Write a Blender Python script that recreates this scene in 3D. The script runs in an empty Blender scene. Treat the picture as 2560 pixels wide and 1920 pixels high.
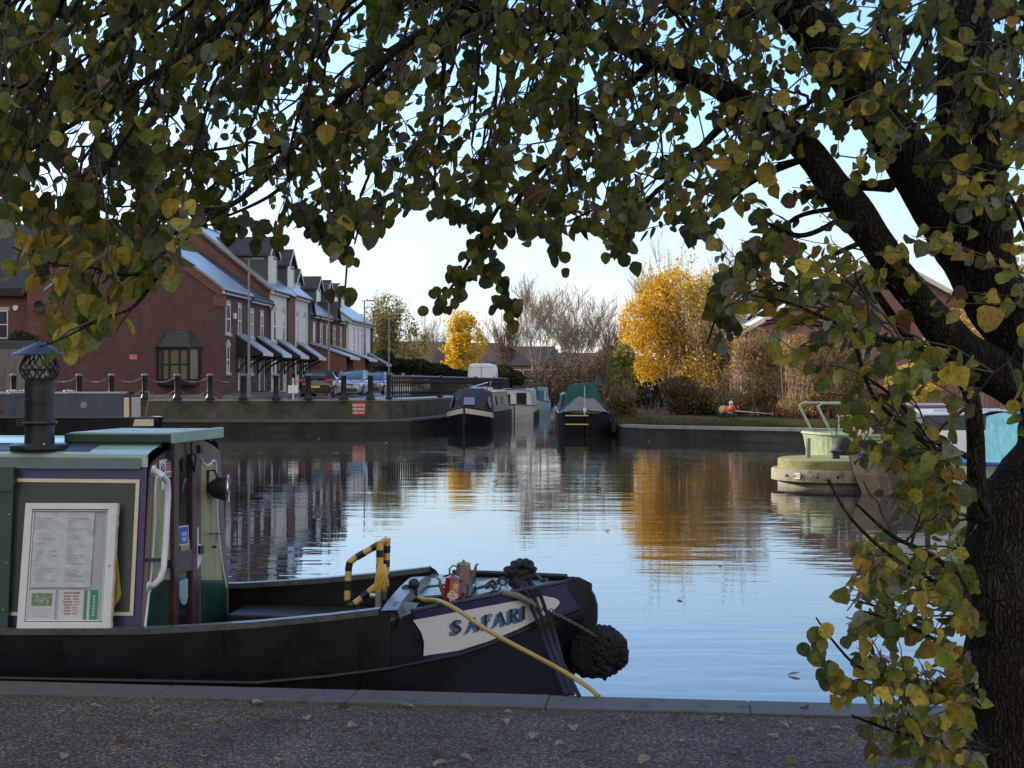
import bpy, bmesh, math, random
from mathutils import Vector, Matrix, noise as mnoise
from mathutils.kdtree import KDTree
random.seed(7)
R = math.radians
sc = bpy.context.scene
# ------------------------------------------------------------------ camera, sky, sun, exposure
F, HZ, EYE = 3500.0, 961.0, 1.62
cam = bpy.data.objects.new('camera', bpy.data.cameras.new('camera'))
sc.collection.objects.link(cam)
cam.location = (0, 0, EYE); cam.rotation_euler = (R(90), 0, 0)
cam.data.sensor_width = 36; cam.data.lens = F/2560*36
cam.data.clip_start = 0.05; cam.data.clip_end = 6000
sc.camera = cam
SUN_EL, SUN_AZ = 16.0, -58.0          # azimuth from +Y (view direction), negative = to the left
w = bpy.data.worlds.new("World"); sc.world = w; w.use_nodes = True
nt = w.node_tree; nt.nodes.clear()
def nd(t, ty, **k):
    n = t.nodes.new(ty)
    for a, b in k.items(): setattr(n, a, b)
    return n
out = nd(nt, 'ShaderNodeOutputWorld'); bg = nd(nt, 'ShaderNodeBackground')
sky = nd(nt, 'ShaderNodeTexSky', sky_type='NISHITA', sun_disc=False)
sky.sun_elevation = R(SUN_EL); sky.sun_rotation = R(SUN_AZ)
sky.altitude = 50; sky.air_density = 1.0; sky.dust_density = 0.5; sky.ozone_density = 3.0
tc = nd(nt, 'ShaderNodeTexCoord'); sp = nd(nt, 'ShaderNodeSeparateXYZ')
nt.links.new(tc.outputs['Generated'], sp.inputs[0])
# thin stretched clouds low in the sky
mp = nd(nt, 'ShaderNodeMapping'); mp.inputs['Scale'].default_value = (7, 7, 60); mp.inputs['Location'].default_value = (1.3, 0.4, 0.0)
nt.links.new(tc.outputs['Generated'], mp.inputs[0])
cn = nd(nt, 'ShaderNodeTexNoise'); cn.inputs['Scale'].default_value = 1.0; cn.inputs['Detail'].default_value = 5; cn.inputs['Roughness'].default_value = .55
nt.links.new(mp.outputs[0], cn.inputs['Vector'])
cr = nd(nt, 'ShaderNodeMapRange'); cr.inputs[1].default_value = .47; cr.inputs[2].default_value = .60
nt.links.new(cn.outputs['Fac'], cr.inputs[0])
m1 = nd(nt, 'ShaderNodeMapRange', interpolation_type='SMOOTHSTEP'); m1.inputs[1].default_value = .005; m1.inputs[2].default_value = .13; m1.inputs[3].default_value = 1; m1.inputs[4].default_value = 0
nt.links.new(sp.outputs['Z'], m1.inputs[0])
mm = nd(nt, 'ShaderNodeMath', operation='MULTIPLY'); nt.links.new(cr.outputs[0], mm.inputs[0]); nt.links.new(m1.outputs[0], mm.inputs[1])
m2 = nd(nt, 'ShaderNodeMath', operation='MULTIPLY'); nt.links.new(mm.outputs[0], m2.inputs[0]); m2.inputs[1].default_value = .85
# pale haze low over the horizon
m3 = nd(nt, 'ShaderNodeMapRange', interpolation_type='SMOOTHSTEP'); m3.inputs[1].default_value = -.02; m3.inputs[2].default_value = .27; m3.inputs[3].default_value = .88; m3.inputs[4].default_value = 0
nt.links.new(sp.outputs['Z'], m3.inputs[0])
hz = nd(nt, 'ShaderNodeMix', data_type='RGBA'); hz.inputs[7].default_value = (2.35, 2.6, 2.85, 1)
tn = nd(nt, 'ShaderNodeMix', data_type='RGBA', blend_type='MULTIPLY'); tn.inputs[0].default_value = 1; tn.inputs[7].default_value = (.97, 1.03, 1.15, 1)
nt.links.new(sky.outputs[0], tn.inputs[6]); nt.links.new(tn.outputs[2], hz.inputs[6]); nt.links.new(m3.outputs[0], hz.inputs[0])
cl = nd(nt, 'ShaderNodeMix', data_type='RGBA'); cl.inputs[7].default_value = (3.3, 3.0, 2.7, 1)
nt.links.new(hz.outputs[2], cl.inputs[6]); nt.links.new(m2.outputs[0], cl.inputs[0])
# added fill: unseen brighter sky behind the viewer that lifts the shaded fronts
yb_ = nd(nt, 'ShaderNodeMapRange', interpolation_type='SMOOTHSTEP'); yb_.inputs[1].default_value = .15; yb_.inputs[2].default_value = -.55
nt.links.new(sp.outputs['Y'], yb_.inputs[0])
zb_ = nd(nt, 'ShaderNodeMapRange', interpolation_type='SMOOTHSTEP'); zb_.inputs[1].default_value = -.05; zb_.inputs[2].default_value = .15
nt.links.new(sp.outputs['Z'], zb_.inputs[0])
cm = nd(nt, 'ShaderNodeMath', operation='MULTIPLY'); nt.links.new(yb_.outputs[0], cm.inputs[0]); nt.links.new(zb_.outputs[0], cm.inputs[1])
back_fill = nd(nt, 'ShaderNodeMix', data_type='RGBA'); back_fill.inputs[7].default_value = (4.2, 3.95, 3.75, 1)
nt.links.new(cm.outputs[0], back_fill.inputs[0]); nt.links.new(cl.outputs[2], back_fill.inputs[6])
nt.links.new(back_fill.outputs[2], bg.inputs['Color']); bg.inputs['Strength'].default_value = 0.14
nt.links.new(bg.outputs[0], out.inputs[0])
sun = bpy.data.objects.new('sun', bpy.data.lights.new('sun', 'SUN')); sc.collection.objects.link(sun)
sun.data.energy = 3.8; sun.data.angle = R(0.5); sun.data.color = (1.0, .87, .68)
sd = Vector((math.sin(R(SUN_AZ))*math.cos(R(SUN_EL)), math.cos(R(SUN_AZ))*math.cos(R(SUN_EL)), math.sin(R(SUN_EL))))
sun.rotation_euler = (-sd).to_track_quat('-Z', 'Y').to_euler()
vs = sc.view_settings; vs.view_transform = 'Standard'; vs.look = 'None'; vs.gamma = 1; vs.exposure = 1.22; vs.use_curve_mapping = False
sc.cycles.max_bounces = 6; sc.cycles.diffuse_bounces = 2; sc.cycles.glossy_bounces = 3; sc.cycles.transmission_bounces = 3
sc.cycles.transparent_max_bounces = 8; sc.cycles.caustics_reflective = False; sc.cycles.caustics_refractive = False
sc.cycles.use_denoising = True

# ------------------------------------------------------------------ helpers
C = sc.collection
def P(px, py, Y): return Vector(((px-1280)/F*Y, Y, EYE-(py-HZ)/F*Y))
def T(o, label=None, cat=None, group=None, kind=None):
    if label: o['label'] = label
    if cat: o['category'] = cat
    if group: o['group'] = group
    if kind: o['kind'] = kind
    return o
def E(name, loc, rz=0, label=None, cat=None, group=None):
    o = bpy.data.objects.new(name, None); C.objects.link(o); o.location = loc; o.rotation_euler = (0, 0, rz)
    o.empty_display_size = .1
    return T(o, label, cat, group)
def kids(o): return [c for c in bpy.data.objects if c.parent == o]
def copy_tree(o, parent=None, label=None, loc=None, rz=None):
    c = o.copy(); C.objects.link(c); c.parent = parent
    if label: c['label'] = label
    if loc is not None: c.location = loc
    if rz is not None: c.rotation_euler = (0, 0, rz)
    for ch in kids(o): copy_tree(ch, c)
    return c
class MB:
    def __init__(s): s.v = []; s.f = []; s.m = []; s.col = []
    def add(s, vs, fs, mi=0):
        n = len(s.v); s.v += [tuple(v) for v in vs]; s.f += [tuple(i+n for i in f) for f in fs]; s.m += [mi]*len(fs)
        return s
    def box(s, x0, x1, y0, y1, z0, z1, mi=0, mat=None):
        vs = [Vector(p) for p in ((x0,y0,z0),(x1,y0,z0),(x1,y1,z0),(x0,y1,z0),(x0,y0,z1),(x1,y0,z1),(x1,y1,z1),(x0,y1,z1))]
        if mat: vs = [mat @ v for v in vs]
        return s.add(vs, [(0,3,2,1),(4,5,6,7),(0,1,5,4),(1,2,6,5),(2,3,7,6),(3,0,4,7)], mi)
    def cbox(s, c, sx, sy, sz, mi=0, rot=None):
        M_ = Matrix.Translation(c) @ (rot.to_4x4() if rot else Matrix.Identity(4))
        return s.box(-sx/2, sx/2, -sy/2, sy/2, -sz/2, sz/2, mi, M_)
    def tube(s, pts, rad, n=8, mi=0, cap=True, closed=False):
        pts = [Vector(p) for p in pts]; N = len(pts)
        if not hasattr(rad, '__len__'): rad = [rad]*N
        tan = []
        for i in range(N):
            if closed: d = pts[(i+1) % N]-pts[i-1]
            else: d = pts[min(i+1, N-1)]-pts[max(i-1, 0)]
            tan.append(d.normalized() if d.length > 1e-9 else Vector((0,0,1)))
        up = Vector((0,0,1)) if abs(tan[0].z) < .9 else Vector((1,0,0))
        a = tan[0].cross(up).normalized(); vs = []
        for i in range(N):
            a = (a-tan[i]*a.dot(tan[i])).normalized(); b = tan[i].cross(a)
            for k in range(n):
                t = 2*math.pi*k/n
                vs.append(pts[i]+(a*math.cos(t)+b*math.sin(t))*rad[i])
        fs = []
        for i in range(N if closed else N-1):
            j = (i+1) % N
            for k in range(n):
                fs.append((i*n+k, i*n+(k+1) % n, j*n+(k+1) % n, j*n+k))
        if cap and not closed:
            fs.append(tuple(range(n-1, -1, -1))); fs.append(tuple((N-1)*n+k for k in range(n)))
        return s.add(vs, fs, mi)
    def cyl(s, a, b, r, n=12, mi=0): return s.tube([a, b], r, n, mi)
    def lathe(s, prof, n=20, c=(0,0,0), mi=0, axis='Z', cap=True):
        vs = []
        for (r, z) in prof:
            for k in range(n):
                t = 2*math.pi*k/n
                x, y = r*math.cos(t), r*math.sin(t)
                p = (x, y, z) if axis == 'Z' else ((z, x, y) if axis == 'X' else (x, z, y))
                vs.append(Vector(p)+Vector(c))
        fs = [(i*n+k, i*n+(k+1) % n, (i+1)*n+(k+1) % n, (i+1)*n+k) for i in range(len(prof)-1) for k in range(n)]
        if cap: fs += [tuple(range(n-1,-1,-1)), tuple((len(prof)-1)*n+k for k in range(n))]
        return s.add(vs, fs, mi)
    def prism(s, poly, h0, h1, axis='Z', mi=0, mat=None):
        n = len(poly)
        def q(a, b, h):
            p = Vector({'Z': (a, b, h), 'X': (h, a, b), 'Y': (a, h, b)}[axis])
            return mat @ p if mat else p
        vs = [q(a, b, h0) for a, b in poly]+[q(a, b, h1) for a, b in poly]
        fs = [tuple(range(n-1,-1,-1)), tuple(range(n, 2*n))]+[(i, (i+1) % n, n+(i+1) % n, n+i) for i in range(n)]
        return s.add(vs, fs, mi)
    def grid(s, rows, mi=0, closed=False):
        h = len(rows); n = len(rows[0]); vs = [p for r in rows for p in r]
        fs = []
        for i in range(h-1):
            for k in range(n if closed else n-1):
                fs.append((i*n+k, i*n+(k+1) % n, (i+1)*n+(k+1) % n, (i+1)*n+k))
        return s.add(vs, fs, mi)
    def ball(s, c, r, n=10, m=6, sz=1, mi=0):
        return s.lathe([(max(r*math.sin(math.pi*i/m), 1e-4), -r*sz*math.cos(math.pi*i/m)) for i in range(m+1)], n, c, mi)
    def build(s, name, mats, parent=None, smooth=False, bev=0, fixn=True, at=None):
        me = bpy.data.meshes.new(name); me.from_pydata(s.v, [], s.f)
        if not isinstance(mats, (list, tuple)): mats = [mats]
        for m in mats: me.materials.append(m)
        me.polygons.foreach_set('material_index', s.m)
        if s.col:
            a = me.attributes.new('tint', 'FLOAT_COLOR', 'POINT')
            a.data.foreach_set('color', [c for q in s.col for c in q])
        if fixn:
            b = bmesh.new(); b.from_mesh(me); bmesh.ops.recalc_face_normals(b, faces=b.faces); b.to_mesh(me); b.free()
        if smooth:
            me.polygons.foreach_set('use_smooth', [True]*len(me.polygons))
            if smooth != 'all':
                me.set_sharp_from_angle(angle=R(40))
        me.update()
        o = bpy.data.objects.new(name, me); C.objects.link(o)
        if parent: o.parent = parent
        if at is not None: o.location = at
        if bev:
            bm_ = o.modifiers.new('bevel', 'BEVEL'); bm_.width = bev; bm_.segments = 2; bm_.limit_method = 'ANGLE'; bm_.angle_limit = R(35)
        return o
def text(name, s, size, mat, parent, M_, ext=.001, align='CENTER', bold=0, shear=0, sx=1):
    cu = bpy.data.curves.new('t', 'FONT'); cu.body = s; cu.size = size; cu.extrude = ext; cu.align_x = align; cu.align_y = 'CENTER'
    cu.offset = bold; cu.shear = shear; cu.resolution_u = 2
    o = bpy.data.objects.new('t', cu); C.objects.link(o)
    bpy.context.view_layer.update()
    me = bpy.data.meshes.new_from_object(o.evaluated_get(bpy.context.evaluated_depsgraph_get()))
    bpy.data.objects.remove(o); bpy.data.curves.remove(cu)
    me.transform(M_ @ Matrix.Diagonal((sx, 1, 1, 1))); me.materials.clear(); me.materials.append(mat)
    q = bpy.data.objects.new(name, me); C.objects.link(q); q.parent = parent
    return q
# ------------------------------------------------------------------ materials
def mat(name, col, rough=.6, metal=0, var=.18, vs=5.0, bump=0, bs=30, spec=.5, stain=None, streak=False, mus=1, alpha=1, coat=0, wave=None):
    m = bpy.data.materials.new(name); m.use_nodes = True; t = m.node_tree; b = t.nodes['Principled BSDF']
    L = t.links
    b.inputs['Roughness'].default_value = rough; b.inputs['Metallic'].default_value = metal
    b.inputs['Specular IOR Level'].default_value = spec
    if coat: b.inputs['Coat Weight'].default_value = coat; b.inputs['Coat Roughness'].default_value = .08
    tc = nd(t, 'ShaderNodeTexCoord'); mp = nd(t, 'ShaderNodeMapping'); L.new(tc.outputs['Object'], mp.inputs[0])
    if streak: mp.inputs['Scale'].default_value = (1, 1, .12)
    n = nd(t, 'ShaderNodeTexNoise'); n.inputs['Scale'].default_value = vs; n.inputs['Detail'].default_value = 6; n.inputs['Roughness'].default_value = .65
    L.new(mp.outputs[0], n.inputs['Vector'])
    mr = nd(t, 'ShaderNodeMapRange'); mr.inputs[1].default_value = .3; mr.inputs[2].default_value = .7
    mr.inputs[3].default_value = 1-var; mr.inputs[4].default_value = 1+var; L.new(n.outputs['Fac'], mr.inputs[0])
    vm = nd(t, 'ShaderNodeVectorMath', operation='SCALE'); vm.inputs[0].default_value = col[:3]; L.new(mr.outputs[0], vm.inputs['Scale'])
    src = vm.outputs[0]
    if stain:      # (colour, scale, threshold, softness)
        n2 = nd(t, 'ShaderNodeTexNoise'); n2.inputs['Scale'].default_value = stain[1]; n2.inputs['Detail'].default_value = 8; n2.inputs['Roughness'].default_value = .7
        L.new(mp.outputs[0], n2.inputs['Vector'])
        r2 = nd(t, 'ShaderNodeMapRange'); r2.inputs[1].default_value = stain[2]; r2.inputs[2].default_value = stain[2]+stain[3]
        L.new(n2.outputs['Fac'], r2.inputs[0])
        mx = nd(t, 'ShaderNodeMix', data_type='RGBA'); mx.inputs[7].default_value = (*stain[0], 1)
        L.new(src, mx.inputs[6]); L.new(r2.outputs[0], mx.inputs[0]); src = mx.outputs[2]
    L.new(src, b.inputs['Base Color'])
    rr = nd(t, 'ShaderNodeMapRange'); rr.inputs[1].default_value = .3; rr.inputs[2].default_value = .7
    rr.inputs[3].default_value = max(rough*.8, .02); rr.inputs[4].default_value = min(rough*1.25, 1); L.new(n.outputs['Fac'], rr.inputs[0]); L.new(rr.outputs[0], b.inputs['Roughness'])
    if bump:
        n3 = nd(t, 'ShaderNodeTexNoise'); n3.inputs['Scale'].default_value = bs; n3.inputs['Detail'].default_value = 4
        L.new(mp.outputs[0], n3.inputs['Vector'])
        bp = nd(t, 'ShaderNodeBump'); bp.inputs['Strength'].default_value = .6; bp.inputs['Distance'].default_value = bump
        L.new(n3.outputs['Fac'], bp.inputs['Height']); L.new(bp.outputs[0], b.inputs['Normal'])
    return m
def brickmat(name, c1, c2, mort, s=1.0, dirt=.2, bw=.225, rh=.075, rough=.85, spec=.3, moss=None):
    m = bpy.data.materials.new(name); m.use_nodes = True; t = m.node_tree; b = t.nodes['Principled BSDF']; L = t.links
    b.inputs['Roughness'].default_value = rough; b.inputs['Specular IOR Level'].default_value = spec
    tc = nd(t, 'ShaderNodeTexCoord'); s3 = nd(t, 'ShaderNodeSeparateXYZ'); L.new(tc.outputs['Object'], s3.inputs[0])
    ad = nd(t, 'ShaderNodeMath', operation='ADD'); L.new(s3.outputs[0], ad.inputs[0]); L.new(s3.outputs[1], ad.inputs[1])
    cb = nd(t, 'ShaderNodeCombineXYZ'); L.new(ad.outputs[0], cb.inputs[0]); L.new(s3.outputs[2], cb.inputs[1])
    bt = nd(t, 'ShaderNodeTexBrick'); bt.inputs['Scale'].default_value = s; bt.inputs['Brick Width'].default_value = bw; bt.inputs['Row Height'].default_value = rh
    bt.inputs['Mortar Size'].default_value = .006; bt.inputs['Mortar Smooth'].default_value = .2
    bt.inputs['Color1'].default_value = (*c1, 1); bt.inputs['Color2'].default_value = (*c2, 1); bt.inputs['Mortar'].default_value = (*mort, 1)
    L.new(cb.outputs[0], bt.inputs['Vector'])
    n = nd(t, 'ShaderNodeTexNoise'); n.inputs['Scale'].default_value = .9; n.inputs['Detail'].default_value = 8; n.inputs['Roughness'].default_value = .7; L.new(tc.outputs['Object'], n.inputs['Vector'])
    mr = nd(t, 'ShaderNodeMapRange'); mr.inputs[1].default_value = .3; mr.inputs[2].default_value = .7; mr.inputs[3].default_value = 1-dirt; mr.inputs[4].default_value = 1+dirt; L.new(n.outputs['Fac'], mr.inputs[0])
    vm = nd(t, 'ShaderNodeVectorMath', operation='SCALE'); L.new(bt.outputs['Color'], vm.inputs[0]); L.new(mr.outputs[0], vm.inputs['Scale'])
    src = vm.outputs[0]
    if moss:
        n2 = nd(t, 'ShaderNodeTexNoise'); n2.inputs['Scale'].default_value = moss[1]; n2.inputs['Detail'].default_value = 8; L.new(tc.outputs['Object'], n2.inputs['Vector'])
        r2 = nd(t, 'ShaderNodeMapRange'); r2.inputs[1].default_value = moss[2]; r2.inputs[2].default_value = moss[2]+.15; L.new(n2.outputs['Fac'], r2.inputs[0])
        mx = nd(t, 'ShaderNodeMix', data_type='RGBA'); mx.inputs[7].default_value = (*moss[0], 1); L.new(src, mx.inputs[6]); L.new(r2.outputs[0], mx.inputs[0]); src = mx.outputs[2]
    L.new(src, b.inputs['Base Color'])
    bp = nd(t, 'ShaderNodeBump'); bp.inputs['Strength'].default_value = .5; bp.inputs['Distance'].default_value = .01
    L.new(bt.outputs['Fac'], bp.inputs['Height']); bp.invert = True; L.new(bp.outputs[0], b.inputs['Normal'])
    return m
def leafmat(name, trans=.4, rough=.5, spots=None, vs=40, spec=.35):
    m = bpy.data.materials.new(name); m.use_nodes = True; t = m.node_tree; b = t.nodes['Principled BSDF']; L = t.links
    b.inputs['Roughness'].default_value = rough; b.inputs['Specular IOR Level'].default_value = spec
    at = nd(t, 'ShaderNodeAttribute', attribute_name='tint'); tc = nd(t, 'ShaderNodeTexCoord')
    n = nd(t, 'ShaderNodeTexNoise'); n.inputs['Scale'].default_value = vs; n.inputs['Detail'].default_value = 5; L.new(tc.outputs['Object'], n.inputs['Vector'])
    mr = nd(t, 'ShaderNodeMapRange'); mr.inputs[1].default_value = .3; mr.inputs[2].default_value = .7; mr.inputs[3].default_value = .7; mr.inputs[4].default_value = 1.3; L.new(n.outputs['Fac'], mr.inputs[0])
    vm = nd(t, 'ShaderNodeVectorMath', operation='SCALE'); L.new(at.outputs['Color'], vm.inputs[0]); L.new(mr.outputs[0], vm.inputs['Scale'])
    src = vm.outputs[0]
    if spots:
        n2 = nd(t, 'ShaderNodeTexNoise'); n2.inputs['Scale'].default_value = 110; n2.inputs['Detail'].default_value = 3; L.new(tc.outputs['Object'], n2.inputs['Vector'])
        r2 = nd(t, 'ShaderNodeMapRange'); r2.inputs[1].default_value = .62; r2.inputs[2].default_value = .68; L.new(n2.outputs['Fac'], r2.inputs[0])
        mx = nd(t, 'ShaderNodeMix', data_type='RGBA'); mx.inputs[7].default_value = (*spots, 1); L.new(src, mx.inputs[6]); L.new(r2.outputs[0], mx.inputs[0]); src = mx.outputs[2]
    L.new(src, b.inputs['Base Color'])
    tr = nd(t, 'ShaderNodeBsdfTranslucent'); L.new(src, tr.inputs['Color'])
    ms = nd(t, 'ShaderNodeMixShader'); ms.inputs[0].default_value = trans; L.new(b.outputs[0], ms.inputs[1]); L.new(tr.outputs[0], ms.inputs[2])
    L.new(ms.outputs[0], t.nodes['Material Output'].inputs['Surface'])
    return m
M = {}
M['white'] = mat('white_paint', (.62,.63,.66), .45, var=.08, vs=9, stain=((.33,.32,.28), 14, .66, .1))
M['cream'] = mat('cream_paint', (.62,.56,.42), .5, var=.1)
M['blackhull'] = mat('black_hull_paint', (.005,.006,.009), .42, var=.4, vs=3, bump=.003, bs=7, spec=.35, stain=((.014,.014,.016), 5, .6, .15))
M['navy'] = mat('navy_paint', (.018,.022,.075), .3, var=.2, stain=((.06,.065,.09), 25, .68, .08))
M['purple'] = mat('dark_violet_paint', (.04,.032,.12), .35, var=.15)
M['dgreen'] = mat('dark_green_paint', (.012,.045,.03), .3, var=.2, stain=((.05,.07,.06), 22, .68, .08))
M['panelgreen'] = mat('panel_green_paint', (.03,.045,.038), .4, var=.15)
M['mint'] = mat('pale_green_roof_paint', (.28,.44,.38), .2, var=.15, vs=8, stain=((.1,.13,.1), 18, .62, .1))
M['deckgrey'] = mat('grey_deck_paint', (.16,.2,.2), .3, var=.2, stain=((.05,.06,.06), 12, .6, .1))
M['gunwale'] = mat('gunwale_worn_paint', (.07,.08,.09), .28, var=.25, vs=12, stain=((.2,.2,.2), 30, .68, .06))
M['maroon'] = mat('maroon_door_paint', (.075,.028,.03), .35, var=.2)
M['grain'] = mat('scumbled_woodgrain_paint', (.30,.27,.12), .38, var=.3, vs=22, streak=True)
M['brownborder'] = mat('brown_border_paint', (.12,.095,.09), .4, var=.15)
M['steel'] = mat('black_steel', (.022,.024,.028), .45, metal=.3, var=.3, stain=((.07,.07,.075), 20, .6, .1), bump=.001, bs=60)
M['chrome'] = mat('chrome', (.7,.72,.75), .12, metal=1, var=.05)
M['brass'] = mat('dull_brass', (.3,.22,.1), .4, metal=.8)
M['glass'] = mat('dark_glass', (.012,.015,.02), .06, var=.1, spec=.8)
M['skyglass'] = mat('pane_glass', (.05,.06,.07), .05, var=.1, spec=1.0)
M['rope'] = mat('black_rope', (.015,.015,.02), .9, var=.4, vs=60, bump=.004, bs=160)
M['ropefender'] = mat('rope_fender', (.007,.007,.008), .95, var=.5, vs=40, bump=.008, bs=90)
M['hose'] = mat('yellow_hose', (.42,.30,.06), .4, var=.15, vs=20)
M['tapey'] = mat('yellow_tape', (.55,.38,.09), .4, var=.15, vs=30)
M['tapek'] = mat('black_tape', (.015,.015,.015), .4)
M['silver'] = mat('galvanised', (.5,.52,.54), .35, metal=.7, var=.15, vs=12)
M['plank'] = mat('weathered_plank', (.2,.19,.17), .8, var=.3, vs=8, streak=True, bump=.004, bs=25)
M['ironblack'] = mat('black_iron', (.009,.010,.012), .5, var=.25, spec=.3)
M['chainm'] = mat('dull_chain', (.16,.15,.15), .5, metal=.5)
M['twig'] = mat('twig_bark', (.055,.045,.038), .8, var=.3, vs=12)
M['palebark'] = mat('pale_bark', (.30,.25,.19), .85, var=.3, vs=6)
M['brownbark'] = mat('brown_bark', (.15,.105,.075), .85, var=.3, vs=6)
M['render_cream'] = mat('cream_render', (.62,.60,.52), .85, var=.07, vs=1.5, stain=((.42,.40,.34), 2, .64, .12), streak=True)
M['render_white'] = mat('white_render', (.72,.72,.72), .85, var=.06, vs=2)
M['stone'] = mat('stone_sill', (.42,.40,.35), .85, var=.12)
M['upvc'] = mat('white_window_frame', (.70,.71,.72), .35, var=.04)
M['fascia'] = mat('white_fascia', (.58,.56,.53), .5, var=.08)
M['slatehang'] = mat('slate_hung_cheek', (.045,.052,.058), .55, var=.25, vs=8)
M['gutter'] = mat('black_gutter', (.014,.014,.016), .35)
M['leadgrey'] = mat('lead_flashing', (.13,.14,.16), .5)
M['rubber'] = mat('tyre_rubber', (.015,.015,.016), .8)
M['fence'] = mat('weathered_fence', (.17,.155,.14), .9, var=.35, vs=3, streak=True)
M['concrete'] = mat('aged_concrete', (.24,.235,.22), .9, var=.2, vs=4, stain=((.09,.095,.07), 3, .56, .14), bump=.004, bs=40)
def slate(name, col, rough, sp_):
    m = brickmat(name, col, tuple(c*.75 for c in col), tuple(c*.4 for c in col), dirt=.25, bw=.3, rh=.22, rough=rough, spec=sp_, moss=((.09,.10,.07), 1.2, .66))
    return m
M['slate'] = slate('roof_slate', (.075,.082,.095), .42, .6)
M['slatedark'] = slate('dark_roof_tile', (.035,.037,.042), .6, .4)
M['sheenslate'] = slate('sky_sheen_slate', (.26,.29,.34), .30, 1.0)  # pale base colour stands in for the sky sheen on the slopes
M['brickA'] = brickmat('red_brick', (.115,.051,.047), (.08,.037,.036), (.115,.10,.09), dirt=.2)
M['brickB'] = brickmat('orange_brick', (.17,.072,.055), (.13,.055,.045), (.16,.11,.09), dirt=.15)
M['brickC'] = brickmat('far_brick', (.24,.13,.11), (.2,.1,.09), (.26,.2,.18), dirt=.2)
M['blind']=mat('window_blind',(.16,.13,.075),.2,var=.15,vs=3,spec=.8)

def barkmat():
    m = bpy.data.materials.new('bark'); m.use_nodes = True; t = m.node_tree; b = t.nodes['Principled BSDF']; L = t.links
    b.inputs['Roughness'].default_value = .92; b.inputs['Specular IOR Level'].default_value = .15
    tc = nd(t, 'ShaderNodeTexCoord'); wn = nd(t, 'ShaderNodeTexNoise'); wn.inputs['Scale'].default_value = 9; wn.inputs['Detail'].default_value = 4; L.new(tc.outputs['Object'], wn.inputs['Vector'])
    ws = nd(t, 'ShaderNodeVectorMath', operation='MULTIPLY_ADD'); ws.inputs[1].default_value = (.07,.07,.5); L.new(wn.outputs['Color'], ws.inputs[0]); L.new(tc.outputs['Object'], ws.inputs[2])
    mp = nd(t, 'ShaderNodeMapping'); mp.inputs['Scale'].default_value = (1,1,.085); L.new(ws.outputs[0], mp.inputs[0])
    v = nd(t, 'ShaderNodeTexVoronoi', feature='DISTANCE_TO_EDGE'); v.inputs['Scale'].default_value = 72; L.new(mp.outputs[0], v.inputs['Vector'])
    mr = nd(t, 'ShaderNodeMapRange'); mr.inputs[1].default_value = 0; mr.inputs[2].default_value = .22; L.new(v.outputs['Distance'], mr.inputs[0])
    n = nd(t, 'ShaderNodeTexNoise'); n.inputs['Scale'].default_value = 5; n.inputs['Detail'].default_value = 8; n.inputs['Roughness'].default_value = .7; L.new(tc.outputs['Object'], n.inputs['Vector'])
    cr = nd(t, 'ShaderNodeValToRGB'); e = cr.color_ramp.elements; e[0].position = .32; e[0].color = (.018,.014,.012,1); e[1].position = .68; e[1].color = (.05,.052,.035,1); k = e.new(.5); k.color = (.034,.027,.022,1)
    L.new(n.outputs['Fac'], cr.inputs[0])
    cm_ = nd(t, 'ShaderNodeMapRange'); cm_.inputs[3].default_value = .62; cm_.inputs[4].default_value = 1.15; L.new(mr.outputs[0], cm_.inputs[0])
    vm = nd(t, 'ShaderNodeVectorMath', operation='SCALE'); L.new(cr.outputs[0], vm.inputs[0]); L.new(cm_.outputs[0], vm.inputs['Scale']); L.new(vm.outputs[0], b.inputs['Base Color'])
    ad = nd(t, 'ShaderNodeMath', operation='ADD'); L.new(mr.outputs[0], ad.inputs[0]); L.new(n.outputs['Fac'], ad.inputs[1])
    bp = nd(t, 'ShaderNodeBump'); bp.inputs['Strength'].default_value = 1; bp.inputs['Distance'].default_value = .014; L.new(ad.outputs[0], bp.inputs['Height']); L.new(bp.outputs[0], b.inputs['Normal'])
    return m
M['bark'] = barkmat()
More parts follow.
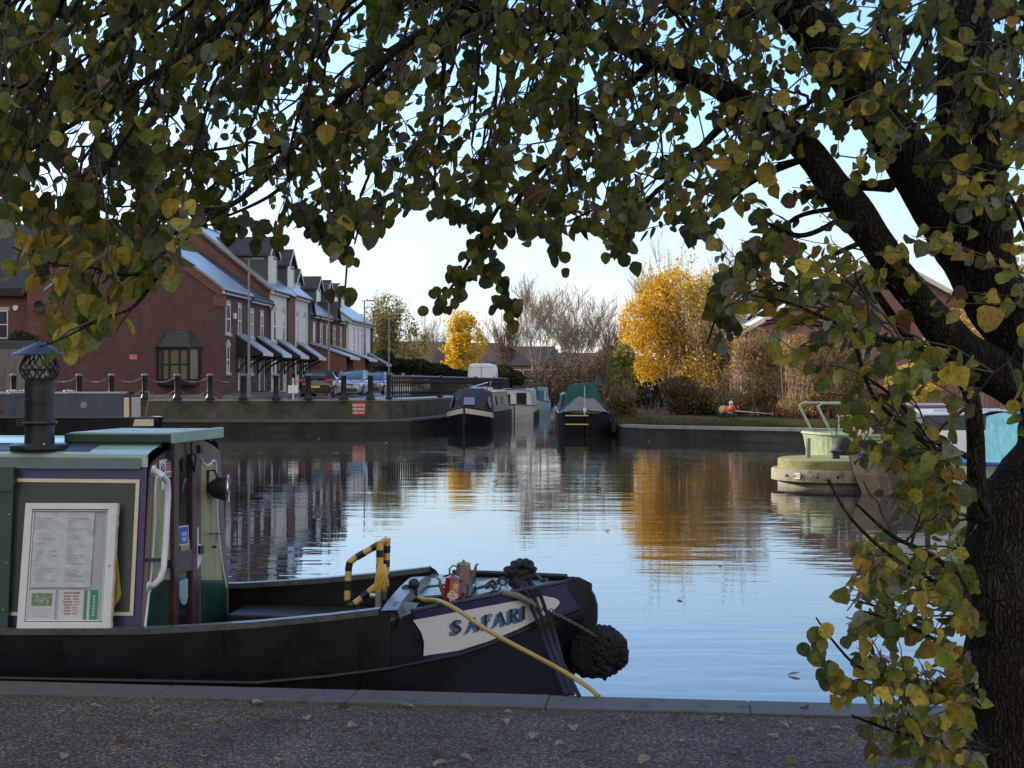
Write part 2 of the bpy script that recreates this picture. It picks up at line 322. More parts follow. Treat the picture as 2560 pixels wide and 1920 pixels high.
def hullmat():
    m = mat('scuffed_black_hull', (.0035,.0045,.008), .33, var=.5, vs=4, bump=.004, bs=3.2, spec=.4, stain=((.012,.012,.014), 6, .6, .12)); t = m.node_tree; L = t.links; b = t.nodes['Principled BSDF']
    src = b.inputs['Base Color'].links[0].from_socket; tc = nd(t, 'ShaderNodeTexCoord')
    mp = nd(t, 'ShaderNodeMapping'); mp.inputs['Scale'].default_value = (1.2,5,26); mp.inputs['Rotation'].default_value = (0,.05,0); L.new(tc.outputs['Object'], mp.inputs[0])
    n = nd(t, 'ShaderNodeTexNoise'); n.inputs['Scale'].default_value = 1; n.inputs['Detail'].default_value = 9; n.inputs['Roughness'].default_value = .75; L.new(mp.outputs[0], n.inputs['Vector'])
    r = nd(t, 'ShaderNodeMapRange'); r.inputs[1].default_value = .64; r.inputs[2].default_value = .72; r.inputs[4].default_value = .8; L.new(n.outputs['Fac'], r.inputs[0])
    mx = nd(t, 'ShaderNodeMix', data_type='RGBA'); mx.inputs[7].default_value = (.05,.052,.056,1); L.new(src, mx.inputs[6]); L.new(r.outputs[0], mx.inputs[0])
    # dried scum and rust towards the waterline
    s = nd(t, 'ShaderNodeSeparateXYZ'); L.new(tc.outputs['Object'], s.inputs[0]); h = nd(t, 'ShaderNodeMapRange'); h.inputs[1].default_value = -.12; h.inputs[2].default_value = -.5; L.new(s.outputs[2], h.inputs[0])
    n2 = nd(t, 'ShaderNodeTexNoise'); n2.inputs['Scale'].default_value = 7; n2.inputs['Detail'].default_value = 9; L.new(tc.outputs['Object'], n2.inputs['Vector'])
    r2 = nd(t, 'ShaderNodeMapRange'); r2.inputs[1].default_value = .42; r2.inputs[2].default_value = .7; L.new(n2.outputs['Fac'], r2.inputs[0])
    mu = nd(t, 'ShaderNodeMath', operation='MULTIPLY'); L.new(h.outputs[0], mu.inputs[0]); L.new(r2.outputs[0], mu.inputs[1])
    mx2 = nd(t, 'ShaderNodeMix', data_type='RGBA'); mx2.inputs[7].default_value = (.028,.020,.013,1); L.new(mx.outputs[2], mx2.inputs[6]); L.new(mu.outputs[0], mx2.inputs[0]); L.new(mx2.outputs[2], b.inputs['Base Color'])
    return m
M['hullscuff'] = hullmat()
M['lampgrey'] = mat('grey_lamp_post', (.17,.19,.21), .5, var=.15, vs=6)
# ------------------------------------------------------------------ the setting: land, water, quays
WZ = -0.56
def land(name, poly, z, z0, m, zs=None):
    mb = MB(); n = len(poly)
    mb.add([(x, y, z) for x, y in poly]+[(x, y, z0) for x, y in poly], [tuple(range(n))]+[(i, (i+1) % n, n+(i+1) % n, n+i) for i in range(n)])
    return T(mb.build(name, m), kind='structure')
# gravel towpath
def gravelmat():
    m = bpy.data.materials.new('gravel'); m.use_nodes = True; t = m.node_tree; b = t.nodes['Principled BSDF']; L = t.links
    b.inputs['Roughness'].default_value = .85; b.inputs['Specular IOR Level'].default_value = .35
    tc = nd(t, 'ShaderNodeTexCoord')
    v = nd(t, 'ShaderNodeTexVoronoi'); v.inputs['Scale'].default_value = 115; v.inputs['Randomness'].default_value = 1; L.new(tc.outputs['Object'], v.inputs['Vector'])
    v2 = nd(t, 'ShaderNodeTexVoronoi'); v2.inputs['Scale'].default_value = 240; L.new(tc.outputs['Object'], v2.inputs['Vector'])
    s = nd(t, 'ShaderNodeSeparateColor'); L.new(v.outputs['Color'], s.inputs[0])
    cr = nd(t, 'ShaderNodeValToRGB'); e = cr.color_ramp.elements
    e[0].position = 0; e[0].color = (.04,.031,.024,1); e[1].position = 1; e[1].color = (.48,.38,.29,1)
    k = e.new(.55); k.color = (.10,.08,.062,1); k = e.new(.86); k.color = (.21,.168,.13,1)
    L.new(s.outputs[0], cr.inputs[0])
    n = nd(t, 'ShaderNodeTexNoise'); n.inputs['Scale'].default_value = 1.6; n.inputs['Detail'].default_value = 6; L.new(tc.outputs['Object'], n.inputs['Vector'])
    mr = nd(t, 'ShaderNodeMapRange'); mr.inputs[1].default_value = .3; mr.inputs[2].default_value = .7; mr.inputs[3].default_value = .55; mr.inputs[4].default_value = 1.3; L.new(n.outputs['Fac'], mr.inputs[0])
    vm = nd(t, 'ShaderNodeVectorMath', operation='SCALE'); L.new(cr.outputs[0], vm.inputs[0]); L.new(mr.outputs[0], vm.inputs['Scale'])
    # moss creeping along the coping (a strip of ground next to the stones)
    sp_ = nd(t, 'ShaderNodeSeparateXYZ'); L.new(tc.outputs['Object'], sp_.inputs[0])
    a = nd(t, 'ShaderNodeMath', operation='MULTIPLY'); a.inputs[1].default_value = .12; L.new(sp_.outputs[0], a.inputs[0])
    a2 = nd(t, 'ShaderNodeMath', operation='ADD'); L.new(sp_.outputs[1], a2.inputs[0]); L.new(a.outputs[0], a2.inputs[1])
    m3 = nd(t, 'ShaderNodeMapRange'); m3.inputs[1].default_value = 6.78; m3.inputs[2].default_value = 7.05; L.new(a2.outputs[0], m3.inputs[0])
    n4 = nd(t, 'ShaderNodeTexNoise'); n4.inputs['Scale'].default_value = 3.2; n4.inputs['Detail'].default_value = 8; n4.inputs['Roughness'].default_value = .7; L.new(tc.outputs['Object'], n4.inputs['Vector'])
    m4 = nd(t, 'ShaderNodeMapRange'); m4.inputs[1].default_value = .48; m4.inputs[2].default_value = .62; L.new(n4.outputs['Fac'], m4.inputs[0])
    mu = nd(t, 'ShaderNodeMath', operation='MULTIPLY'); L.new(m3.outputs[0], mu.inputs[0]); L.new(m4.outputs[0], mu.inputs[1])
    mx = nd(t, 'ShaderNodeMix', data_type='RGBA'); mx.inputs[7].default_value = (.05,.07,.015,1); L.new(vm.outputs[0], mx.inputs[6]); L.new(mu.outputs[0], mx.inputs[0])
    L.new(mx.outputs[2], b.inputs['Base Color'])
    ad = nd(t, 'ShaderNodeMath', operation='ADD'); L.new(v.outputs['Distance'], ad.inputs[0]); 
    h2 = nd(t, 'ShaderNodeMath', operation='MULTIPLY'); h2.inputs[1].default_value = .5; L.new(v2.outputs['Distance'], h2.inputs[0]); L.new(h2.outputs[0], ad.inputs[1])
    bp = nd(t, 'ShaderNodeBump'); bp.inputs['Strength'].default_value = 1; bp.inputs['Distance'].default_value = .012; bp.invert = True
    L.new(ad.outputs[0], bp.inputs['Height']); L.new(bp.outputs[0], b.inputs['Normal'])
    return m
def watermat():
    m = bpy.data.materials.new('canal_water'); m.use_nodes = True; t = m.node_tree; b = t.nodes['Principled BSDF']; L = t.links
    b.inputs['Base Color'].default_value = (.012,.017,.018,1); b.inputs['Roughness'].default_value = .02; b.inputs['IOR'].default_value = 2.15
    tc = nd(t, 'ShaderNodeTexCoord')
    def lay(sx, sy, det, rot=0):
        mp = nd(t, 'ShaderNodeMapping'); mp.inputs['Scale'].default_value = (sx, sy, 1); mp.inputs['Rotation'].default_value = (0, 0, rot); L.new(tc.outputs['Object'], mp.inputs[0])
        n = nd(t, 'ShaderNodeTexNoise'); n.inputs['Scale'].default_value = 1; n.inputs['Detail'].default_value = det; n.inputs['Roughness'].default_value = .5; L.new(mp.outputs[0], n.inputs['Vector'])
        return n.outputs['Fac']
    a = lay(.55, 1.9, 2, .1); c = lay(1.6, 5.5, 2, -.12); q = lay(.06, .16, 2, .3)
    # calmer and livelier patches
    mr = nd(t, 'ShaderNodeMapRange'); mr.inputs[1].default_value = .4; mr.inputs[2].default_value = .65; mr.inputs[3].default_value = .35; mr.inputs[4].default_value = 1.3; L.new(q, mr.inputs[0])
    mu = nd(t, 'ShaderNodeMath', operation='MULTIPLY'); mu.inputs[1].default_value = .32; L.new(c, mu.inputs[0])
    ad = nd(t, 'ShaderNodeMath', operation='ADD'); L.new(a, ad.inputs[0]); L.new(mu.outputs[0], ad.inputs[1])
    m2 = nd(t, 'ShaderNodeMath', operation='MULTIPLY'); L.new(ad.outputs[0], m2.inputs[0]); L.new(mr.outputs[0], m2.inputs[1])
    bp = nd(t, 'ShaderNodeBump'); bp.inputs['Strength'].default_value = 1; bp.inputs['Distance'].default_value = .0085
    L.new(m2.outputs[0], bp.inputs['Height']); L.new(bp.outputs[0], b.inputs['Normal'])
    return m
M['gravel'] = gravelmat(); M['water'] = watermat()
M['earth'] = mat('leafy_earth', (.075,.055,.033), .95, spec=.03, var=.4, vs=2, stain=((.06,.085,.03), 1.1, .5, .15), bump=.03, bs=8)
M['tarmac'] = mat('wet_tarmac', (.16,.165,.18), .2, var=.3, vs=.5, spec=1.0)
M['pave'] = mat('pavement', (.15,.145,.14), .8, var=.2, vs=2)
M['grass'] = mat('grass_verge', (.07,.10,.03), .9, var=.4, vs=5, bump=.03, bs=30)
M['coping'] = mat('coping_concrete', (.10,.093,.082), .75, var=.35, vs=5, stain=((.045,.05,.038), 5, .52, .16), bump=.005, bs=50)
M['wallstone'] = brickmat('mossy_quay_wall', (.085,.08,.062), (.058,.056,.045), (.035,.035,.03), bw=.7, rh=.32, dirt=.45, moss=((.07,.095,.035), 1.3, .52))
M['quaylow'] = brickmat('dark_quay_stone', (.04,.038,.032), (.027,.026,.022), (.012,.012,.012), bw=.55, rh=.26, dirt=.5, moss=((.05,.055,.03), 2, .6))
# world floor to the horizon
mb = MB(); mb.add([(-4000,-400,-1.6),(4000,-400,-1.6),(4000,5000,-1.6),(-4000,5000,-1.6)], [(0,1,2,3)]); T(mb.build('ground', M['earth']), kind='structure')
mb = MB(); mb.add([(-260,4,WZ),(160,4,WZ),(160,150,WZ),(-260,150,WZ)], [(0,1,2,3)]); T(mb.build('water', M['water']), kind='structure')
# near quay: edge line Y = 7.33 - .12 X
def qy(x, off=0): return 7.33-.12*x+off
land('towpath', [(-90,-60),(90,-60),(90,qy(90,-.30)),(-90,qy(-90,-.30))], -.012, -1.5, M['gravel'])
# coping stones: individual slabs in one kerb
mb = MB(); x = -14.0; yaw = math.atan(-.12)
while x < 12:
    L_ = 1.02; c = Vector((x+L_/2, qy(x+L_/2)-.15, -.13))
    mb.cbox(c+Vector((0,0,random.uniform(-.002,.002))), L_-.003, .28, .26, 0, Matrix.Rotation(yaw, 3, 'Z')); x += L_*math.cos(yaw)
T(mb.build('kerb', M['coping'], bev=.006), kind='structure')
mb = MB(); mb.cbox((0,7.33-.17,-.9), 60, .26, 1.2, 0, Matrix.Rotation(yaw, 3, 'Z')); T(mb.build('quay_wall', M['quaylow']), 'dark stone wall below the near coping, dropping to the water', 'wall')
# left bank (road side)
Lup = [(-90,63.9),(-24,63.9),(-5.75,64.6),(-4.9,67),(-4.2,71),(-3.6,76),(-1.7,86),(-.75,92),(-.3,112),(-.1,135)]
Llo = [(-90,62.6),(-24,62.6),(-6.6,63.0),(-4.7,64.5),(-3.6,68),(-2.9,74),(-1.25,85),(-.45,92),(.1,112),(.3,135)]
def slopeland(name, front, m, z, back):
    mb = MB(); mb.add([(x,y,z) for x,y in front]+[(x,y,zz) for x,y,zz in back], [])
    return mb
ROADZ = .86
land('road', Lup+[(-13,135),(-15.4,64.6+5),(-90,69.5)], ROADZ, -1.5, M['tarmac'])
# pavement and house ground, ramping up gently
mb = MB()
a = [(-90,69.5),(-15.2,69.5),(-13.3,72),(-10.6,112),(-8,135)]; b_ = [(-90,71.5),(-16.2,71.2),(-14.6,73.5),(-12.4,112),(-9.5,135)]
far = [(-300,110),(-60,110),(-30,115),(-20,150),(-10,160)]
for i in range(4):
    mb.add([(*a[i],.98),(*a[i+1],.98),(*b_[i+1],1.24),(*b_[i],1.24)], [(0,1,2,3)])
    mb.add([(*a[i],ROADZ-.3),(*a[i+1],ROADZ-.3),(*a[i+1],.98),(*a[i],.98)], [(0,1,2,3)])
    mb.add([(*b_[i],1.24),(*b_[i+1],1.24),(*far[i+1],1.3),(*far[i],1.3)], [(0,1,2,3)])
T(mb.build('pavement', M['pave']), kind='structure')
land('bank_ground', [(-600,134),(-13,134),(1.2,134),(1.2,900),(-600,900)], 1.0, -1.5, M['earth'])
def wallrun(mb, pts, z0, z1, th, cap=None, capw=.1):
    for i in range(len(pts)-1):
        a, b = Vector((*pts[i],0)), Vector((*pts[i+1],0)); d = b-a; L_ = d.length; an = math.atan2(d.y, d.x)
        mt = Matrix.Translation((a.x, a.y, 0)) @ Matrix.Rotation(an, 4, 'Z')
        mb.box(0, L_, 0, th, z0, z1, 0, mt)
def runmat(pts, z0, z1, th, name, m, off=0):
    mb = MB(); n = len(pts); outp, inp = [], []
    for i in range(n):
        d = Vector((*pts[min(i+1,n-1)],0))-Vector((*pts[max(i-1,0)],0)); nn = Vector((-d.y, d.x, 0)).normalized(); p = Vector((*pts[i],0))
        outp.append(p+nn*off); inp.append(p+nn*(off+th))
    for i in range(n-1):
        q = [outp[i], outp[i+1], inp[i+1], inp[i]]
        mb.add([(p.x,p.y,z0) for p in q]+[(p.x,p.y,z1) for p in q], [(0,1,2,3),(4,5,6,7),(0,1,5,4),(2,3,7,6)]+([(3,0,4,7)] if i == 0 else [])+([(1,2,6,5)] if i == n-2 else []))
    return mb.build(name, m)
# lower ledge, upper retaining wall
lw = E('ledge_wall', (0,0,0), 0, 'low dark stone landing stage with a pale edge running under the bollard wall', 'wall')
o = runmat(Llo, -1.5, -.10, 1.6, 'stone_face', M['quaylow']); o.parent = lw
o = runmat(Llo, -.10, 0.0, 1.7, 'ledge_slab', M['coping'], -.05); o.parent = lw
rw = E('retaining_wall', (0,0,0), 0, 'mossy stained retaining wall carrying the black bollards and railing', 'wall')
o = runmat(Lup, -.2, ROADZ-.03, .45, 'wall_face', M['wallstone'], -.02); o.parent = rw
o = runmat(Lup, ROADZ-.03, ROADZ+.05, .42, 'wall_cap', M['concrete'], -.05); o.parent = rw
# right bank
Rlo = [(4.35,150),(4.3,110),(4.3,80),(4.35,62),(4.5,56.4),(5.2,55.0),(11.0,51.0),(14,50.2),(60,46)]
land('far_bank', [(4.6,150),(4.55,80),(4.6,62),(4.8,56.7),(5.4,55.4),(11.1,51.4),(14,50.6),(60,46.4),(400,46.4),(400,900),(1.2,900),(1.2,140)], -.02, -1.5, M['earth'])
fq = E('far_quay_edge', (0,0,0), 0, 'low stone quay edge along the far bank below the golden trees', 'wall')
o = runmat(Rlo, -1.5, -.12, .45, 'stone_face', M['quaylow']); o.parent = fq
o = runmat(Rlo, -.12, .0, .5, 'coping_slab', M['concrete'], -.03); o.parent = fq
mb = MB(); mb.add([(5.6,58.5,.0),(9.5,57,.0),(13,54.8,.0),(13,56,.004),(9.8,60.5,.0),(8.9,90,.0),(7.2,90,.0),(6.6,62,.0)], [(0,1,2,3,4,5,6,7)])
T(mb.build('path', mat('brown_dirt_path', (.10,.065,.04), .95, spec=.03, var=.3, vs=3)), kind='structure')

# ------------------------------------------------------------------ bollards, chains, railing
def bollard_at(loc, label):
    r = E('bollard', loc, 0, label, 'bollard', 'black iron bollards along the far wall')
    mb = MB(); mb.lathe([(.23,0),(.23,.05),(.19,.07),(.17,.13),(.135,.2),(.125,.3),(.12,1.02),(.13,1.04),(.13,1.08)], 14); mb.build('post', M['ironblack'], r, smooth=True)
    mb = MB(); mb.lathe([(.155,1.08),(.16,1.12),(.13,1.16),(.05,1.19),(.01,1.195)], 14); mb.build('cap', M['leadgrey'], r, smooth=True)
    return r
bz = ROADZ+.05
bpx = [34,116,198,279,362,443,525,608,690,771,859,926]
first = None; prev = None; blab = []
desc = ['at the left edge of the photo','hidden behind the chimney cowl','first right of the chimney cowl','second right of the chimney cowl','above the cream end of the grey narrowboat','under the left side of the bay window','under the right side of the bay window','beside the nearest lamp post','left of the small white sign','before the black convertible','between the convertible and the silver hatchback','before the silver hatchback, nearest the railing']
bpos = []
for i, px in enumerate(bpx):
    Y = 64.1+(.5 if px > 900 else .1); p = Vector(((px-1280)/F*Y, Y, bz)); bpos.append(p)
    lab = 'black iron bollard '+desc[i]
    if first is None: first = bollard_at(p, lab)
    else: copy_tree(first, None, lab, p)
def sag(a, b, s, n=12): return [a.lerp(b, k/n)+Vector((0,0,-s*4*(k/n)*(1-k/n))) for k in range(n+1)]
cdesc = lambda a, b: 'dull chain swags'
for i in range(len(bpos)-1):
    r = E('chain', bpos[i], 0, 'sagging pair of chains '+['at the left edge, left of the cowl','half hidden by the chimney cowl','above the grey narrowboat, right of the cowl','above the grey roof before the blank gable','above the cream boat end','under the bay window','between bay window and house corner','left of the nearest lamp post','left of the white sign','in front of the convertible','in front of the silver car bonnet','nearest the railing'][i], 'chain', 'chains slung between the black bollards')
    d = bpos[i+1]-bpos[i]
    for h, s in ((1.0, .2), (.42, .26)):
        mb = MB(); pts = sag(Vector((.12*d.x/d.length,0,h)), d-Vector((.12*d.x/d.length,0,-h)), s, 26)
        for k in range(26):          # alternating links
            a, b = pts[k], pts[k+1]; c = (a+b)/2; t_ = (b-a).normalized(); side = Vector((0,1,0)) if k % 2 else t_.cross(Vector((0,1,0)))
            hl = (b-a).length*.68; ring = [c+t_*hl*math.cos(q)+side*.022*math.sin(q) for q in [2*math.pi*j/6 for j in range(6)]]
            mb.tube(ring, .008, 4, closed=True)
        mb.build('chain_swag', M['chainm'], r)
rl = E('railing', (0,0,0), 0, 'black ornamental iron railing curving back along the canal wall', 'railing')
path = [Vector(((x+.05),(y+.15),bz)) for x, y in [(-5.75,64.6),(-4.9,67),(-4.2,71),(-3.6,76),(-1.7,86),(-.75,92),(-.35,108)]]
def along(path, s):
    for i in range(len(path)-1):
        L_ = (path[i+1]-path[i]).length
        if s <= L_: return path[i].lerp(path[i+1], s/L_)
        s -= L_
    return path[-1]
tot = sum((path[i+1]-path[i]).length for i in range(len(path)-1))
tops = [along(path, s*.5) for s in range(int(tot/.5)+1)]
mb = MB(); mb.tube([p+Vector((0,0,1.08)) for p in tops], .045, 6); mb.build('top_rail', M['leadgrey'], rl)
mb = MB(); mb.tube([p+Vector((0,0,.1)) for p in tops], .025, 5); mb.tube([p+Vector((0,0,1.0)) for p in tops], .02, 5); mb.build('bottom_rail', M['ironblack'], rl)
mb = MB(); s = .15; 
while s < tot:
    p = along(path, s); q = along(path, s+.15)
    mb.tube([p+Vector((0,0,.1)), p+Vector((0,0,.2)), p+Vector((0,0,.6)), p+Vector((0,0,1.0)), p+Vector((0,0,1.04))], [.05,.03,.026,.03,.05], 5)
    for z in (.30, .80): mb.ball(p+Vector((0,0,z)), .055, 6, 4, 1.8)
    mb.tube([p+Vector((0,0,.22)), (p+q)/2+Vector((0,0,.55)), p+Vector((0,0,.88))], .014, 3)
    s += .26
mb.build('baluster_panel', M['ironblack'], rl)
for s in (0, 9.5, 19, 28.5, 38, tot-.05):
    p = along(path, s); mb = MB(); mb.lathe([(.16,0),(.16,.08),(.10,.14),(.10,1.06),(.13,1.08),(.12,1.14),(.01,1.17)], 10, p); mb.build('post', M['ironblack'], rl, smooth=True)

# sign on the wall
M['signred'] = mat('red_sign_paint', (.42,.02,.035), .4, var=.06); M['signwhite'] = mat('sign_white', (.72,.70,.72), .5, var=.03)
sg = E('fishing_sign', P(897,1023,63.84), 0, 'small red sign with white lettering fixed to the mossy wall', 'sign')
mb = MB(); mb.box(-.28,.28,-.012,.01,-.29,.29); mb.build('sign_panel', M['signred'], sg, bev=.01)
X90 = Matrix.Rotation(R(90), 4, 'X')
for s, z, sz in (('PRIVATE', .15, .155), ('FISHING', -.02, .155), ('PERMIT ONLY', -.18, .09)):
    text('lettering', s, sz, M['signwhite'], sg, Matrix.Translation((0,-.017,z)) @ X90, bold=.003)
# white sign post on the road edge
wp = E('sign_post', (P(733,1000,66.5).x, 66.5, ROADZ), 0, 'small white cross-shaped post with a square panel beside the road', 'sign')
mb = MB(); mb.box(-.035,.035,-.03,.03,0,1.05); mb.build('post', M['upvc'], wp)
mb = MB(); mb.box(-.24,.24,-.055,-.034,.32,.70); mb.build('panel', M['upvc'], wp)
# ------------------------------------------------------------------ houses
FA = math.atan2(.9973, .0742)                # direction of the terrace facade
def fac(px):                                  # distance along the facade (from Y=70) of a picture column
    return 19.81/(.0744+(1280-px)/F)-70.1
FO = Vector((-14.6, 70.1, 0)); GZ = 1.24
def fworld(s): return FO+Vector((.0742,.9973,0))*s
def window(parent, x, z, w_, h, y=0, arch=False, sill=True, pane='skyglass', bars=1, frame='upvc', head=True, axis='x'):
    """window in the plane y=const facing -y (local); frame > pane, sill"""
    mb = MB(); t = .055; d0, d1 = y-.03, y+.05
    mb.box(x-w_/2, x-w_/2+t, d0, d1, z, z+h); mb.box(x+w_/2-t, x+w_/2, d0, d1, z, z+h)
    mb.box(x-w_/2+t, x+w_/2-t, d0, d1, z, z+t); mb.box(x-w_/2+t, x+w_/2-t, d0, d1, z+h-t, z+h)
    mb.box(x-w_/2+t, x+w_/2-t, d0-.01, d1, z+h*.5-.03, z+h*.5+.03)
    for k in range(1, bars): mb.box(x-w_/2+w_*k/bars-.015, x-w_/2+w_*k/bars+.015, d0+.004, d1, z+t, z+h-t)
    f = mb.build('window', M[frame], parent)
    mb = MB(); mb.box(x-w_/2+t*.5, x+w_/2-t*.5, y-.012, y+.04, z+t*.5, z+h-t*.5); mb.build('pane', M[pane], f)
    if sill:
        mb = MB(); mb.box(x-w_/2-.1, x+w_/2+.1, y-.09, y+.02, z-.13, z-.002); mb.build('sill', M['stone'], f)
    if head:
        mb = MB()
        if arch: mb.prism([(x-w_/2-.12, z+h), (x-w_/2-.12, z+h+.16), (x-.08, z+h+.30), (x-.08,z+h+.36), (x+.08,z+h+.36), (x+.08, z+h+.30), (x+w_/2+.12, z+h+.16), (x+w_/2+.12, z+h)], y-.05, y+.02, 'Y')
        else: mb.box(x-w_/2-.08, x+w_/2+.08, y-.02, y+.02, z+h+.002, z+h+.2)
        mb.build('lintel', M['stone'], f)
    return f
def roofslabs(mb, x0, x1, y0, y1, ze, zr, over=.25, th=.14, ends=.18):
    """ridge along x between y0 (front) and y1 (back)"""
    ym = (y0+y1)/2; k = (zr-ze)/(ym-y0)
    for s, ya in ((1, y0), (-1, y1)):
        yo = ya-s*over; zo = ze-k*over
        mb.add([(x0-ends,yo,zo),(x1+ends,yo,zo),(x1+ends,ym,zr),(x0-ends,ym,zr),(x0-ends,yo,zo+th),(x1+ends,yo,zo+th),(x1+ends,ym,zr+th),(x0-ends,ym,zr+th)],
               [(0,3,2,1),(4,5,6,7),(0,1,5,4),(1,2,6,5),(2,3,7,6),(3,0,4,7)])
    mb.tube([(x0-ends,ym,zr+th),(x1+ends,ym,zr+th)], .09, 6)
def house(s0, s1, ze, zr, wall, roof, label, D=8.8, y0=0., lab_cat='house', hollow=False):
    r = E('terraced_house', fworld(s0)+Vector((0,0,GZ)), FA, label, 'house', 'terraced houses along the quay road')
    L_ = s1-s0; ze -= GZ; zr -= GZ
    mb = MB(); mb.prism([(y0,-.4),(y0,ze),((y0+D)/2+y0/2,zr),(y0+D,ze),(y0+D,-.4)], 0, L_, 'X'); mb.build('wall', M[wall], r)
    mb = MB(); roofslabs(mb, 0, L_, y0, y0+D, ze+.02, zr+.02, ends=.1); mb.build('roof', M[roof], r)
    mb = MB(); mb.box(0, L_, y0-.22, y0-.03, ze-.32, ze-.06); mb.build('fascia', M['fascia'], r)
    mb = MB(); mb.tube([(0,y0-.3,ze-.16),(L_,y0-.3,ze-.16)], .06, 6); mb.tube([(L_-.12,y0-.28,ze-.2),(L_-.12,y0-.12,ze-.5),(L_-.12,y0-.09,ze-.6),(L_-.12,y0-.09,0)], .045, 6); mb.build('gutter', M['gutter'], r)
    return r
def dormer(r, x, wd, yf, z0, z1, zr, depth, white_face=True):
    mb = MB(); mb.prism([(x-wd/2,z0),(x-wd/2,z1),(x,zr-.1),(x+wd/2,z1),(x+wd/2,z0)], yf, yf+depth, 'Y'); d = mb.build('dormer', M['slatehang'], r)
    mb = MB(); k = (zr-z1)/(wd/2); o = .18
    for s in (-1, 1):
        a = (x+s*(wd/2+o), z1-k*o); b = (x, zr)
        mb.add([(a[0],yf-.2,a[1]),(b[0],yf-.2,b[1]),(b[0],yf+depth,b[1]),(a[0],yf+depth,a[1]),(a[0],yf-.2,a[1]+.1),(b[0],yf-.2,b[1]+.1),(b[0],yf+depth,b[1]+.1),(a[0],yf+depth,a[1]+.1)],
               [(0,3,2,1),(4,5,6,7),(0,1,5,4),(1,2,6,5),(2,3,7,6),(3,0,4,7)])
    mb.build('dormer_roof', M['slatedark'], d)
    mb = MB()
    for s in (-1, 1):
        a = (x+s*(wd/2+.12), z1-k*.12)
        mb.add([(a[0],yf-.23,a[1]-.1),(x,yf-.23,zr-.12),(x,yf-.23,zr+.06),(a[0],yf-.23,a[1]+.08),(a[0],yf-.205,a[1]-.1),(x,yf-.205,zr-.12),(x,yf-.205,zr+.06),(a[0],yf-.205,a[1]+.08)],[(0,1,2,3),(7,6,5,4),(0,1,5,4),(1,2,6,5),(2,3,7,6),(3,0,4,7)])
    mb.build('bargeboard', M['fascia'], d)
    f = window(d, x, z0+.45, wd-.35, z1-z0-.5, yf, sill=False, head=False)
    return d
def porch(r, x, wd, za, zo, out_, brick=False):
    """lean-to canopy, attached at height za, falling to zo at distance out_ from the wall"""
    mb = MB()
    mb.add([(x-wd/2,0,za),(x+wd/2,0,za),(x+wd/2,-out_,zo),(x-wd/2,-out_,zo),(x-wd/2,0,za+.09),(x+wd/2,0,za+.09),(x+wd/2,-out_,zo+.09),(x-wd/2,-out_,zo+.09)],
           [(0,3,2,1),(4,5,6,7),(0,1,5,4),(1,2,6,5),(2,3,7,6),(3,0,4,7)])
    p = mb.build('porch_roof' if brick else 'canopy', M['sheenslate'], r)
    mb = MB(); mb.box(x-wd/2-.01, x+wd/2+.01, -out_-.05, -out_+.02, zo-.1, zo+.085); mb.build('fascia', M['fascia'], p)
    if brick:
        mb = MB(); b = out_-.35
        for xx in (x-wd/2+.1, x+wd/2-.32):
            mb.prism([(0,-.3),(-b,-.3),(-b,zo+(za-zo)*.1),(0,za-.02)], xx, xx+.22, 'X')
        mb.box(x-wd/2+.35, x+wd/2-.35, -b*.55, -b*.5, -.2, zo+.2)
        mb.build('porch_wall', M['brickB'], r)
        mb = MB(); mb.box(x-.5, x+.5, -b*.56-.06, -b*.56, 0, 2.0); mb.build('door', M['maroon'], r)
    else:
        mb = MB(); mb.add([(x-wd/2,0,za-.02),(x-wd/2,-out_+.05,zo-.02),(x-wd/2,0,zo-.25),(x-wd/2+.05,0,za-.02),(x-wd/2+.05,-out_+.05,zo-.02),(x-wd/2+.05,0,zo-.25)],[(0,1,2),(5,4,3),(0,1,4,3),(1,2,5,4),(2,0,3,5)])
        mb.build('canopy_cheek', M['gutter'], p); mb = MB()
        mb.add([(x+wd/2-.05,0,za-.02),(x+wd/2-.05,-out_+.05,zo-.02),(x+wd/2-.05,0,zo-.25),(x+wd/2,0,za-.02),(x+wd/2,-out_+.05,zo-.02),(x+wd/2,0,zo-.25)],[(0,1,2),(5,4,3),(0,1,4,3),(1,2,5,4),(2,0,3,5)])
        mb.build('canopy_cheek', M['gutter'], p)
        for s in (-1, 1):
            mb = MB(); xx = x+s*(wd/2-.12); mb.tube([(xx,-.05,zo-.95),(xx,-.35,zo-.55),(xx,-out_+.15,zo-.05)], .05, 4); mb.tube([(xx,-.05,zo-1.0),(xx,-.05,za-.2)], .05, 4)
            mb.build('canopy_bracket', M['gutter'], p)
        mb = MB(); mb.box(x-.48, x+.48, -.04, .02, 0, 2.05); d = mb.build('door', M['maroon'], r)
        mb = MB(); mb.box(x-.56,x-.485,-.05,.02,0,2.12); mb.box(x+.485,x+.56,-.05,.02,0,2.12); mb.box(x-.485,x+.485,-.05,.02,2.052,2.12); mb.build('door_frame', M['upvc'], d)
e = EYE
# 1: brick house with the blank gable and bay window
s1a, s1b = 0, fac(622)
h1 = house(s1a, s1b, e+4.84, e+8.1, 'brickA', 'sheenslate', 'red brick end house with blank gable, black bay window and pink notice')
fz = 2.95   # first floor sill above the house ground
for x, w_ in ((1.35,.85),(3.55,.55)): window(h1, x, fz, w_, 1.5)
window(h1, 1.35, .95, .5, 1.35, arch=True)
mb = MB(); mb.prism([(2.35,3.75),(2.6,3.75),(2.65,4.05),(2.3,4.05)], -.1, -.0, 'Y'); mb.build('alarm_box', M['upvc'], h1)
porch(h1, 3.85, 1.9, 2.95, 1.95, 1.45)
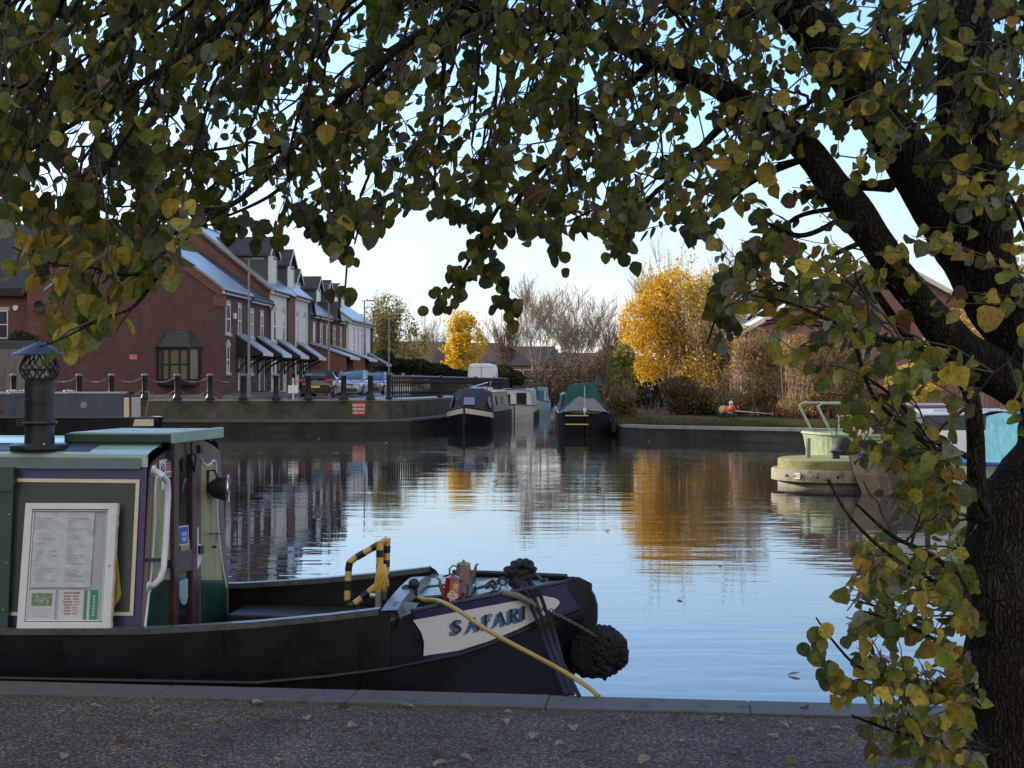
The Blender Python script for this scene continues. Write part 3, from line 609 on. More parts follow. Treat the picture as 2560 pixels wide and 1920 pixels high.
# verge boards and brick kneeler on the gable
mb = MB(); Dh = 8.8; zg = e+4.84-GZ; zt = e+8.1-GZ; k = (zt-zg)/(Dh/2)
for a, b in (((-.1,zg-.08),(Dh/2,zt)), ((Dh+.1,zg-.08),(Dh/2,zt))):
    mb.add([(-.06,a[0],a[1]-.45),(-.06,b[0],b[1]-.5),(-.06,b[0],b[1]-.02),(-.06,a[0],a[1]),(.03,a[0],a[1]-.45),(.03,b[0],b[1]-.5),(.03,b[0],b[1]-.02),(.03,a[0],a[1])],[(0,1,2,3),(7,6,5,4),(0,1,5,4),(1,2,6,5),(2,3,7,6),(3,0,4,7)])
mb.box(-.06,.03,-.3,.35,zg-.95,zg-.4); mb.build('verge_band', M['brickB'], h1)
# bay window on the gable (gable plane x=0, facing -x) at picture x 385..510
def gab_y(px): return (FO.x-(px-1280)/F*70.3)/1.0
yb = (gab_y(395)+gab_y(500))/2; hb = 1.08; g0 = .62; g1 = 2.1
bay = E('bay_window', (0, yb, 0)); bay.parent = h1
mb = MB(); pl = [(0,-hb),(-.55,-hb*.62),(-.55,hb*.62),(0,hb)]
mb.prism(pl, g0-.28, g0, 'Z'); mb.prism([(0,-hb-.04),(-.6,-hb*.64),(-.6,hb*.64),(0,hb+.04)], g1, g1+.12, 'Z')
for (x_, y_) in [(-.04,-hb),(-.55,-hb*.62),(-.55,hb*.62),(-.04,hb),(-.56,-.2),(-.56,.2)][:4]: mb.cbox((x_,y_,(g0+g1)/2), .12,.13,g1-g0)
mb.cbox((-.55,-.22,(g0+g1)/2),.09,.09,g1-g0); mb.cbox((-.55,.3,(g0+g1)/2),.09,.09,g1-g0)
mb.box(-.575,-.53,-hb*.62,hb*.62,g0+.72,g0+.78)
mb.build('bay_frame', M['gutter'], bay)
mb = MB(); mb.prism([(0,-hb+.03),(-.53,-hb*.62+.03),(-.53,hb*.62-.03),(0,hb-.03)], g0+.01, g1-.01, 'Z'); mb.build('pane', M['blind'] if 'blind' in M else M['skyglass'], bay)
mb = MB(); a = [(.02,-hb-.22),(-.72,-hb*.72),(-.72,hb*.72),(.02,hb+.22)]; 
top = [(.02,-.62,g1+.98),(-.12,-.5,g1+.98),(-.12,.5,g1+.98),(.02,.62,g1+.98)]
mb.add([(x_,y_,g1+.13) for x_,y_ in a]+top, [(0,1,5,4),(1,2,6,5),(2,3,7,6),(4,5,6,7),(3,2,1,0)]); mb.build('bay_roof', M['slatedark'], bay)
M['pinksign'] = mat('pink_notice', (.7,.2,.27), .5, var=.05)
mb = MB(); yp = gab_y(331); mb.box(-.03,-.002,yp-.18,yp+.18,1.62,1.86); n_ = mb.build('notice', M['pinksign'], h1)
mb = MB(); 
for q in range(3): mb.box(-.035,-.031,yp-.13,yp+.13-.05*q,1.81-.06*q,1.825-.06*q)
mb.build('notice_lines', M['maroon'], n_)
# 2: lower brick house
s2b = fac(676)
h2 = house(s1b+.004, s2b, e+4.73, e+7.75, 'brickA', 'slatedark', 'narrow red brick house with dark roof between the end house and the cream houses', y0=.05)
L2 = s2b-s1b
for x in (.85, 3.0): window(h2, x, fz-.03, .62, 1.4, .05)
porch(h2, L2*.58, 1.9, 2.95, 1.95, 1.45); window(h2, .7, .95, .5, 1.3, .05, arch=True)
# 3, 4: cream rendered, taller, with dormers
s3b, s3c, s4b = fac(718), fac(734), fac(771)
h3 = house(s2b+.004, s3b+.0, e+5.5, e+9.05, 'render_cream', 'sheenslate', 'cream rendered house with a slate dormer, beside the brick end houses')
L3 = s3b-s2b
mb = MB(); Dg = 8.8; mb.prism([(.02,e+4-GZ),(.02,e+5.42-GZ),(Dg/2,e+8.98-GZ),(Dg-.02,e+5.42-GZ),(Dg-.02,e+4-GZ)], -.03, -.002, 'X'); mb.build('brick_gable', M['brickB'], h3)
mb = MB()
for q in range(0, 26):          # toothed verge under the gable tiles
    yy = Dg/2*q/26; zz = (e+5.5-GZ)+(9.05-5.5)*q/26; mb.box(-.12,-.032,yy,yy+.09,zz-.28,zz-.05)
mb.build('verge_teeth', M['slatedark'], h3)
for x in (1.0, 3.2): window(h3, x, fz-.1, .62, 1.75, arch=True)
for x in (.7,): window(h3, x, .95, .6, 1.4, arch=True)
porch(h3, L3*.6, 1.9, 2.95, 1.95, 1.45)
dormer(h3, 1.9, 2.3, .35, e+5.4-GZ, e+7.55-GZ, e+8.55-GZ, 4.3)
dormer(h3, L3+.9-.3, .02, .9, 1,1.1,1.15,.05) if False else None
# brick pier between
h4 = house(s3c, s4b, e+5.55, e+9.05, 'render_cream', 'sheenslate', 'cream rendered house with arched windows and a slate dormer, next to the brick terrace')
L4 = s4b-s3c
mb = MB(); gp = s3c-s3b; mb.prism([(-.12,-.3),(-.12,e+5.3-GZ),(4.4,e+8.9-GZ),(8.8,e+5.4-GZ),(8.8,-.3)], -gp+.01, -.003, 'X'); mb.build('brick_pier', M['brickB'], h4)
mb = MB(); roofslabs(mb, -gp+.01, -.01, 0, 8.8, e+5.52-GZ, e+9.07-GZ, ends=0); mb.build('roof', M['sheenslate'], h4)
for x in (1.1, 3.1): window(h4, x, fz-.1, .6, 1.75, arch=True)
window(h4, 3.5, .95, .6, 1.4, arch=True)
porch(h4, L4*.42, 1.9, 2.95, 1.95, 1.45)
dormer(h4, .75, 2.0, .35, e+5.3-GZ, e+7.35-GZ, e+8.25-GZ, 4.0)
# 5: brick terrace of three
s5 = [fac(771.5), fac(806), fac(838), fac(872)]
dx = [fac(798), fac(842), fac(866)]
labs = ['brick house with small front gablet, first of the brick terrace after the cream houses','middle house of the far brick terrace, behind the silver hatchback','last brick house before the white rendered house, with large brick porch']
for q in range(3):
    h = house(s5[q]+.004, s5[q+1], e+4.72, e+7.9, 'brickB', 'sheenslate', labs[q], y0=.3)
    L_ = s5[q+1]-s5[q]
    for x in (L_*.25, L_*.72): window(h, x, fz-.1, .62, 1.5, .3)
    dormer(h, dx[q]-s5[q] if q else 2.6, 1.7, 1.3, e+4.9-GZ, e+6.8-GZ, e+7.55-GZ, 3.2)
    if q != 1:
        # gablet rising off the eave
        mb = MB(); x = .95; 
        for s in (-1, 1):
            mb.add([(x+s*1.0,-.1,e+4.4-GZ),(x,-.1,e+5.75-GZ),(x,3.0,e+5.75-GZ),(x+s*1.0,1.2,e+4.4-GZ),(x+s*1.0,-.1,e+4.5-GZ),(x,-.1,e+5.87-GZ),(x,3.0,e+5.87-GZ),(x+s*1.0,1.2,e+4.5-GZ)],[(0,3,2,1),(4,5,6,7),(0,1,5,4),(1,2,6,5),(2,3,7,6),(3,0,4,7)])
        mb.add([(x-.9,.05,e+4.4-GZ),(x+.9,.05,e+4.4-GZ),(x,.05,e+5.6-GZ),(x-.9,2.0,e+4.4-GZ),(x+.9,2.0,e+4.4-GZ),(x,2.0,e+5.6-GZ)],[(0,1,2),(5,4,3),(0,1,4,3),(1,2,5,4),(2,0,3,5)])
        mb.build('gablet', M['slatedark'], h)
        porch(h, 1.6 if q == 0 else -.2, 3.0, 3.0, 2.05, 2.75, brick=True)
# 6: white rendered house at the end
s6a, s6b = fac(873), fac(927)
h6 = house(s6a, s6b, e+4.85, e+7.9, 'render_white', 'sheenslate', 'white rendered house at the far end of the terrace with paired tall windows')
for x in (2.0, 3.6, 5.2, 6.8): window(h6, x, fz-.7, .55, 2.2)
for q in (1.6, 4.3): dormer(h6, q, 1.7, 1.3, e+4.9-GZ, e+6.75-GZ, e+7.5-GZ, 3.2)
mb = MB(); mb.prism([(-.05,-.3),(-.05,e+4.9-GZ),(4.4,e+7.8-GZ),(8.85,e+4.9-GZ),(8.85,-.3)], s6b-s6a, s6b-s6a+.9, 'X'); mb.build('brick_end', M['brickA'], h6)
porch(h6, s6b-s6a-.6, 1.9, 2.8, 1.9, 1.6)

# house behind on the left with a steep cross gable
r = E('rear_house', (0,0,0), 0, 'orange brick house with dark roof and steep front gable behind the blank gable wall', 'house')
Yf = 80.0
def X(px, Y): return (px-1280)/F*Y
xa, xb = -52, X(235,Yf); ze, zr = EYE+5.55, EYE+9.5
mb = MB(); mb.prism([(Yf,GZ-.5),(Yf,ze),(Yf+4.5,zr),(Yf+9,ze),(Yf+9,GZ-.5)], xa, xb, 'X'); mb.build('wall', M['brickB'], r)
mb = MB(); 
for s, ya in ((1,Yf),(-1,Yf+9)):
    yo = ya-s*.35; zo = ze-.3
    mb.add([(xa-.2,yo,zo),(xb+5,yo,zo),(xb+5,Yf+4.5,zr),(xa-.2,Yf+4.5,zr),(xa-.2,yo,zo+.15),(xb+5,yo,zo+.15),(xb+5,Yf+4.5,zr+.15),(xa-.2,Yf+4.5,zr+.15)],[(0,3,2,1),(4,5,6,7),(0,1,5,4),(1,2,6,5),(2,3,7,6),(3,0,4,7)])
mb.build('roof', M['slatedark'], r)
mb = MB(); mb.box(xa, X(66,Yf), Yf-.38, Yf-.36, ze-.55, ze-.1); mb.build('gutter', M['gutter'], r)
xc = X(150,Yf-1.2); hw = 1.85; zt = EYE+9.25; zb = zt-3.6; Yg = Yf-1.2
mb = MB(); mb.prism([(xc-hw,GZ-.5),(xc-hw,zb),(xc,zt),(xc+hw,zb),(xc+hw,GZ-.5)], Yg, Yf+3, 'Y'); mb.build('gable_wall', M['brickB'], r)
mb = MB(); k = (zt-zb)/hw
for s in (-1,1):
    a = (xc+s*(hw+.12), zb-k*.12+.1); b = (xc, zt+.1)
    mb.add([(a[0],Yg-.15,a[1]),(b[0],Yg-.15,b[1]),(b[0],Yf+3.5,b[1]),(a[0],Yf+3.5,a[1]),(a[0],Yg-.15,a[1]+.2),(b[0],Yg-.15,b[1]+.24),(b[0],Yf+3.5,b[1]+.24),(a[0],Yf+3.5,a[1]+.2)],[(0,3,2,1),(4,5,6,7),(0,1,5,4),(1,2,6,5),(2,3,7,6),(3,0,4,7)])
mb.build('gable_roof', M['slate'], r)
f = window(r, X(-5,Yf), EYE+2.6, 1.15, 1.6, Yf, sill=False)
window(r, X(-150,Yf), EYE+2.6, 1.15, 1.6, Yf)
mb = MB(); mb.lathe([(.01,0),(.16,0),(.17,.08),(.01,.1)], 14, (X(40,Yf),Yf-.1,EYE+4.35), axis='Y'); mb.build('wall_vent', M['upvc'], r)
mb = MB(); c = Vector((X(103,Yg),Yg-.35,EYE+4.35))
mb.lathe([(.01,.1),(.18,.08),(.3,.02),(.33,0),(.3,.0),(.16,.06),(.01,.08)], 16, c, axis='Y'); mb.tube([c+Vector((0,.1,0)), c+Vector((.05,.35,-.1))], .03, 5); mb.tube([c+Vector((0,0,-.25)), c+Vector((-.3,-.3,-.3))], .015, 4); mb.build('satellite_dish', M['steel'], r)
# weathered fence left of the gable
fe = E('timber_fence', (0,0,0), 0, 'weathered grey timber fence at the left edge beside the brick gable', 'fence')
x = -32.0; Yq = 71.2; k = 0; mb = MB(); xe = X(118,Yq)
while x < xe: mb.box(x, x+.14, Yq, Yq+.025, GZ, GZ+2.15-.14*(k % 2 == 0)*0); x += .15; k += 1
mb.build('boards', M['fence'], fe)
mb = MB(); x = -32.0
while x < xe+.1: mb.box(x-.06,x+.06,Yq-.1,Yq-.002,GZ-.1,GZ+2.3); x += 1.8
mb.build('posts', M['fence'], fe)
mb = MB(); mb.box(-32, xe, Yq+.03, Yq+.2, GZ+2.0, GZ+2.6); mb.build('trellis_panel', M['slatehang'], fe)

# street lamps
def lamp(px, Y, ytop, label, z0=ROADZ):
    top = P(px, ytop, Y); r = E('street_lamp', (top.x, Y, z0), 0, label, 'street lamp', 'grey street lamp posts along the quay road')
    h = top.z-z0; mb = MB(); mb.tube([(0,0,0),(0,0,1.2)], .10, 8); mb.tube([(0,0,1.2),(0,0,h)], [.065,.05], 8); mb.build('post', M['lampgrey'], r, smooth=True)
    mb = MB(); mb.tube([(-.05,0,h+.02),(.55,0,h+.05)], .025, 6); mb.cbox((.45,0,h+.04), .55,.2,.09); mb.cbox((-.12,0,h+.03), .2,.12,.05); mb.build('lantern', M['lampgrey'], r, bev=.01)
lamp(622, 69.3, 650, 'tall grey lamp post rising in front of the first porch canopies', 1.0)
lamp(822, 88, 712, 'grey lamp post in front of the far brick terrace, above the black convertible')
lamp(911, 100, 754, 'slim lamp post against the white rendered end house')
lamp(972, 96, 797, 'thin lamp post before the pale green bushy tree, above the railing start')

# distant terraces across the end of the canal
def farblock(px0, px1, Y, yr, ye, ybase, wall, roof, label, wins=0, wz=None, slope_end=0, step=None):
    r = E('distant_house', (0,0,0), 0, label, 'house', 'distant terraces beyond the canal end')
    x0, x1 = X(px0,Y), X(px1,Y); zr, ze = EYE+(HZ-yr)/F*(Y+4), EYE+(HZ-ye)/F*Y
    mb = MB(); mb.prism([(Y,.3),(Y,ze),(Y+4,zr-.2),(Y+8,ze),(Y+8,.3)], x0, x1, 'X'); mb.build('wall', M[wall], r)
    mb = MB()
    for s, ya in ((1,Y),(-1,Y+8)):
        yo = ya-s*.3; zo = ze-.2
        mb.add([(x0-.2,yo,zo),(x1+.2,yo,zo),(x1+.2-slope_end,Y+4,zr),(x0-.2,Y+4,zr),(x0-.2,yo,zo+.15),(x1+.2,yo,zo+.15),(x1+.2-slope_end,Y+4,zr+.15),(x0-.2,Y+4,zr+.15)],[(0,3,2,1),(4,5,6,7),(0,1,5,4),(1,2,6,5),(2,3,7,6),(3,0,4,7)])
    mb.build('roof', M[roof], r)
    for i in range(wins):
        x = x0+(i+.5)*(x1-x0)/wins
        for z in ([ze-1.9] if wz is None else wz): window(r, x, z, 1.2, 1.3, Y, head=False, pane='glass')
    return r
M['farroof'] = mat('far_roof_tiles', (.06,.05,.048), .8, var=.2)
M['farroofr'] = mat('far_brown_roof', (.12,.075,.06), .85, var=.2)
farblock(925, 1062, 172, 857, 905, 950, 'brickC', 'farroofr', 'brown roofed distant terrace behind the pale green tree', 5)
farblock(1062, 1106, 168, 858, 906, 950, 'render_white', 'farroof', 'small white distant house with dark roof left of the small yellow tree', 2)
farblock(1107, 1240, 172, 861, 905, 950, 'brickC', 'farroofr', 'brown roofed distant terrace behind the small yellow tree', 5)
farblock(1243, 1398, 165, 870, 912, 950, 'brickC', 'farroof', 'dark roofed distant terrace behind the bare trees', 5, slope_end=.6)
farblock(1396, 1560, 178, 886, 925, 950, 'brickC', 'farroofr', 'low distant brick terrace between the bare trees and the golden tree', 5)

# big gabled brick building behind the right tree
r = E('gabled_hall', (0,0,0), 0, 'large plain brick gable building seen through the branches on the right', 'building')
Y = 78; xp = X(2204,Y); zt = P(2204,645,Y).z; hw = 7.6; ze = zt-hw*.55
M['brickP'] = brickmat('plum_brick', (.22,.10,.095), (.18,.08,.078), (.25,.18,.16), dirt=.12)
mb = MB(); mb.prism([(xp-hw,-.2),(xp-hw,ze),(xp,zt),(xp+hw,ze),(xp+hw,-.2)], Y, Y+16, 'Y'); mb.build('wall', M['brickP'], r)
mb = MB()
for s in (-1,1):
    a = (xp+s*(hw+.3), ze-.16); b = (xp, zt)
    mb.add([(a[0],Y-.3,a[1]),(b[0],Y-.3,b[1]),(b[0],Y+16.3,b[1]),(a[0],Y+16.3,a[1]),(a[0],Y-.3,a[1]+.28),(b[0],Y-.3,b[1]+.28),(b[0],Y+16.3,b[1]+.28),(a[0],Y+16.3,a[1]+.28)],[(0,3,2,1),(4,5,6,7),(0,1,5,4),(1,2,6,5),(2,3,7,6),(3,0,4,7)])
mb.build('roof', M['fascia'], r)
for px in (2330,2350): 
    window(r, X(px,Y), P(0,800,Y).z-1, .8, 1.3, Y)
# invented blocks out of view at left, added to shade this reach
def block(name, x0, x1, y0, y1, ze, zr, m, label):
    r = E(name, (0,0,0), 0, label, 'building')
    xm = (x0+x1)/2; mb = MB(); mb.prism([(x0,-.5),(x0,ze),(xm,zr),(x1,ze),(x1,-.5)], y0, y1, 'Y'); mb.build('wall', M[m], r)
    mb = MB()
    for s, xx in ((1,x0),(-1,x1)):
        xo = xx-s*.4; zo = ze-.25
        mb.add([(xo,y0-.3,zo),(xo,y1+.3,zo),(xm,y1+.3,zr),(xm,y0-.3,zr),(xo,y0-.3,zo+.2),(xo,y1+.3,zo+.2),(xm,y1+.3,zr+.2),(xm,y0-.3,zr+.2)],[(0,1,2,3),(7,6,5,4),(0,4,5,1),(1,5,6,2),(2,6,7,3),(3,7,4,0)])
    mb.build('roof', M['slatedark'], r)
    rr = Matrix.Rotation(R(90), 4, 'Z')
    y = y0+2
    while y < y1-1:
        z = 1.0
        while z < ze-2.2:
            mb = MB(); mb.box(x1, x1+.05, y-.5, y+.5, z, z+1.4); f = mb.build('window', M['upvc'], r)
            mb = MB(); mb.box(x1+.04, x1+.06, y-.43, y+.43, z+.07, z+1.33); mb.build('pane', M['glass'], f); z += 2.8
        y += 3
    return r
block('near_shade_block', -46, -26, -26, 42, 13.5, 17.5, 'brickA', 'tall unseen brick block added beyond the left edge to shade the near quay')
block('far_shade_block', -52, -40, 36, 67, 8.5, 11.5, 'brickB', 'unseen brick block added beyond the left edge to shade the far quay')
land('quay_ground', [(-90,27),(-24,27),(-24,62.5),(-90,62.5)], .5, -1.5, M['pave'])
land('yard', [(-90,-60),(-24,-60),(-24,9.5),(-24,27),(-90,27)], .01, -1.5, M['pave'])
# ------------------------------------------------------------------ vehicles
M['carblack'] = mat('black_car_paint', (.012,.012,.016), .18, var=.1, coat=.8)
M['carsilver'] = mat('silver_car_paint', (.26,.30,.40), .25, metal=.3, var=.06, coat=.6)
M['cardark'] = mat('dark_grey_car_paint', (.04,.05,.065), .2, var=.1, coat=.8)
M['vanwhite'] = mat('white_van_paint', (.62,.66,.74), .3, var=.05, coat=.4)
M['softtop'] = mat('black_fabric_roof', (.014,.014,.017), .8)
M['taillight'] = mat('red_lamp_lens', (.45,.02,.05), .15, var=.1)
M['headlight'] = mat('clear_lamp_lens', (.55,.57,.6), .1, metal=.3)
M['plateY'] = mat('yellow_plate', (.65,.52,.05), .4); M['alloy'] = mat('alloy_wheel', (.4,.42,.44), .3, metal=.8)
M['plateW'] = mat('white_plate', (.6,.6,.58), .4); M['ink'] = mat('black_ink', (.02,.02,.025), .6)
M['carglass'] = mat('car_window_glass', (.03,.045,.055), .06, var=.05, spec=1.0)
def car(loc, rz, label, paint, prof, gh, wd, L_, roofm=None, front=True, plate='plateW', ptext='', name='parked_car', rearwin=False, hr=.33):
    r = E(name, loc, rz, label, 'car' if name != 'parked_van' else 'van')
    hw = wd/2; mb = MB(); rows = []
    for x, zt, f in prof:
        w_ = hw*f; zb = .2
        rows.append([(x,-w_*.9,zb),(x,-w_*.99,zb+.12),(x,-w_,(zb+zt)/2),(x,-w_*.97,zt-.12),(x,-w_*.86,zt),(x,0,zt+.025),(x,w_*.86,zt),(x,w_*.97,zt-.12),(x,w_,(zb+zt)/2),(x,w_*.99,zb+.12),(x,w_*.9,zb)])
    mb.grid(rows, closed=True)
    n = len(rows[0]); mb.add(rows[0], [tuple(range(n-1,-1,-1))]); mb.add(rows[-1], [tuple(range(n))])
    mb.build('body', M[paint], r, smooth=True)
    mb = MB(); rows = []
    for x, zb, zt, fb, ft in gh:
        rows.append([(x,-hw*fb,zb),(x,-hw*ft,zt-.04),(x,-hw*ft*.85,zt),(x,0,zt+.02),(x,hw*ft*.85,zt),(x,hw*ft,zt-.04),(x,hw*fb,zb)])
    mb.grid(rows); mb.build('glasshouse', M['carglass'], r, smooth=True)
    mb = MB(); sel = [g for g in gh if g[2]-g[1] > .25]
    rows = [[(x,-hw*ft*1.01,zt-.035),(x,-hw*ft*.86,zt+.008),(x,0,zt+.03),(x,hw*ft*.86,zt+.008),(x,hw*ft*1.01,zt-.035)] for x,zb,zt,fb,ft in sel]
    mb.grid(rows)
    for s in (-1,1):             # pillars
        for a in (0, 1, len(gh)//2, len(gh)-2):
            g, g2 = gh[a], gh[min(a+1, len(gh)-1)]
            if a in (0, len(gh)-2): mb.tube([(g[0],s*hw*g[3]*(1),g[1]),(g2[0],s*hw*g2[4],g2[2]-.03)] if g2[2] > g[2] else [(g2[0],s*hw*g2[3],g2[1]),(g[0],s*hw*g[4],g[2]-.03)], .035, 5)
            else: mb.tube([(g[0],s*hw*g[3]*1.0,g[1]),(g[0],s*hw*g[4]*1.0,g[2]-.03)], .03, 5)
    mb.build('roof', M[roofm or paint], r, smooth=True)
    for x in (prof[0][0]+L_*.19, prof[-1][0]-L_*.19):
        for s in (-1, 1):
            wl = E('wheel', (x, s*(hw-.1), hr)); wl.parent = r
            mb = MB(); mb.lathe([(hr-.12,-.1),(hr-.02,-.11),(hr,-.07),(hr,.07),(hr-.02,.11),(hr-.12,.1)], 20, axis='Y', cap=False); mb.build('tyre', M['rubber'], wl, smooth=True)
            mb = MB(); mb.lathe([(hr-.11,-.1),(hr-.13,-.08),(hr-.14,0),(hr-.13,.08),(hr-.11,.1)], 18, axis='Y'); mb.build('rim', M['alloy'], wl, smooth=True)
    xf, xr = prof[-1][0], prof[0][0]; zf = prof[-1][1]; zr_ = prof[0][1]
    if front:
        for s in (-1,1):
            mb = MB(); c = Vector((xf-.12, s*hw*.74, .66)); mb.add([c+Vector((-.14,s*.22,.10)),c+Vector((.03,-s*.18,.06)),c+Vector((.05,-s*.2,-.04)),c+Vector((-.08,s*.22,-.05)),c+Vector((-.3,s*.14,.1))],[(0,1,2,3),(0,3,4)])
            mb.cbox(c+Vector((-.02,-s*.02,.0)), .2,.34,.12); mb.build('headlight', M['headlight'], r, bev=.02)
        mb = MB(); mb.box(xf-.05,xf+.012,-hw*.7,hw*.7,.24,.42); mb.box(xf-.05,xf+.02,-hw*.45,hw*.45,.60,.68); mb.build('grille', M['ink'], r)
        mb = MB(); 
        if paint == 'carsilver': mb.tube([(xf+.03,.11*math.cos(q)*.8,.72+.11*math.sin(q)) for q in [2*math.pi*j/10 for j in range(10)]], .02, 5, closed=True)
        mb.box(xf,xf+.03,-hw*.6,-.14,.70,.72); mb.box(xf,xf+.03,.14,hw*.6,.70,.72); mb.build('badge_strip', M['chrome'], r)
        px_, d = xf+.022, 1
    else:
        for s in (-1,1):
            mb = MB(); mb.cbox((xr+.06, s*hw*.78, .86), .16,.34,.16); mb.cbox((xr+.2, s*hw*.93,.87),.2,.1,.13); mb.build('tail_light', M['taillight'], r, bev=.03)
        mb = MB(); mb.box(xr-.03,xr+.05,-hw*.8,hw*.8,.30,.42); mb.build('bumper', M['ink'], r, bev=.01)
        mb = MB(); mb.box(xr-.035,xr,.30,hw*.75,.47,.5); mb.box(xr-.035,xr,-hw*.75,-.30,.47,.5); mb.build('reflector', M['taillight'], r)
        px_, d = xr-.02, -1
    mb = MB(); mb.box(min(px_,px_+.012*d),max(px_,px_+.012*d),-.26,.26,.49,.60); pl = mb.build('number_plate', M[plate], r)
    if ptext:
        text('plate_text', ptext, .09, M['ink'], pl, Matrix.Translation((px_+.014*d,0,.545)) @ Matrix.Rotation(R(90*d),4,'Z') @ X90, ext=.001)
    for s in (-1,1):
        mb = MB(); xm = gh[-2][0] if front else gh[-2][0]; mb.cbox((gh[-1][0]-.35, s*(hw+.09), 1.0), .12,.2,.14); mb.build('wing_mirror', M[paint], r, bev=.03)
    return r
pA = [(0,.62,.88),(.08,.86,.93),(.5,.93,.98),(1.2,.95,1),(2.6,.93,1),(3.2,.9,.98),(3.8,.8,.93),(4.1,.68,.86),(4.2,.5,.8)]
gA = [(.25,.90,.93,.85,.80),(.75,.93,1.30,.90,.70),(1.2,.94,1.40,.92,.68),(2.2,.94,1.38,.92,.68),(2.9,.92,.95,.88,.8)]
def carpos(px, Y, z): return (X(px,Y), Y, z)
c1 = car(carpos(788,73.5,.93), FA, 'black convertible with dark fabric roof, seen from behind', 'carblack', pA, gA, 1.82, 4.2, 'softtop', False, 'plateY', '')
mb = MB(); mb.add([(.50,-.50,1.08),(.50,.50,1.08),(.66,.42,1.25),(.66,-.42,1.25)],[(0,1,2,3)]); 
mb.v = []; mb.f = []; mb.m = []; mb.tube([(.53,-.46,1.13),(.53,.46,1.13)], .01, 4); mb.v=[];mb.f=[];mb.m=[]
a0, a1 = Vector((.47,0,1.09)), Vector((.69,0,1.265)); n_ = Vector((-.6,0,.8))*.03
mb.add([a0+n_+Vector((0,-.5,0)),a0+n_+Vector((0,.5,0)),a1+n_+Vector((0,.42,0)),a1+n_+Vector((0,-.42,0)),a0+Vector((0,-.5,0)),a0+Vector((0,.5,0)),a1+Vector((0,.42,0)),a1+Vector((0,-.42,0))],[(0,1,2,3),(7,6,5,4),(0,4,5,1),(1,5,6,2),(2,6,7,3),(3,7,4,0)])
mb.build('rear_window', M['skyglass'], c1, bev=.02)
# the fabric hood covers the rear of the glasshouse
mb = MB(); hw = .91
rows = [[(x,-hw*fb*1.01,zb),(x,-hw*ft*1.015,zt-.035),(x,-hw*ft*.86,zt+.01),(x,0,zt+.03),(x,hw*ft*.86,zt+.01),(x,hw*ft*1.015,zt-.035),(x,hw*fb*1.01,zb)] for x,zb,zt,fb,ft in gA[:3]]
mb.grid(rows); mb.build('fabric_hood', M['softtop'], c1, smooth=True)
pB = [(0,.7,.9),(.06,.95,.94),(.6,1.0,.99),(1.6,.98,1),(2.7,.97,1),(3.3,.93,.98),(3.8,.86,.94),(4.1,.74,.86),(4.2,.5,.8)]
gB = [(.1,.93,.97,.86,.80),(.55,.98,1.44,.92,.74),(1.2,.98,1.50,.94,.74),(2.2,.98,1.47,.94,.73),(3.15,.93,.97,.88,.82)]
car(carpos(899,84,.93), FA+math.pi, 'silver blue hatchback facing the camera behind the bollards', 'carsilver', pB, gB, 1.78, 4.2, None, True, 'plateW', '')
car(carpos(950,94,.93), FA+math.pi, 'dark grey car parked behind the silver hatchback', 'cardark', pB, gB, 1.76, 4.2, None, True, 'plateW')
# moped between the cars
mp_ = E('moped', carpos(843,76,.98), FA, 'moped with silver bodywork parked beside the black convertible', 'moped')
for x in (-.6,.6):
    wl = E('wheel', (x,0,.28)); wl.parent = mp_
    mb = MB(); mb.tube([(.24*math.cos(q),0,.24*math.sin(q)) for q in [2*math.pi*j/16 for j in range(16)]], .05, 6, closed=True); mb.build('tyre', M['rubber'], wl, smooth=True)
    mb = MB(); mb.lathe([(.18,-.03),(.18,.03)], 14, axis='Y'); mb.build('rim', M['alloy'], wl)
mb = MB(); mb.tube([(-.65,0,.62),(-.2,0,.55),(0,0,.35),(.35,0,.35),(.5,0,.75),(.42,0,1.02)], [.12,.14,.12,.12,.13,.05], 8); mb.build('body', M['silver'], mp_, smooth=True)
mb = MB(); mb.cbox((-.35,0,.8),.6,.26,.1); mb.build('seat', M['ink'], mp_, bev=.03)
mb = MB(); mb.tube([(.38,-.33,1.02),(.42,0,1.0),(.38,.33,1.02)], .02, 6); mb.cbox((.48,0,.98),.12,.2,.16); mb.build('handlebar', M['silver'], mp_)
# van, rear towards the camera
V = E('parked_van', (X(1203,101), 101, .86), FA+.02, 'white panel van seen from behind over the railing', 'van')
mb = MB(); rows = []
for x, zt, f in [(0,2.15,.93),(.12,2.25,1),(3.6,2.25,1),(4.3,2.1,.97),(4.9,1.35,.95),(5.5,1.1,.9),(5.6,.6,.85)]:
    w_ = f; rows.append([(x,-w_,.3),(x,-w_*1.02,1.0),(x,-w_*.95,zt-.35),(x,-w_*.84,zt-.05),(x,-w_*.6,zt),(x,w_*.6,zt),(x,w_*.84,zt-.05),(x,w_*.95,zt-.35),(x,w_*1.02,1.0),(x,w_,.3)])
mb.grid(rows, closed=True); mb.add(rows[0], [tuple(range(9,-1,-1))]); mb.add(rows[-1], [tuple(range(10))]); mb.build('body', M['vanwhite'], V, smooth=True)
mb = MB()
for s in (-1,1): mb.box(-.025,-.005,min(s*.03,s*.8),max(s*.03,s*.8),.5,2.0)
mb.build('rear_door', M['vanwhite'], V, bev=.02)
mb = MB(); mb.box(-.03,-.01,-.012,.012,.5,2.02); mb.box(-.03,-.012,-.85,.85,1.93,1.95); mb.build('door_seam', M['leadgrey'], V)
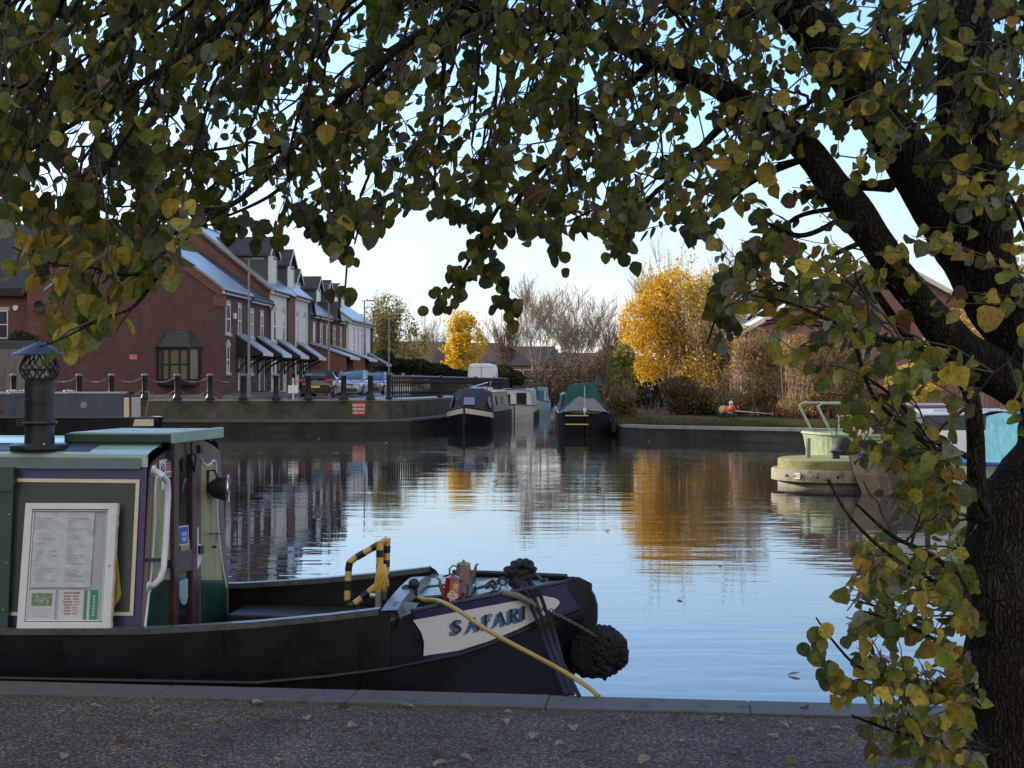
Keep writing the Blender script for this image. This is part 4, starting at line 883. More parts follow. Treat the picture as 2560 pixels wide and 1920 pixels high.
for s in (-1,1):
    mb = MB(); mb.box(-.03,.03,s*.93-.06,s*.93+.06,.9,1.3); mb.build('tail_light', M['taillight'], V)
    for x in (1.0,4.6):
        wl = E('wheel', (x, s*.88, .34)); wl.parent = V
        mb = MB(); mb.lathe([(.2,-.1),(.33,-.11),(.34,0),(.33,.11),(.2,.1)], 18, axis='Y'); mb.build('tyre', M['rubber'], wl, smooth=True)
mb = MB(); mb.tube([(.1,0,2.25),(.05,0,2.55)], .02, 5); mb.cbox((1,0,2.3),2.0,.06,.05); mb.build('roof_bar', M['silver'], V)

# ------------------------------------------------------------------ people
def skinned(name, nodes, edges, m, parent=None, sub=2):
    me = bpy.data.meshes.new(name); me.from_pydata([n[0] for n in nodes], edges, []); me.materials.append(m)
    o = bpy.data.objects.new(name, me); C.objects.link(o); o.parent = parent
    sk = o.modifiers.new('skin', 'SKIN'); sk.use_smooth_shade = True
    if not me.skin_vertices: 
        b = bmesh.new(); b.from_mesh(me); b.verts.layers.skin.verify(); b.to_mesh(me); b.free()
    for i, n in enumerate(nodes):
        r = n[1]; me.skin_vertices[0].data[i].radius = r if hasattr(r, '__len__') else (r, r)
        me.skin_vertices[0].data[i].use_root = (i == 0)
    if sub: s_ = o.modifiers.new('sub', 'SUBSURF'); s_.levels = s_.render_levels = sub
    return o
M['skin'] = mat('skin', (.45,.27,.2), .6, var=.05); M['clothdark'] = mat('dark_coat_cloth', (.012,.013,.02), .9)
M['clothred'] = mat('red_jacket_cloth', (.42,.025,.03), .8, var=.1); M['clothyel'] = mat('yellow_green_jacket_cloth', (.42,.4,.06), .8, var=.1)
M['trouser'] = mat('dark_trousers', (.018,.02,.028), .9); M['hair'] = mat('dark_hair', (.02,.015,.012), .8); M['knit'] = mat('pale_knit_hat', (.5,.42,.4), .9)
def person(loc, rz, label, jacket, h=1.75, crouch=False, arm_out=0, hat=None, bag=None):
    r = E('person', loc, rz, label, 'person'); k = h/1.75
    def S(v): return tuple(c*k for c in v)
    if not crouch:
        hip, kn, an = .92, .50, .09
        J = dict(pel=(0,0,.95), chest=(.0,0,1.28), neck=(0,0,1.48), head=(.02,0,1.60), top=(.02,0,1.68),
                 lh=(0,.1,.9), rh=(0,-.1,.9), lk=(.1,.11,.5), rk=(-.04,-.11,.5), la=(.06,.11,.09), ra=(-.16,-.11,.11), lt=(.22,.12,.04), rt=(-.02,-.12,.04),
                 ls=(0,.19,1.40), rs=(0,-.19,1.40), le=(-.03,.25,1.14), re=(.05,-.27,1.13), lw=(.05,.26,.9), rw=(.22,-.30,.95), lf=(.07,.26,.82), rf=(.29,-.30,.93))
    else:
        J = dict(pel=(-.1,0,.36), chest=(.02,0,.62), neck=(.08,0,.80), head=(.13,0,.92), top=(.13,0,1.0),
                 lh=(-.06,.1,.33), rh=(-.06,-.1,.33), lk=(.28,.14,.46), rk=(.28,-.14,.44), la=(.16,.13,.08), ra=(.16,-.13,.08), lt=(.3,.14,.04), rt=(.3,-.14,.04),
                 ls=(.05,.18,.74), rs=(.05,-.18,.74), le=(.16,.24,.54), re=(.16,-.24,.54), lw=(.36,.15,.52), rw=(.36,-.12,.52), lf=(.43,.12,.52), rf=(.43,-.09,.52))
    J = {a: Vector(S(b)) for a, b in J.items()}; key = list(J)
    rad = dict(pel=.13,chest=.14,neck=.055,head=.09,top=.075,lh=.09,rh=.09,lk=.06,rk=.06,la=.042,ra=.042,lt=.035,rt=.035,ls=.07,rs=.07,le=.045,re=.045,lw=.03,rw=.03,lf=.028,rf=.028)
    nodes = [(J[a], rad[a]*k) for a in key]; ix = {a:i for i,a in enumerate(key)}
    ed = [('pel','chest'),('chest','neck'),('neck','head'),('head','top'),('pel','lh'),('pel','rh'),('lh','lk'),('rh','rk'),('lk','la'),('rk','ra'),('la','lt'),('ra','rt'),('chest','ls'),('chest','rs'),('ls','le'),('rs','re'),('le','lw'),('re','rw'),('lw','lf'),('rw','rf')]
    skinned('body', nodes, [(ix[a],ix[b]) for a,b in ed], M['skin'], r)
    def sub_(name, ks, es, m, g):
        i2 = {a:i for i,a in enumerate(ks)}; skinned(name, [(J[a], (rad[a]+g)*k) for a in ks], [(i2[a],i2[b]) for a,b in es], m, r)
    sub_('jacket', ['pel','chest','ls','rs','le','re','lw','rw'], [('pel','chest'),('chest','ls'),('chest','rs'),('ls','le'),('rs','re'),('le','lw'),('re','rw')], M[jacket], .03)
    sub_('trousers', ['pel','lh','rh','lk','rk','la','ra'], [('pel','lh'),('pel','rh'),('lh','lk'),('rh','rk'),('lk','la'),('rk','ra')], M['trouser'], .022)
    mb = MB(); c = J['head']+Vector((-.012,0,.03))*k; mb.ball(c, .115*k, 10, 6, 1.1); mb.build('hat' if hat else 'hair', M[hat or 'hair'], r, smooth=True)
    mb = MB(); f = J['head']+Vector((.095,0,-.01))*k; mb.ball(f, .018*k, 6, 4); mb.build('nose', M['skin'], r)
    if bag:
        mb = MB(); c = J['chest']+Vector((-.2,0,0))*k; mb.cbox(c, .16*k,.3*k,.42*k); mb.build('backpack', M[bag], r, bev=.04)
    return r
def bicycle(loc, rz, label):
    r = E('bicycle', loc, rz, label, 'bicycle')
    for x in (-.5,.52):
        wl = E('wheel', (x,0,.34)); wl.parent = r
        mb = MB(); mb.tube([(.32*math.cos(q),0,.32*math.sin(q)) for q in [2*math.pi*j/20 for j in range(20)]], .022, 5, closed=True); mb.build('tyre', M['rubber'], wl)
        mb = MB()
        for j in range(8): q = math.pi*j/8; mb.tube([(.3*math.cos(q),0,.3*math.sin(q)),(-.3*math.cos(q),0,-.3*math.sin(q))], .003, 3)
        mb.build('rim', M['alloy'], wl)
    mb = MB()
    for a, b in (((-.5,0,.34),(-.1,0,.32)),((-.5,0,.34),(-.2,0,.82)),((-.1,0,.32),(-.2,0,.88)),((-.1,0,.32),(.33,0,.78)),((-.19,0,.8),(.33,0,.84)),((.33,0,.92),(.52,0,.34))): mb.tube([a,b], .018, 5)
    mb.build('frame', M['ironblack'], r)
    mb = MB(); mb.cbox((-.2,0,.92),.26,.13,.06); mb.build('saddle', M['ink'], r, bev=.02)
    mb = MB(); mb.tube([(.4,-.28,.98),(.33,-.1,.97),(.33,.1,.97),(.4,.28,.98)], .014, 5); mb.tube([(.33,0,.8),(.33,0,.97)], .014, 5); mb.build('handlebar', M['ironblack'], r)
    return r
pc = P(1622,1032,80); person((pc.x,80,-.0), R(95), 'person in a dark coat walking away up the dirt path with a bicycle', 'clothdark', 1.78)
bicycle((pc.x+.48,80.2,0), R(93), 'bicycle pushed by the person in the dark coat')
pc = P(1826,1052,62.5); person((pc.x,62.5,-.02), R(60), 'person in a bright red jacket crouching on the far bank', 'clothred', 1.45, True, hat='knit')
pc = P(1808,1052,63.0); person((pc.x,63.2,-.02), R(40), 'person in a yellow green jacket crouching beside the red jacket', 'clothyel', 1.4, True)
mb = MB(); a = P(1838,1028,62.2); b = P(1935,1036,57.5); mb.tube([a,b], [.015,.005], 4); T(mb.build('fishing_rod', M['plank']), 'long thin fishing rod pointing out over the far bank', 'fishing rod')

# ------------------------------------------------------------------ background boats
def boat(name, label, loc, rz, L_, mats, beam=2.06, free=.78, cab=(1.5,10), ch=.95, bowl=2.4, sheer=.28, wins=(), tumble=.12, roofcol='mintroof', cat='boat', sternround=True, band=None, group=None):
    r = E(name, (*loc, WZ), rz, label, cat, group); hb = beam/2
    st = [0,.25,.7,1.4,L_*.5]+[L_-bowl+bowl*k/9 for k in range(10)]
    def hw_(x):
        if x > L_-bowl: t = (x-(L_-bowl))/bowl; return max(hb*(1-t**2.3), .03)
        if sternround and x < 1.4: return hb*(.55+.45*math.sin(min(x/1.4,1)*math.pi/2))
        return hb
    def gz(x): t = max(0,(x-(L_-bowl*1.5))/(bowl*1.5)); return free+sheer*t*t+(.06 if x < 1 else 0)
    def rows(z_in):
        out_ = []
        for x in st:
            w_ = hw_(x); t = max(0,(x-(L_-bowl))/bowl); z = gz(x)
            out_.append([(x-t*.5,-w_*(1-.4*t),-.5),(x-t*.12,-w_*(1-.12*t),z*.45),(x,-w_,z),(x,w_,z),(x-t*.12,w_*(1-.12*t),z*.45),(x-t*.5,w_*(1-.4*t),-.5)])
        return out_
    mb = MB(); rw_ = rows(0); mb.grid(rw_); mb.add(rw_[0], [tuple(range(6))]); mb.build('hull', M[mats['hull']], r)
    mb = MB()
    for s in (-1,1): mb.tube([(x,s*(hw_(x)+.005),gz(x)) for x in st], .035, 5)
    mb.build('gunwale', M[mats.get('gun','gunwale')], r)
    if band:
        mb = MB()
        for s in (-1,1):
            n = len(st)-1; sel = [x for x in st if x > L_-bowl-.1]
            mb.grid([[(x,s*(hw_(x)+.02),gz(x)-.05),(x-.03,s*(hw_(x)+.022),gz(x)-.30+.02)] for x in sel])
        mb.build('bow_flash', M[band], r)
    if cab:
        x0, x1 = cab; hc = hb-.12; zt = free+ch
        mb = MB(); mb.grid([[(x,-hc,gz(x)-.02),(x,-hc+tumble,zt),(x,-hc*.5,zt+.06),(x,0,zt+.08),(x,hc*.5,zt+.06),(x,hc-tumble,zt),(x,hc,gz(x)-.02)] for x in (x0,x1)])
        for x in (x0,x1): mb.add([(x,-hc,free-.1),(x,-hc+tumble,zt),(x,0,zt+.08),(x,hc-tumble,zt),(x,hc,free-.1)], [(0,1,2,3,4)])
        mb.build('cabin', M[mats['cabin']], r)
        mb = MB(); mb.grid([[(x,-hc+tumble-.03,zt+.0),(x,-hc+tumble,zt+.03),(x,-hc*.5,zt+.08),(x,0,zt+.10),(x,hc*.5,zt+.08),(x,hc-tumble,zt+.03),(x,hc-tumble+.03,zt)] for x in (x0-.08,(x0+x1)/2,x1+.08)]); mb.build('roof', M[mats['roof']], r)
        mb = MB()
        for s in (-1,1): mb.tube([(x0+.2,s*(hc-tumble-.07),zt+.09),(x1-.2,s*(hc-tumble-.07),zt+.09)], .02, 5)
        mb.build('handrail', M[mats.get('rail','silver')], r)
        ang = math.atan2(tumble, zt-free)
        for x, w_, h_, rnd in wins:
            for s in (-1,1):
                zc = free+ch*.55; yy = hc-tumble*.55
                mt = Matrix.Translation((x, s*(yy+.012), zc)) @ Matrix.Rotation(s*ang, 4, 'X')
                mb = MB()
                if rnd: mb.lathe([(w_/2,-.012),(w_/2,.012)], 16, axis='Y')
                else: mb.box(-w_/2,w_/2,-.012,.012,-h_/2,h_/2)
                mb.v = [tuple(mt @ Vector(v)) for v in mb.v]; f = mb.build('porthole' if rnd else 'window', M['silver' if not rnd else 'leadgrey'], r)
                mb = MB()
                if rnd: mb.lathe([(w_/2-.03,-.014),(w_/2-.03,.02 if s > 0 else -.02)], 16, axis='Y')
                else: mb.box(-w_/2+.035,w_/2-.035,-.018,.018,-h_/2+.035,h_/2-.035)
                mb.v = [tuple(mt @ Vector(v)) for v in mb.v]; mb.build('pane', M['glass' if not rnd else 'portcover'], f)
    return r, hw_, gz
M['portcover'] = mat('pale_porthole_cover', (.20,.23,.28), .5)
M['slategrey'] = mat('slate_blue_boat_paint', (.055,.07,.095), .4, var=.12, vs=2, streak=True); M['greencream'] = mat('grey_green_boat_paint', (.20,.215,.17), .45, var=.15)
M['tarpblack'] = mat('black_canopy_canvas', (.012,.013,.018), .7, var=.2, bump=.01, bs=4); M['tarpgreen'] = mat('green_tarpaulin', (.016,.062,.046), .9, spec=.1, var=.35, vs=3, bump=.07, bs=2.2)
M['tarpgrey'] = mat('grey_tarpaulin', (.16,.16,.165), .9, spec=.1, var=.2, vs=3, bump=.03, bs=4); M['lilac'] = mat('lilac_canopy_window', (.15,.16,.28), .3, var=.15, vs=3, bump=.01, bs=5)
M['paleblue'] = mat('pale_blue_boat_paint', (.33,.48,.55), .4, var=.1); M['boatwhite'] = mat('off_white_boat_paint', (.45,.46,.48), .4, var=.12)
M['midblue'] = mat('mid_blue_boat_paint', (.03,.11,.24), .4, var=.1); M['lime'] = mat('pale_lime_boat_paint', (.28,.37,.22), .5, var=.2, vs=9)
M['tarpmaroon'] = mat('maroon_canvas', (.09,.012,.035), .8, var=.15); M['tarpcream'] = mat('cream_rolled_canvas', (.6,.53,.38), .8, var=.15, bump=.01, bs=20)
M['turq'] = mat('turquoise_boat_paint', (.02,.15,.23), .4, var=.12); M['bluetrim'] = mat('bright_blue_trim', (.04,.16,.5), .35); M['celadon'] = mat('pale_green_hull_paint', (.26,.36,.27), .45, var=.15)
M['brownhull'] = mat('grey_brown_hull_paint', (.12,.095,.072), .6, var=.25, vs=3); M['navyc'] = mat('navy_cabin_paint', (.015,.022,.055), .45)
dirb = math.atan2(-.996, -.088)
# cream and black narrowboat, bow towards the camera
b1, hw1, gz1 = boat('narrowboat', 'black and cream narrowboat moored at the wall bend with black canopy over its bow', (-.93,76.2), dirb, 13.7, dict(hull='blackhull',cabin='greencream',roof='mint',gun='blackhull'), beam=2.1, free=.85, cab=(1.5,9.8), ch=.95, sheer=.3, wins=((3,.9,.5,0),(5.5,.9,.5,0),(8.2,.9,.5,0)), band='cream')
mb = MB(); hc = .95; z0 = .8; z1 = 1.98
mb.grid([[(9.8,-hc,z0),(9.8,-hc+.12,z1-.15),(9.8,-.45,z1),(9.8,.45,z1),(9.8,hc-.12,z1-.15),(9.8,hc,z0)],[(11.0,-hc,z0+.02),(11.0,-hc+.14,z1-.2),(11.0,-.42,z1-.02),(11.0,.42,z1-.02),(11.0,hc-.14,z1-.2),(11.0,hc,z0+.02)],[(12.3,-.7,z0+.16),(12.0,-.55,z1-.6),(11.85,-.3,z1-.35),(11.85,.3,z1-.35),(12.0,.55,z1-.6),(12.3,.7,z0+.16)]]); 
mb.grid([[(12.3,-.7,z0+.16),(12.0,-.55,z1-.6),(11.85,-.3,z1-.35)],[(12.3,.7,z0+.16),(12.0,.55,z1-.6),(11.85,.3,z1-.35)]]); mb.build('canopy', M['tarpblack'], b1)
def quad3(mb, a, b, c, d, off): 
    a, b, c, d = map(Vector, (a,b,c,d)); n = (b-a).cross(d-a).normalized()*off
    mb.add([a+n,b+n,c+n,d+n,a-n,b-n,c-n,d-n],[(0,1,2,3),(7,6,5,4),(0,4,5,1),(1,5,6,2),(2,6,7,3),(3,7,4,0)])
mb = MB(); quad3(mb, (12.2,-.22,z0+.42),(12.2,.30,z0+.42),(11.9,.26,z1-.42),(11.9,-.22,z1-.42), .02); mb.build('canopy_window', M['lilac'], b1)
mb = MB()
for s in (-1,1): quad3(mb, (11.0,s*(hc-.0),z0+.25),(11.5,s*.93,z0+.3),(11.45,s*.82,z1-.5),(11.0,s*(hc-.1),z1-.35), .02)
mb.build('side_window', M['lilac'], b1)
mb = MB(); mb.tube([(13.72,0,-.5),(13.75,0,.4),(13.68,0,1.16)], .05, 6); mb.build('stem_post', M['blackhull'], b1)
mb = MB()
for k in range(6): mb.cbox((3+k*1.1,random.uniform(-.4,.4),1.95), random.uniform(.3,.8),random.uniform(.2,.5),random.uniform(.1,.22))
mb.tube([(7.0,-.5,2.0),(8.6,.5,2.25)], .03, 5); mb.tube([(7.5,.5,2.0),(7.9,.6,2.3)], .025, 5); mb.build('roof_clutter', M['silver'], b1)
# off white cruiser
b2, *_ = boat('canal_cruiser', 'off white canal boat with dark square windows behind the cream and black narrowboat', (.75,90.5), math.atan2(-.997,-.05), 12.5, dict(hull='boatwhite',cabin='boatwhite',roof='boatwhite'), beam=2.1, free=.95, cab=(.8,10.9), ch=.85, bowl=1.3, sheer=.1, wins=((2.5,.7,.45,0),(8.5,.28,.3,0),(9.6,.28,.3,0)))
for q_ in ((-.75,-.3,1.05,1.6),(.05,.62,.98,1.68)): mb = MB(); mb.box(10.9,10.93,*q_); mb.build('front_window', M['glass'], b2)
mb = MB(); mb.cbox((9,0,1.98),.5,.5,.2); mb.cbox((6,.2,1.95),.7,.4,.14); mb.build('roof_hatch', M['steel'], b2)
mb = MB(); mb.grid([[(x,s*1.065,-.3),(x,s*1.065,.6)] for x in (1.5,11.3) for s in (1,)]); mb.grid([[(x,-1.065,-.3),(x,-1.065,.6)] for x in (1.5,11.3)]); mb.build('hull_blacking', M['blackhull'], b2)
# pale blue boat
b3, *_ = boat('motor_boat', 'pale blue boat with blue cockpit, farthest of the moored line', (2.0,109), math.atan2(-.998,-.05), 13, dict(hull='paleblue',cabin='paleblue',roof='paleblue'), beam=2.1, free=.9, cab=(1,9.2), ch=.95, bowl=2.2, wins=((3,.9,.5,0),(6,.9,.5,0),(8,.9,.5,0)))
mb = MB(); mb.box(9.2,9.24,-.75,.75,1.0,1.75); mb.box(9.3,10.4,-.85,-.3,1.0,1.55); mb.build('cockpit', M['midblue'], b3)
mb = MB(); mb.tube([(9.6,.2,1.0),(9.7,.2,2.7)], [.05,.12], 8); mb.build('furled_flag', mat('green_flag', (.015,.08,.05), .7), b3)
# tarpaulin covered boat
b4, hw4, gz4 = boat('covered_boat', 'black hulled boat under a green tarpaulin, moored alone in the middle of the channel', (3.25,70.5), math.atan2(-.999,-.02), 12.9, dict(hull='blackhull',cabin='dgreen',roof='dgreen'), beam=2.15, free=.98, cab=(1,8.5), ch=.7, bowl=.9, sheer=.02, sternround=False)
mb = MB(); rows = []
random.seed(3)
for x, w_, zt in ((8.3,1.02,2.2),(9.6,1.02,2.24),(10.6,.98,2.15),(11.2,.99,1.78),(12.0,1.0,1.34),(12.6,1.0,1.0)):
    rows.append([(x,w_*-1.03,.95)]+[(x+random.uniform(-.04,.04), w_*c*(1-.18*(zt-1)), .95+(zt-.95)*math.sqrt(max(0,1-abs(c)**6))*(1+random.uniform(-.07,.03))) for c in (-.99,-.93,-.7,-.4,0,.4,.7,.93,.99)]+[(x,w_*1.03,.95)])
mb.grid(rows); mb.build('green_cover', M['tarpgreen'], b4, smooth='all')
mb = MB(); rows = []
for x, zt in ((11.1,1.5),(11.7,1.62),(12.2,1.45),(12.65,1.06)):
    rows.append([(x,c*.98,1.0+(zt-1.0)*(max(0,1-abs(c)**2))*(1+.12*math.sin(c*9+x*3))) for c in (-1,-.8,-.6,-.4,-.2,0,.2,.4,.6,.8,1)])
mb.grid([[(p[0]+.1,p[1],p[2]+.02) for p in r_] for r_ in rows]); mb.build('grey_cover', M['tarpgrey'], b4, smooth='all')
mb = MB(); mb.tube([(12.75,0,.9),(12.7,0,2.12)], .022, 5); mb.cbox((12.8,0,1.05),.06,.12,.3); mb.build('pole', M['silver'], b4)
for q_ in (.86,.5): mb = MB(); mb.box(12.9,12.93,-.8,.15,q_,q_+.045); mb.build('yellow_line', M['tapey'], b4)
mb = MB(); mb.tube([(9.3,.7,2.1),(9.3,.7,2.6)], [.2,.03], 8); mb.tube([(9.3,.7,2.5),(9.3,.7,2.9)], .03, 6); mb.build('chimney', M['steel'], b4)
mb = MB(); mb.cbox((11.8,1.15,.9), .5,.25,.35); mb.tube([(12.1,1.25,.2),(12.1,1.25,.75)], .13, 10); mb.build('fender', M['rubber'], b4)
# slate grey narrowboat on the left, broadside
b5, *_ = boat('narrowboat', 'long slate grey narrowboat with round portholes, broadside at the left wall', (X(400,61)-19,61.6), 0, 19, dict(hull='blackhull',cabin='slategrey',roof='slategrey',gun='slategrey'), beam=2.0, free=.72, cab=(1.5,17.45), ch=1.0, bowl=1.3, sheer=.0, wins=tuple((x,.32,.32,1) for x in (5.6,8.9,11.55,14.2,16.0-.1)[:4]+((19-(400-213)/F*61),)))
xe = 17.45; mb = MB(); mb.box(xe+.0,xe+.33,-.86,.86,.7,1.7); mb.build('end_bulkhead', M['maroon'], b5)
mb = MB(); mb.box(xe+.05,xe+.28,-.885,-.862,.62,1.6); mb.box(xe+.335,xe+.355,-.7,.7,.7,1.6); mb.build('end_door', M['cream'], b5)
mb = MB(); mb.box(xe+.1,xe+1.35,-.96,-.9,.36,.66); mb.build('cream_strake', M['cream'], b5)
mb = MB(); mb.box(xe+.1,xe+1.4,-.97,-.9,.665,.72); mb.build('maroon_strake', M['maroon'], b5)
mb = MB(); mb.tube([(xe+.85,-.4,.7),(xe+1.0,-.4,1.5),(xe+1.02,-.4,1.82),(xe+.85,-.4,1.84)], .03, 6); mb.build('tiller', M['brass'], b5)
mb = MB(); mb.tube([(xe+1.5,0,.1),(xe+1.72,0,.1)], .3, 14); mb.build('fender', M['ropefender'], b5, smooth=True)
for x in (19-(400-25)/F*61, 19-(400-57)/F*61, 19-(400-167)/F*61):
    mb = MB(); mb.lathe([(.2,1.78),(.2,1.84),(.26,1.86),(.26,1.9),(.1,1.93)], 12, (x,-.3,0)); mb.build('roof_vent', M['silver'], b5)
mb = MB(); mb.lathe([(.12,-.04),(.16,0),(.12,.04)], 12, (19-(400-0)/F*61,-.9,1.1), axis='Y'); mb.build('lifebuoy', M['signred'], b5)
# boats on the right behind the branches
b6, *_ = boat('lime_boat', 'pale lime green boat with tubular rails and a maroon canvas cover', (X(2500,32),32.6), math.pi+.06, (X(2500,32)-X(2035,31)), dict(hull='lime',cabin='tarpmaroon',roof='tarpmaroon',gun='lime'), beam=2.0, free=1.02, cab=(.6,2.6), ch=.6, bowl=.8, sheer=.05)
Lb = X(2500,32)-X(2035,31)
mb = MB()
for y in (-.8,.8):
    mb = MB(); mb.tube([(Lb-.5,y,1.0),(Lb-.15,y,1.68),(Lb-.25,y,1.74),(Lb-1.1,y,1.74),(Lb-1.7,y,1.1)], .028, 6); mb.build('bow_hoop', M['celadon'], b6)
mb = MB()
for q in (.62,.8,1.05,1.35): mb.tube([(Lb-q,.82,1.0),(Lb-q,.82,1.46)], .02, 5)
mb.tube([(Lb-.6,.82,1.46),(Lb-1.6,.82,1.46)], .02, 5); mb.build('guard_rail', mat('pale_green_rail', (.34,.45,.35), .4), b6)
mb = MB()
for k in range(4): mb.tube([(Lb-.95-k*.075,.98,.95),(Lb-1.52-k*.075,.92,1.72)], .055, 6)
mb.build('rolled_cover', M['tarpcream'], b6, smooth=True)
mb = MB(); mb.add([(Lb-1.2,-.84,.95),(Lb-2.2,-.84,.95),(Lb-2.2,-.7,1.6),(Lb-1.72,-.8,1.5),(Lb-1.2,.84,.95),(Lb-2.2,.84,.95),(Lb-2.2,.7,1.6),(Lb-1.72,.8,1.5)],[(0,1,2,3),(7,6,5,4),(3,2,6,7),(0,3,7,4),(1,5,6,2)]); mb.build('side_cover', M['tarpmaroon'], b6)
mb = MB(); mb.ball((Lb-.62,1.15,.72), .25, 14, 8, 1.15); mb.tube([(Lb-.5,1.05,1.05),(Lb-.5,.98,1.3)], .015, 5); mb.build('fender', M['rubber'], b6, smooth=True)
b7, *_ = boat('canal_boat', 'navy cabin boat with a rippled white sheet, half hidden by the tree', (X(2640,27),28.2), math.pi+.05, X(2640,27)-X(2150,27), dict(hull='brownhull',cabin='navyc',roof='boatwhite'), beam=2.0, free=.72, cab=(.2,2.5), ch=.85, bowl=1.7, sheer=.12)
mb = MB(); rows = []
for k in range(15):
    x = .9+k*.11; rows.append([(x,1.0+.025*math.sin(k*2.1),.55+.02*math.sin(k)),(x,.98+.03*math.sin(k*2.6+1),.9),(x,.88+.02*math.sin(k*1.7),1.28)])
mb.grid(rows); mb.build('hanging_sheet', M['white'], b7, smooth='all')
b8, *_ = boat('motor_boat', 'boat with turquoise cabin and blue edged pale green hull behind the trunk', (X(3000,24),24.2), math.pi+.08, X(3000,24)-X(2350,24), dict(hull='celadon',cabin='turq',roof='turq',gun='bluetrim'), beam=1.9, free=.82, cab=(.5,3.4), ch=.8, bowl=1.5, sheer=.06)
mb = MB(); mb.grid([[(x,s*.97,-.3),(x,s*.975,.36)] for s in (1,) for x in (0,3.2)]); mb.build('boot_stripe', M['blackhull'], b8)
# round concrete mooring platform
pr = E('mooring_platform', (X(2105,29.3), 30.0, 0), 0, 'round weathered concrete mooring platform with mossy yellow top disc', 'platform')
rad_ = X(2105,29.3)-X(1946,29.3)
M['mossconc'] = mat('mossy_yellow_concrete', (.22,.21,.08), .9, var=.3, vs=4, bump=.01, bs=20, stain=((.09,.095,.05), 4, .48, .2)); M['greyconc'] = mat('weathered_grey_platform', (.24,.21,.165), .9, var=.35, vs=4, bump=.012, bs=20, stain=((.08,.08,.06), 5, .5, .16))
zt = EYE-(1152-HZ)/F*29; z2 = EYE-(1178-HZ)/F*28.9; z3 = EYE-(1208-HZ)/F*28.8
mb = MB(); mb.lathe([(.01,zt),(rad_-.17,zt),(rad_-.14,zt-.03),(rad_-.14,z2-.02),(.01,z2-.02)], 40, cap=False); mb.build('top_disc', M['mossconc'], pr, smooth=True)
mb = MB(); mb.lathe([(.01,z2),(rad_-.02,z2),(rad_,z2-.03),(rad_,z3),(rad_-.06,z3-.02),(.01,z3-.02)], 40, cap=False); mb.build('rubbing_ring', M['greyconc'], pr, smooth=True)
mb = MB(); mb.lathe([(rad_-.14,z3-.02),(rad_-.14,-1.4)], 36, cap=False); mb.build('base', M['greyconc'], pr, smooth=True)
mb = MB()
for a in (-150,-140,-133,-118,-100,-84): mb.ball((rad_*math.cos(R(a)), rad_*math.sin(R(a)), (z2+z3)/2), .03, 6, 4)
mb.build('ring_bolt', M['ironblack'], pr)
mb = MB(); a = R(-137); mb.cbox((rad_*1.005*math.cos(a), rad_*1.005*math.sin(a), (z2+z3)/2), .02,.13,.13, 0, Matrix.Rotation(a,3,'Z')); pt = mb.build('number_tag', M['signwhite'], pr)
text('tag_number', '22', .1, M['ink'], pt, Matrix.Translation((rad_*1.012*math.cos(a), rad_*1.012*math.sin(a), (z2+z3)/2)) @ Matrix.Rotation(a+R(90),4,'Z') @ X90)
mb = MB(); mb.lathe([(.09,zt),(.09,zt+.12),(.14,zt+.14),(.14,zt+.17),(.01,zt+.2)], 10, (-.05,-.35,0)); mb.build('mooring_cleat', M['steel'], pr)
mb = MB(); mb.tube([(-.55,.1,zt),(-.53,.12,zt+.42)], [.06,.045], 7); mb.build('wooden_stump', M['plank'], pr)
# two wall notices / odd things: gulls of floating leaves on the water
# ------------------------------------------------------------------ the narrowboat in the foreground
AL = math.atan(.1); CA, SA = math.cos(AL), math.sin(AL); YB = 7.8
def bl(px, py, t):                        # picture point on the fore-and-aft plane at local y = t
    kx = (px-1280)/F; s = (kx*(YB+t*CA)-t*SA)/(CA+kx*SA); Y = YB-s*SA+t*CA
    return Vector((s, t, EYE-(py-HZ)/F*Y))
def fr(px, py, s):                        # picture point on the athwartships plane at local x = s
    kx = (px-1280)/F; t = (kx*(YB-s*SA)-s*CA)/(SA-kx*CA); Y = YB-s*SA+t*CA
    return Vector((s, t, EYE-(py-HZ)/F*Y))
BEAM = 1.85; TC = BEAM/2
S0 = bl(979, 1600, 0).x; SE = bl(1484, 1500, TC).x
def tt(s): u = min(max((s-S0)/(SE-S0), 0), 1); return TC*u**1.06
def surf(px, py, off=0.0):
    a, b = S0-8, SE+.0
    for _ in range(40):
        m = (a+b)/2; t = tt(m); x = m*CA+t*SA; Y = YB-m*SA+t*CA
        if 1280+F*x/Y < px: a = m
        else: b = m
    s = (a+b)/2; t = tt(s); Y = YB-s*SA+t*CA
    d = (tt(s+.01)-tt(s-.01))/.02; n = Vector((d, -1, 0)).normalized()
    return Vector((s, t, EYE-(py-HZ)/F*Y))+n*off
def lerpl(tab, x):
    if x <= tab[0][0]: return tab[0][1]
    for (a, b), (c, d) in zip(tab, tab[1:]):
        if x <= c: return b+(d-b)*(x-a)/(c-a)
    return tab[-1][1]
B = E('narrowboat', (0, YB, 0), -AL, 'dark narrowboat moored in the foreground with SAFARI painted on its bow', 'boat')
side_top = [(0,1574),(300,1573),(376,1572),(520,1564),(640,1556),(820,1539),(947,1524),(960,1531),(979,1556),(1031,1531),(1413,1459),(1449,1452),(1484,1462)]
knuck = [(979,1672),(1055,1656),(1145,1638),(1218,1614),(1290,1586),(1344,1564),(1449,1521),(1484,1512)]
# hull shell
mb = MB()
topz = []
for px in (0,150,300,376,450,520,640,740,820,900,947,962,978): p = bl(px, lerpl(side_top,px), 0); topz.append((p.x, p.z))
left_x = -9.0; zL = topz[0][1]
ns = [(left_x, zL)]+topz
rows = [[Vector((x,0,z)), Vector((x,.0,-.1)), Vector((x,.04,-.95)), Vector((x,BEAM-.04,-.95)), Vector((x,BEAM,-.1)), Vector((x,BEAM,z if x < topz[10][0] else z))] for x, z in ns]
mb.grid(rows)
